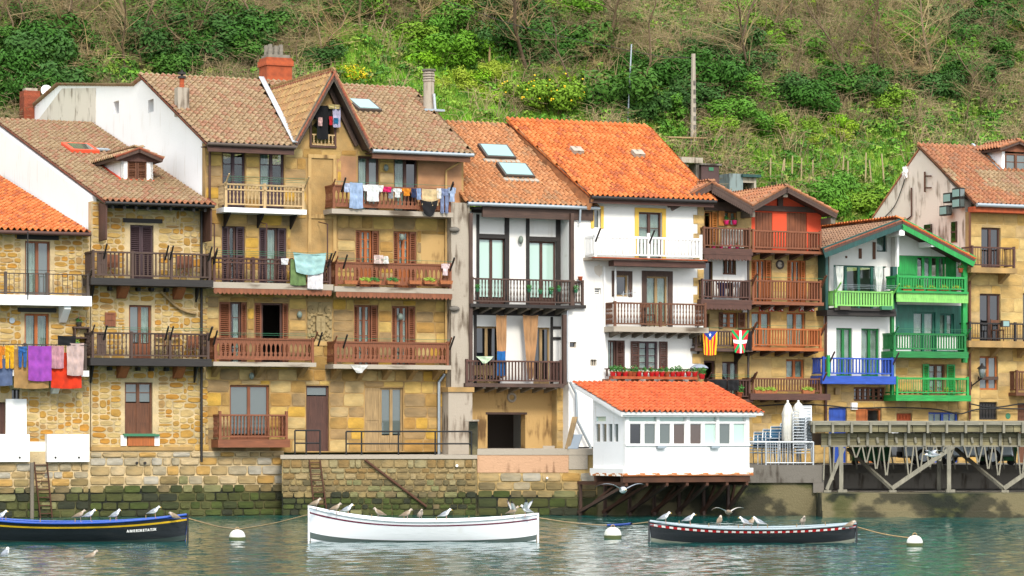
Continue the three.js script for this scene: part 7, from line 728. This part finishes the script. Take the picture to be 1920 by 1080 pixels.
const bush = (u, v, kind, sc, label, group) => { const P = onHill(u, v); if (!P) return; label = (sc > .95 ? 'large ' : 'small ') + label + ' ' + near(u); group += ' ' + near(u); const o = new THREE.Group(); o.name = numbered('shrub'); o.position.copy(F.w(P[0], P[1] - .15, P[2])); o.rotation.y = hr(0, 6.28); const a = new THREE.Mesh(BGs[Math.floor(H_() * 5)], pick(LM[kind])); a.name = 'crown'; const s = new THREE.Mesh(stemG, barkM[0]); s.name = 'stem'; a.scale.set(sc * hr(.9, 1.25), sc * hr(.8, 1.15), sc * hr(.9, 1.25)); s.scale.setScalar(sc); a.castShadow = a.receiveShadow = true; o.add(a, s); tag(o, label, 'shrub', group); scene.add(o); };
const zone = (list, kind, n, label, group, s0, s1) => { for (let i = 0; i < n; i++) { const [u0, v0, u1, v1] = list[Math.floor(H_() * list.length)]; bush(hr(u0, u1), hr(v0, v1), kind, hr(s0, s1), label, group); } };
zone([[0, 110, 260, 215], [0, 120, 110, 210], [270, 40, 480, 130], [330, 60, 470, 150], [530, 10, 640, 130], [0, 30, 120, 120]], 'dark', 64, 'dark evergreen shrub', 'dark shrubs', .8, 1.35);
zone([[915, 30, 1000, 110], [990, 90, 1100, 130], [1130, 120, 1300, 250], [1260, 90, 1420, 200], [1480, 160, 1640, 250], [1690, 60, 1790, 200], [1820, 20, 1920, 200]], 'dark', 70, 'dark evergreen shrub', 'dark shrubs', .8, 1.4);
zone([[120, 20, 300, 130], [640, 0, 860, 70], [700, 60, 900, 130], [1150, 130, 1300, 230], [1320, 180, 1460, 265], [1450, 200, 1680, 268], [1360, 20, 1500, 120], [1560, 20, 1780, 120], [1780, 0, 1920, 200], [1540, 388, 1640, 405], [960, 0, 1200, 60]], 'mid', 100, 'mid green leafy shrub', 'mid green shrubs', .6, 1.15);
zone([[640, 70, 940, 215], [860, 130, 960, 225], [980, 130, 1110, 220], [1480, 250, 1640, 275], [1330, 60, 1480, 110], [1540, 388, 1650, 400], [1500, 20, 1900, 160], [780, 100, 880, 180], [300, 0, 480, 60]], 'light', 60, 'low bright green bush', 'bright green bushes', .4, .75);
// citrus tree behind the brown roof
{ for (const [u, v, s] of [[985, 215, 1.0], [1040, 222, 1.15]]) { const P = onHill(u, v); thing('citrus_tree', s > 1.1 ? 'larger citrus tree dotted with yellow fruit behind the orange roof ridge' : 'smaller citrus tree dotted with yellow fruit behind the orange roof ridge', 'tree', P, 'citrus trees'); const f = new THREE.Mesh(bushGeo(77, 3000, 1.3, 1.7, .09), LM.mid[1]); f.name = 'crown'; f.scale.setScalar(s); f.position.y = .3; cur.add(f); const t = new THREE.Mesh(stemG, barkM[0]); t.name = 'trunk'; t.scale.setScalar(s); cur.add(t); const q = rng(4), fm = mk('#e8c01c'); for (let i = 0; i < 20; i++) { const a = q() * 6.283, r = .9 + .4 * q(), o = new THREE.Mesh(new THREE.IcosahedronGeometry(.042, 1), fm); o.name = 'fruit'; o.position.set(Math.cos(a) * r * s, (.6 + 1.1 * q()) * s, Math.abs(Math.sin(a)) * r * s); cur.add(o); } }
  const P = onHill(668, 158); thing('flowering_shrub', 'yellow flowering shrub behind the gable apex', 'shrub', P); for (const [n, m, s] of [['crown', LM.light[0], .6], ['blossom', mk('#d8b80c', { side: THREE.DoubleSide }), .63]]) { const o = new THREE.Mesh(bushGeo(n === 'crown' ? 3 : 4, n === 'crown' ? 900 : 600, 1.3, 1.2, .09), m); o.name = n; o.scale.setScalar(s); cur.add(o); } }
// bare winter trees and saplings
function treeGeo(seed, H, spread, depth, thick) {
  const q = rng(seed), tr = [], br = []; const seg = (a, d, len, r, lev) => { let p = a.clone(), dir = d.clone(); const n = lev === 0 ? 6 : 3; for (let i = 0; i < n; i++) { const nd = dir.clone().add(V3((q() - .5) * .75, (q() - .42) * .45, (q() - .5) * .75)).normalize(), e = p.clone().addScaledVector(nd, len / n), r1 = r * (1 - .75 * (i + 1) / n * (lev ? 1 : .75)); (lev === 0 ? tr : br).push(bar([p.x, p.y, p.z], [e.x, e.y, e.z], r * (1 - .75 * i / n * (lev ? 1 : .75)), lev < 2 ? 5 : 3, r1)); if (lev < depth && (lev > 0 || i > 0)) { const k = lev === 0 ? 3 : 2; for (let b = 0; b < k; b++) { const a2 = q() * 6.283, out = V3(Math.cos(a2), -.25 + 1.0 * q(), Math.sin(a2)).normalize(); seg(p.clone().lerp(e, q()), nd.clone().multiplyScalar(1 - spread).addScaledVector(out, spread).normalize(), len * (.32 + .25 * q()), r1 * .5 + .002, lev + 1); } } p = e; dir = nd; } };
  seg(V3(0, -.3, 0), V3((q() - .5) * .3, 1, (q() - .5) * .3).normalize(), H, thick, 0); return [mergeGeometries(tr), mergeGeometries(br)];
}
const TRs = [[3, 6.5, .75, 3, .08], [9, 7.5, .6, 3, .1], [21, 5.2, .85, 3, .06], [33, 6, .8, 3, .07], [47, 4.4, .9, 3, .05]].map(a => treeGeo(...a));
const twigM = [mk('#83724e'), mk('#94835a'), mk('#6f6042'), mk('#9c8458')];
const bare = (u, v, k, s, label, group, tilt = .4) => { const P = onHill(u, v); if (!P) return; if (group) { label = (s > .7 ? 'tall ' : 'short ') + label + ' ' + near(u); group += ' ' + near(u); } const o = new THREE.Group(); o.name = numbered('bare_tree'); o.position.copy(F.w(...P)); o.rotation.set(hr(-tilt, tilt), hr(0, 6.28), hr(-tilt, tilt)); const t = new THREE.Mesh(TRs[k][0], pick(barkM)), c = new THREE.Mesh(TRs[k][1], pick(twigM)); t.name = 'trunk'; c.name = 'crown'; for (const m of [t, c]) { m.castShadow = m.receiveShadow = true; o.add(m); } o.scale.setScalar(s); tag(o, label, 'tree', group); scene.add(o); };
for (let i = 0; i < 34; i++) bare(hr(-20, 660), hr(20, 175), Math.floor(H_() * 5), hr(.35, .95), 'bare twiggy winter tree', 'bare trees');
for (let i = 0; i < 14; i++) bare(hr(640, 960), hr(-10, 90), Math.floor(H_() * 5), hr(.5, .9), 'thin bare tree', 'bare trees');
for (let i = 0; i < 64; i++) bare(hr(960, 1940), hr(10, 235), Math.floor(H_() * 5), hr(.35, .95), 'bare twiggy winter tree', 'bare trees');
for (const [u, v, k, s, l] of [[288, 135, 1, 1.15, 'tall straight bare trunk rising behind the small grey chimney stack'], [335, 120, 1, 1.1, 'leaning bare tree above the brown roof ridge'], [995, 140, 1, 1.1, 'bare tree with dark trunk above the citrus trees'], [862, 80, 3, .8, 'bare sapling above the round chimney']]) bare(u, v, k, s, l, null, .06);
// ground cover: grass tufts, bramble and dry twigs
function tuft(seed, n, h, w) { const q = rng(seed), p = []; for (let i = 0; i < n; i++) { const a = q() * 6.283, x = (q() - .5) * .3, z = (q() - .5) * .3, l = h * (.5 + q()), dx = Math.cos(a) * l * .6, dz = Math.sin(a) * l * .6, px = -Math.sin(a) * w, pz = Math.cos(a) * w; p.push(x - px, 0, z - pz, x + px, 0, z + pz, x + dx, l, z + dz); } const g = new THREE.BufferGeometry(); g.setAttribute('position', new THREE.Float32BufferAttribute(p, 3)); g.computeVertexNormals(); return g; }
function scatter(name, label, cat, g, m, n, test, s0, s1, cols) { const im = new THREE.InstancedMesh(g, m, n), o = new THREE.Object3D(), c = new THREE.Color(); let k = 0, tries = 0; while (k < n && tries++ < n * 6) { const u = hr(-220, 2180), v = hr(-60, 420), P = onHill2(u, v); if (!P || !test(P[0], P[2], u, v)) continue; o.position.copy(F.w(P[0], P[1], P[2])); o.rotation.set(hr(-.3, .3), hr(0, 6.28), hr(-.3, .3)); o.scale.setScalar(hr(s0, s1)); o.updateMatrix(); im.setMatrixAt(k, o.matrix); const q = cols[Math.floor(H_() * cols.length)], f = hr(.8, 1.25); im.setColorAt(k, c.setRGB(q[0] * f, q[1] * f, q[2] * f)); k++; } im.count = k; im.name = numbered(name); tag(im, label, cat, null, 'stuff'); scene.add(im); }
const onHill2 = (u, v) => { const d = F.ray(u, v); let lo = (-15 - F.cz) / d[2], hi = lo + 75; const f = t => CAMH + t * d[1] - hillY(F.cx + t * d[0], F.cz + t * d[2]); if (f(lo) < 0) return null; if (f(hi) > 0) return null; for (let i = 0; i < 14; i++) { const m = (lo + hi) / 2; f(m) > 0 ? lo = m : hi = m; } const x = F.cx + lo * d[0], z = F.cz + lo * d[2]; return [x, hillY(x, z), z]; };
const gz = (x, z) => fbm(x * .03 + .15, z * .03 + .77, 8, 3);
const im = mk('#ffffff', { roughness: .9, side: THREE.DoubleSide });
const grassy = (u, v) => (u > 600 && u < 960 && v > 60) || (u > 1400 && u < 1720 && v > 250) || (u > 960 && u < 1110 && v > 100);
scatter('grass', 'bright green grass covering the open slopes', 'grass', tuft(3, 14, .3, .014), im, 28000, (x, z, u, v) => grassy(u, v) || gz(x, z) > .52, .7, 1.5, [[.14, .32, .012], [.18, .36, .02], [.1, .25, .012], [.25, .33, .04]]);
scatter('undergrowth', 'leafy green and dark undergrowth on the hillside', 'undergrowth', bushGeo(8, 46, .42, .5, .09), im, 21000, (x, z, u, v) => !grassy(u, v) ? H_() < .8 : H_() < .25, .6, 1.4, [[.07, .19, .012], [.12, .27, .02], [.05, .14, .012], [.17, .28, .025], [.2, .21, .05]]);
const twig = (() => { const q = rng(12), g = []; for (let i = 0; i < 16; i++) { const a = q() * 6.283, x = (q() - .5) * .7, z = (q() - .5) * .7, l = .5 + .8 * q(), lean = .3 + .9 * q(), m = [x + Math.cos(a) * l * lean * .5, l * .62, z + Math.sin(a) * l * lean * .5]; g.push(bar([x, 0, z], m, .008, 3, .006), bar(m, [x + Math.cos(a) * l * lean * 1.2, l * (.9 - .4 * lean), z + Math.sin(a) * l * lean * 1.2], .006, 3, .003)); } return mergeGeometries(g); })();
scatter('dry_bramble', 'pale brown dry bramble and fallen twigs tangled over the hillside', 'bramble', twig, im, 5000, (x, z, u, v) => grassy(u, v) ? H_() < .06 : fbm(x * .04 + .6, z * .04 + .1, 8, 3) > .42 || (u > 1560 && H_() < .25), .7, 1.7, [[.27, .2, .1], [.34, .26, .13], [.2, .15, .08], [.36, .27, .14]]);
// poles, stakes and sheds on the slope
const pole = (name, label, cat, u0, v0, u1, v1, r0, r1, m, group, dz = 0) => { const P = onHill(u0, v0) || [0, 0, 0], z = P[2], a = F.p(u0, v0, z), b = F.p(u1, v1, z); thing(name, label, cat, [a[0], a[1] - .3, z], group); mesh('pole', bar([a[0], a[1] - .3, z], [b[0], b[1], z], r0, 8, r1), m); return { z, a, b }; };
{ const k = pole('utility_pole', 'tall square concrete pole behind the orange roof', 'pole', 1300, 295, 1300, 101, .16, .1, M.conc); mesh('step_holes', [0, 1, 2, 3, 4, 5, 6].map(i => bx(k.a[0] - .05, k.a[0] + .05, k.a[1] + .9 + i * .42, k.a[1] + 1.1 + i * .42, k.z + .1, k.z + .16)), M.concD); const q = F.p(1250, 258, k.z), e = F.p(1322, 260, k.z); mesh('cross_bar', bar([q[0], q[1], k.z + .15], [e[0], e[1], k.z + .15], .05, 6), M.tan);
  pole('metal_mast', 'thin grey metal mast above the orange ridge', 'pole', 1176, 240, 1184, 83, .05, .035, M.zinc); pole('wooden_post', 'short wooden post standing on the green slope', 'post', 917, 135, 918, 84, .06, .05, M.tan);
  const stk = [[1444, 345, 1445, 296], [1462, 342, 1470, 300], [1470, 345, 1471, 297], [1484, 345, 1486, 292], [1502, 345, 1503, 296], [1524, 345, 1524, 300], [1548, 348, 1546, 322], [1560, 352, 1562, 322], [1578, 358, 1582, 292], [1590, 358, 1590, 302], [1622, 358, 1624, 286], [1636, 360, 1630, 300], [1660, 360, 1653, 288], [1100, 228, 1100, 198], [1112, 230, 1113, 202], [1124, 232, 1124, 206]]; for (const s of stk) pole('garden_stake', 'thin wooden garden stake in the vegetable plot on the slope', 'stake', ...s, .045, .035, M.stakew, 'garden stakes');
  for (const [pts, l] of [[[[1400, 300], [1480, 308], [1560, 312], [1680, 320]], 'rope strung between the garden stakes'], [[[1185, 95], [1240, 106], [1300, 108]], 'wire from the metal mast to the concrete pole'], [[[830, 0], [960, 45], [1060, 70], [1180, 95]], 'overhead wire crossing the hillside towards the metal mast']]) { const z = pts[0][0] === 1400 ? k.z + 1 : k.z, P = pts.map(([u, v]) => [...F.p(u, v, z), z]); thing('wire', l, 'wire', P[0]); mesh('strand', tube(P, .015, 30, 4), pts[0][0] === 1400 ? M.tan : M.iron); } }
{ const P = onHill(1400, 352) || [12, 12, -22], z = P[2] + 1.5; const q = pr([1368, 322, 1418, 362], z); thing('garden_shed', 'small garden shed with a green roof edge among the stakes', 'shed', [(q[0] + q[1]) / 2, q[2], z]); const m = (q[0] + q[1]) / 2; mesh('wall', [bx(q[0], m, q[2] - 1, q[3] - .1, z - 1.5, z)], mk('#7d8b8a', { map: TX.stain })); mesh('side_wall', bx(q[1] - .12, q[1], q[2] - 1, q[3] - .25, z - 1.5, z), M.conc); mesh('back_wall', bx(m, q[1] - .12, q[2] - 1, q[3] - .25, z - 1.5, z - 1.4), M.dkwood); mesh('roof', bx(m - .1, q[1] + .15, q[3] - .25, q[3] - .12, z - 1.6, z + .2), M.teal); mesh('lintel', bx(m, q[1] - .12, q[3] - .5, q[3] - .255, z - .12, z - .02), M.conc); const b = pr([1315, 310, 1348, 350], z + .8); thing('tool_hut', 'windowless brown tool hut beside the concrete pole', 'hut', [(b[0] + b[1]) / 2, b[2], z + .8]); mesh('wall', bx(b[0], b[1], b[2] - 1.2, b[3], z - .6, z + .8), mk('#5d4546', { map: TX.mott })); mesh('roof', bx(b[0] - .1, b[1] + .1, b[3], b[3] + .08, z - .7, z + .9), M.concD); const c = F.p(1333, 317, z + .8); mesh('vent', bx(c[0] - .12, c[0] + .12, c[1] - .08, c[1] + .08, z + .79, z + .83), M.gpot);
  const d = pr([1278, 295, 1318, 318], z + 1.5); thing('concrete_block', 'pale concrete canopy block at the foot of the concrete pole', 'block', [(d[0] + d[1]) / 2, d[2], z + 1.5]); mesh('top', bx(d[0], d[1], d[3] - .25, d[3], z + .6, z + 1.5), M.conc); mesh('support', [bx(d[0] + .15, d[0] + .3, d[2] - .8, d[3] - .25, z + .7, z + 1.4)], M.concD); mesh('support', [bx(d[1] - .3, d[1] - .15, d[2] - .8, d[3] - .25, z + .7, z + 1.4)], M.concD);
  const t = pr([1440, 344, 1568, 368], z - 1); thing('garden_wall', 'low mossy stone retaining wall below the garden stakes', 'wall', [(t[0] + t[1]) / 2, t[2], z - 1]); mesh('wall', bx(t[0], t[1] + 2.5, t[2] - 1, t[3], z - 1.6, z - 1), M.concM); }
{ const z = -22, q = pr([45, 170, 80, 215], z); thing('brick_chimney', 'squat red brick chimney with a satellite dish behind the white wall', 'chimney', [(q[0] + q[1]) / 2, q[2], z]); mesh('stack', bx(q[0], q[1] - .1, q[2] - 4, q[3], z - .7, z), mk('#9a4a2c', { map: TX.mott2, bumpMap: TX.bump, bumpScale: .03 })); mesh('cap', bx(q[0] + .1, q[1] - .2, q[3], q[3] + .12, z - .6, z - .1), M.conc); const d = lathe([[0, 0], [.12, .015], [.24, .06], [.26, .075]], 18); d.rotateX(1.3); const c = F.p(87, 171, z); d.translate(c[0], c[1], z); mesh('dish', d, mk('#e6e8ea', { side: THREE.DoubleSide })); mesh('dish_arm', bar([c[0], c[1], z], [q[1] - .2, c[1] - .3, z - .2], .02, 5), M.iron);
  const r = pr([-60, 205, 24, 240], z); thing('rear_house', 'low tiled house half hidden behind the brown roof ridge', 'house', [(r[0] + r[1]) / 2, r[2], z]); mesh('wall', bx(r[0] - 2, r[1] - .3, r[2] - 6, r[2], z - 3, z), M.ochre); roofPlane(grp('roof'), V3(r[0] - 2, r[2], z + .4), V3(1, 0, 0), V3(0, .45, -.893), [[0, 0], [r[1] - r[0] + 2, 0], [r[1] - r[0] + .6, 2], [0, 2]], TP.mixed); }
renderer.render(scene, camera);
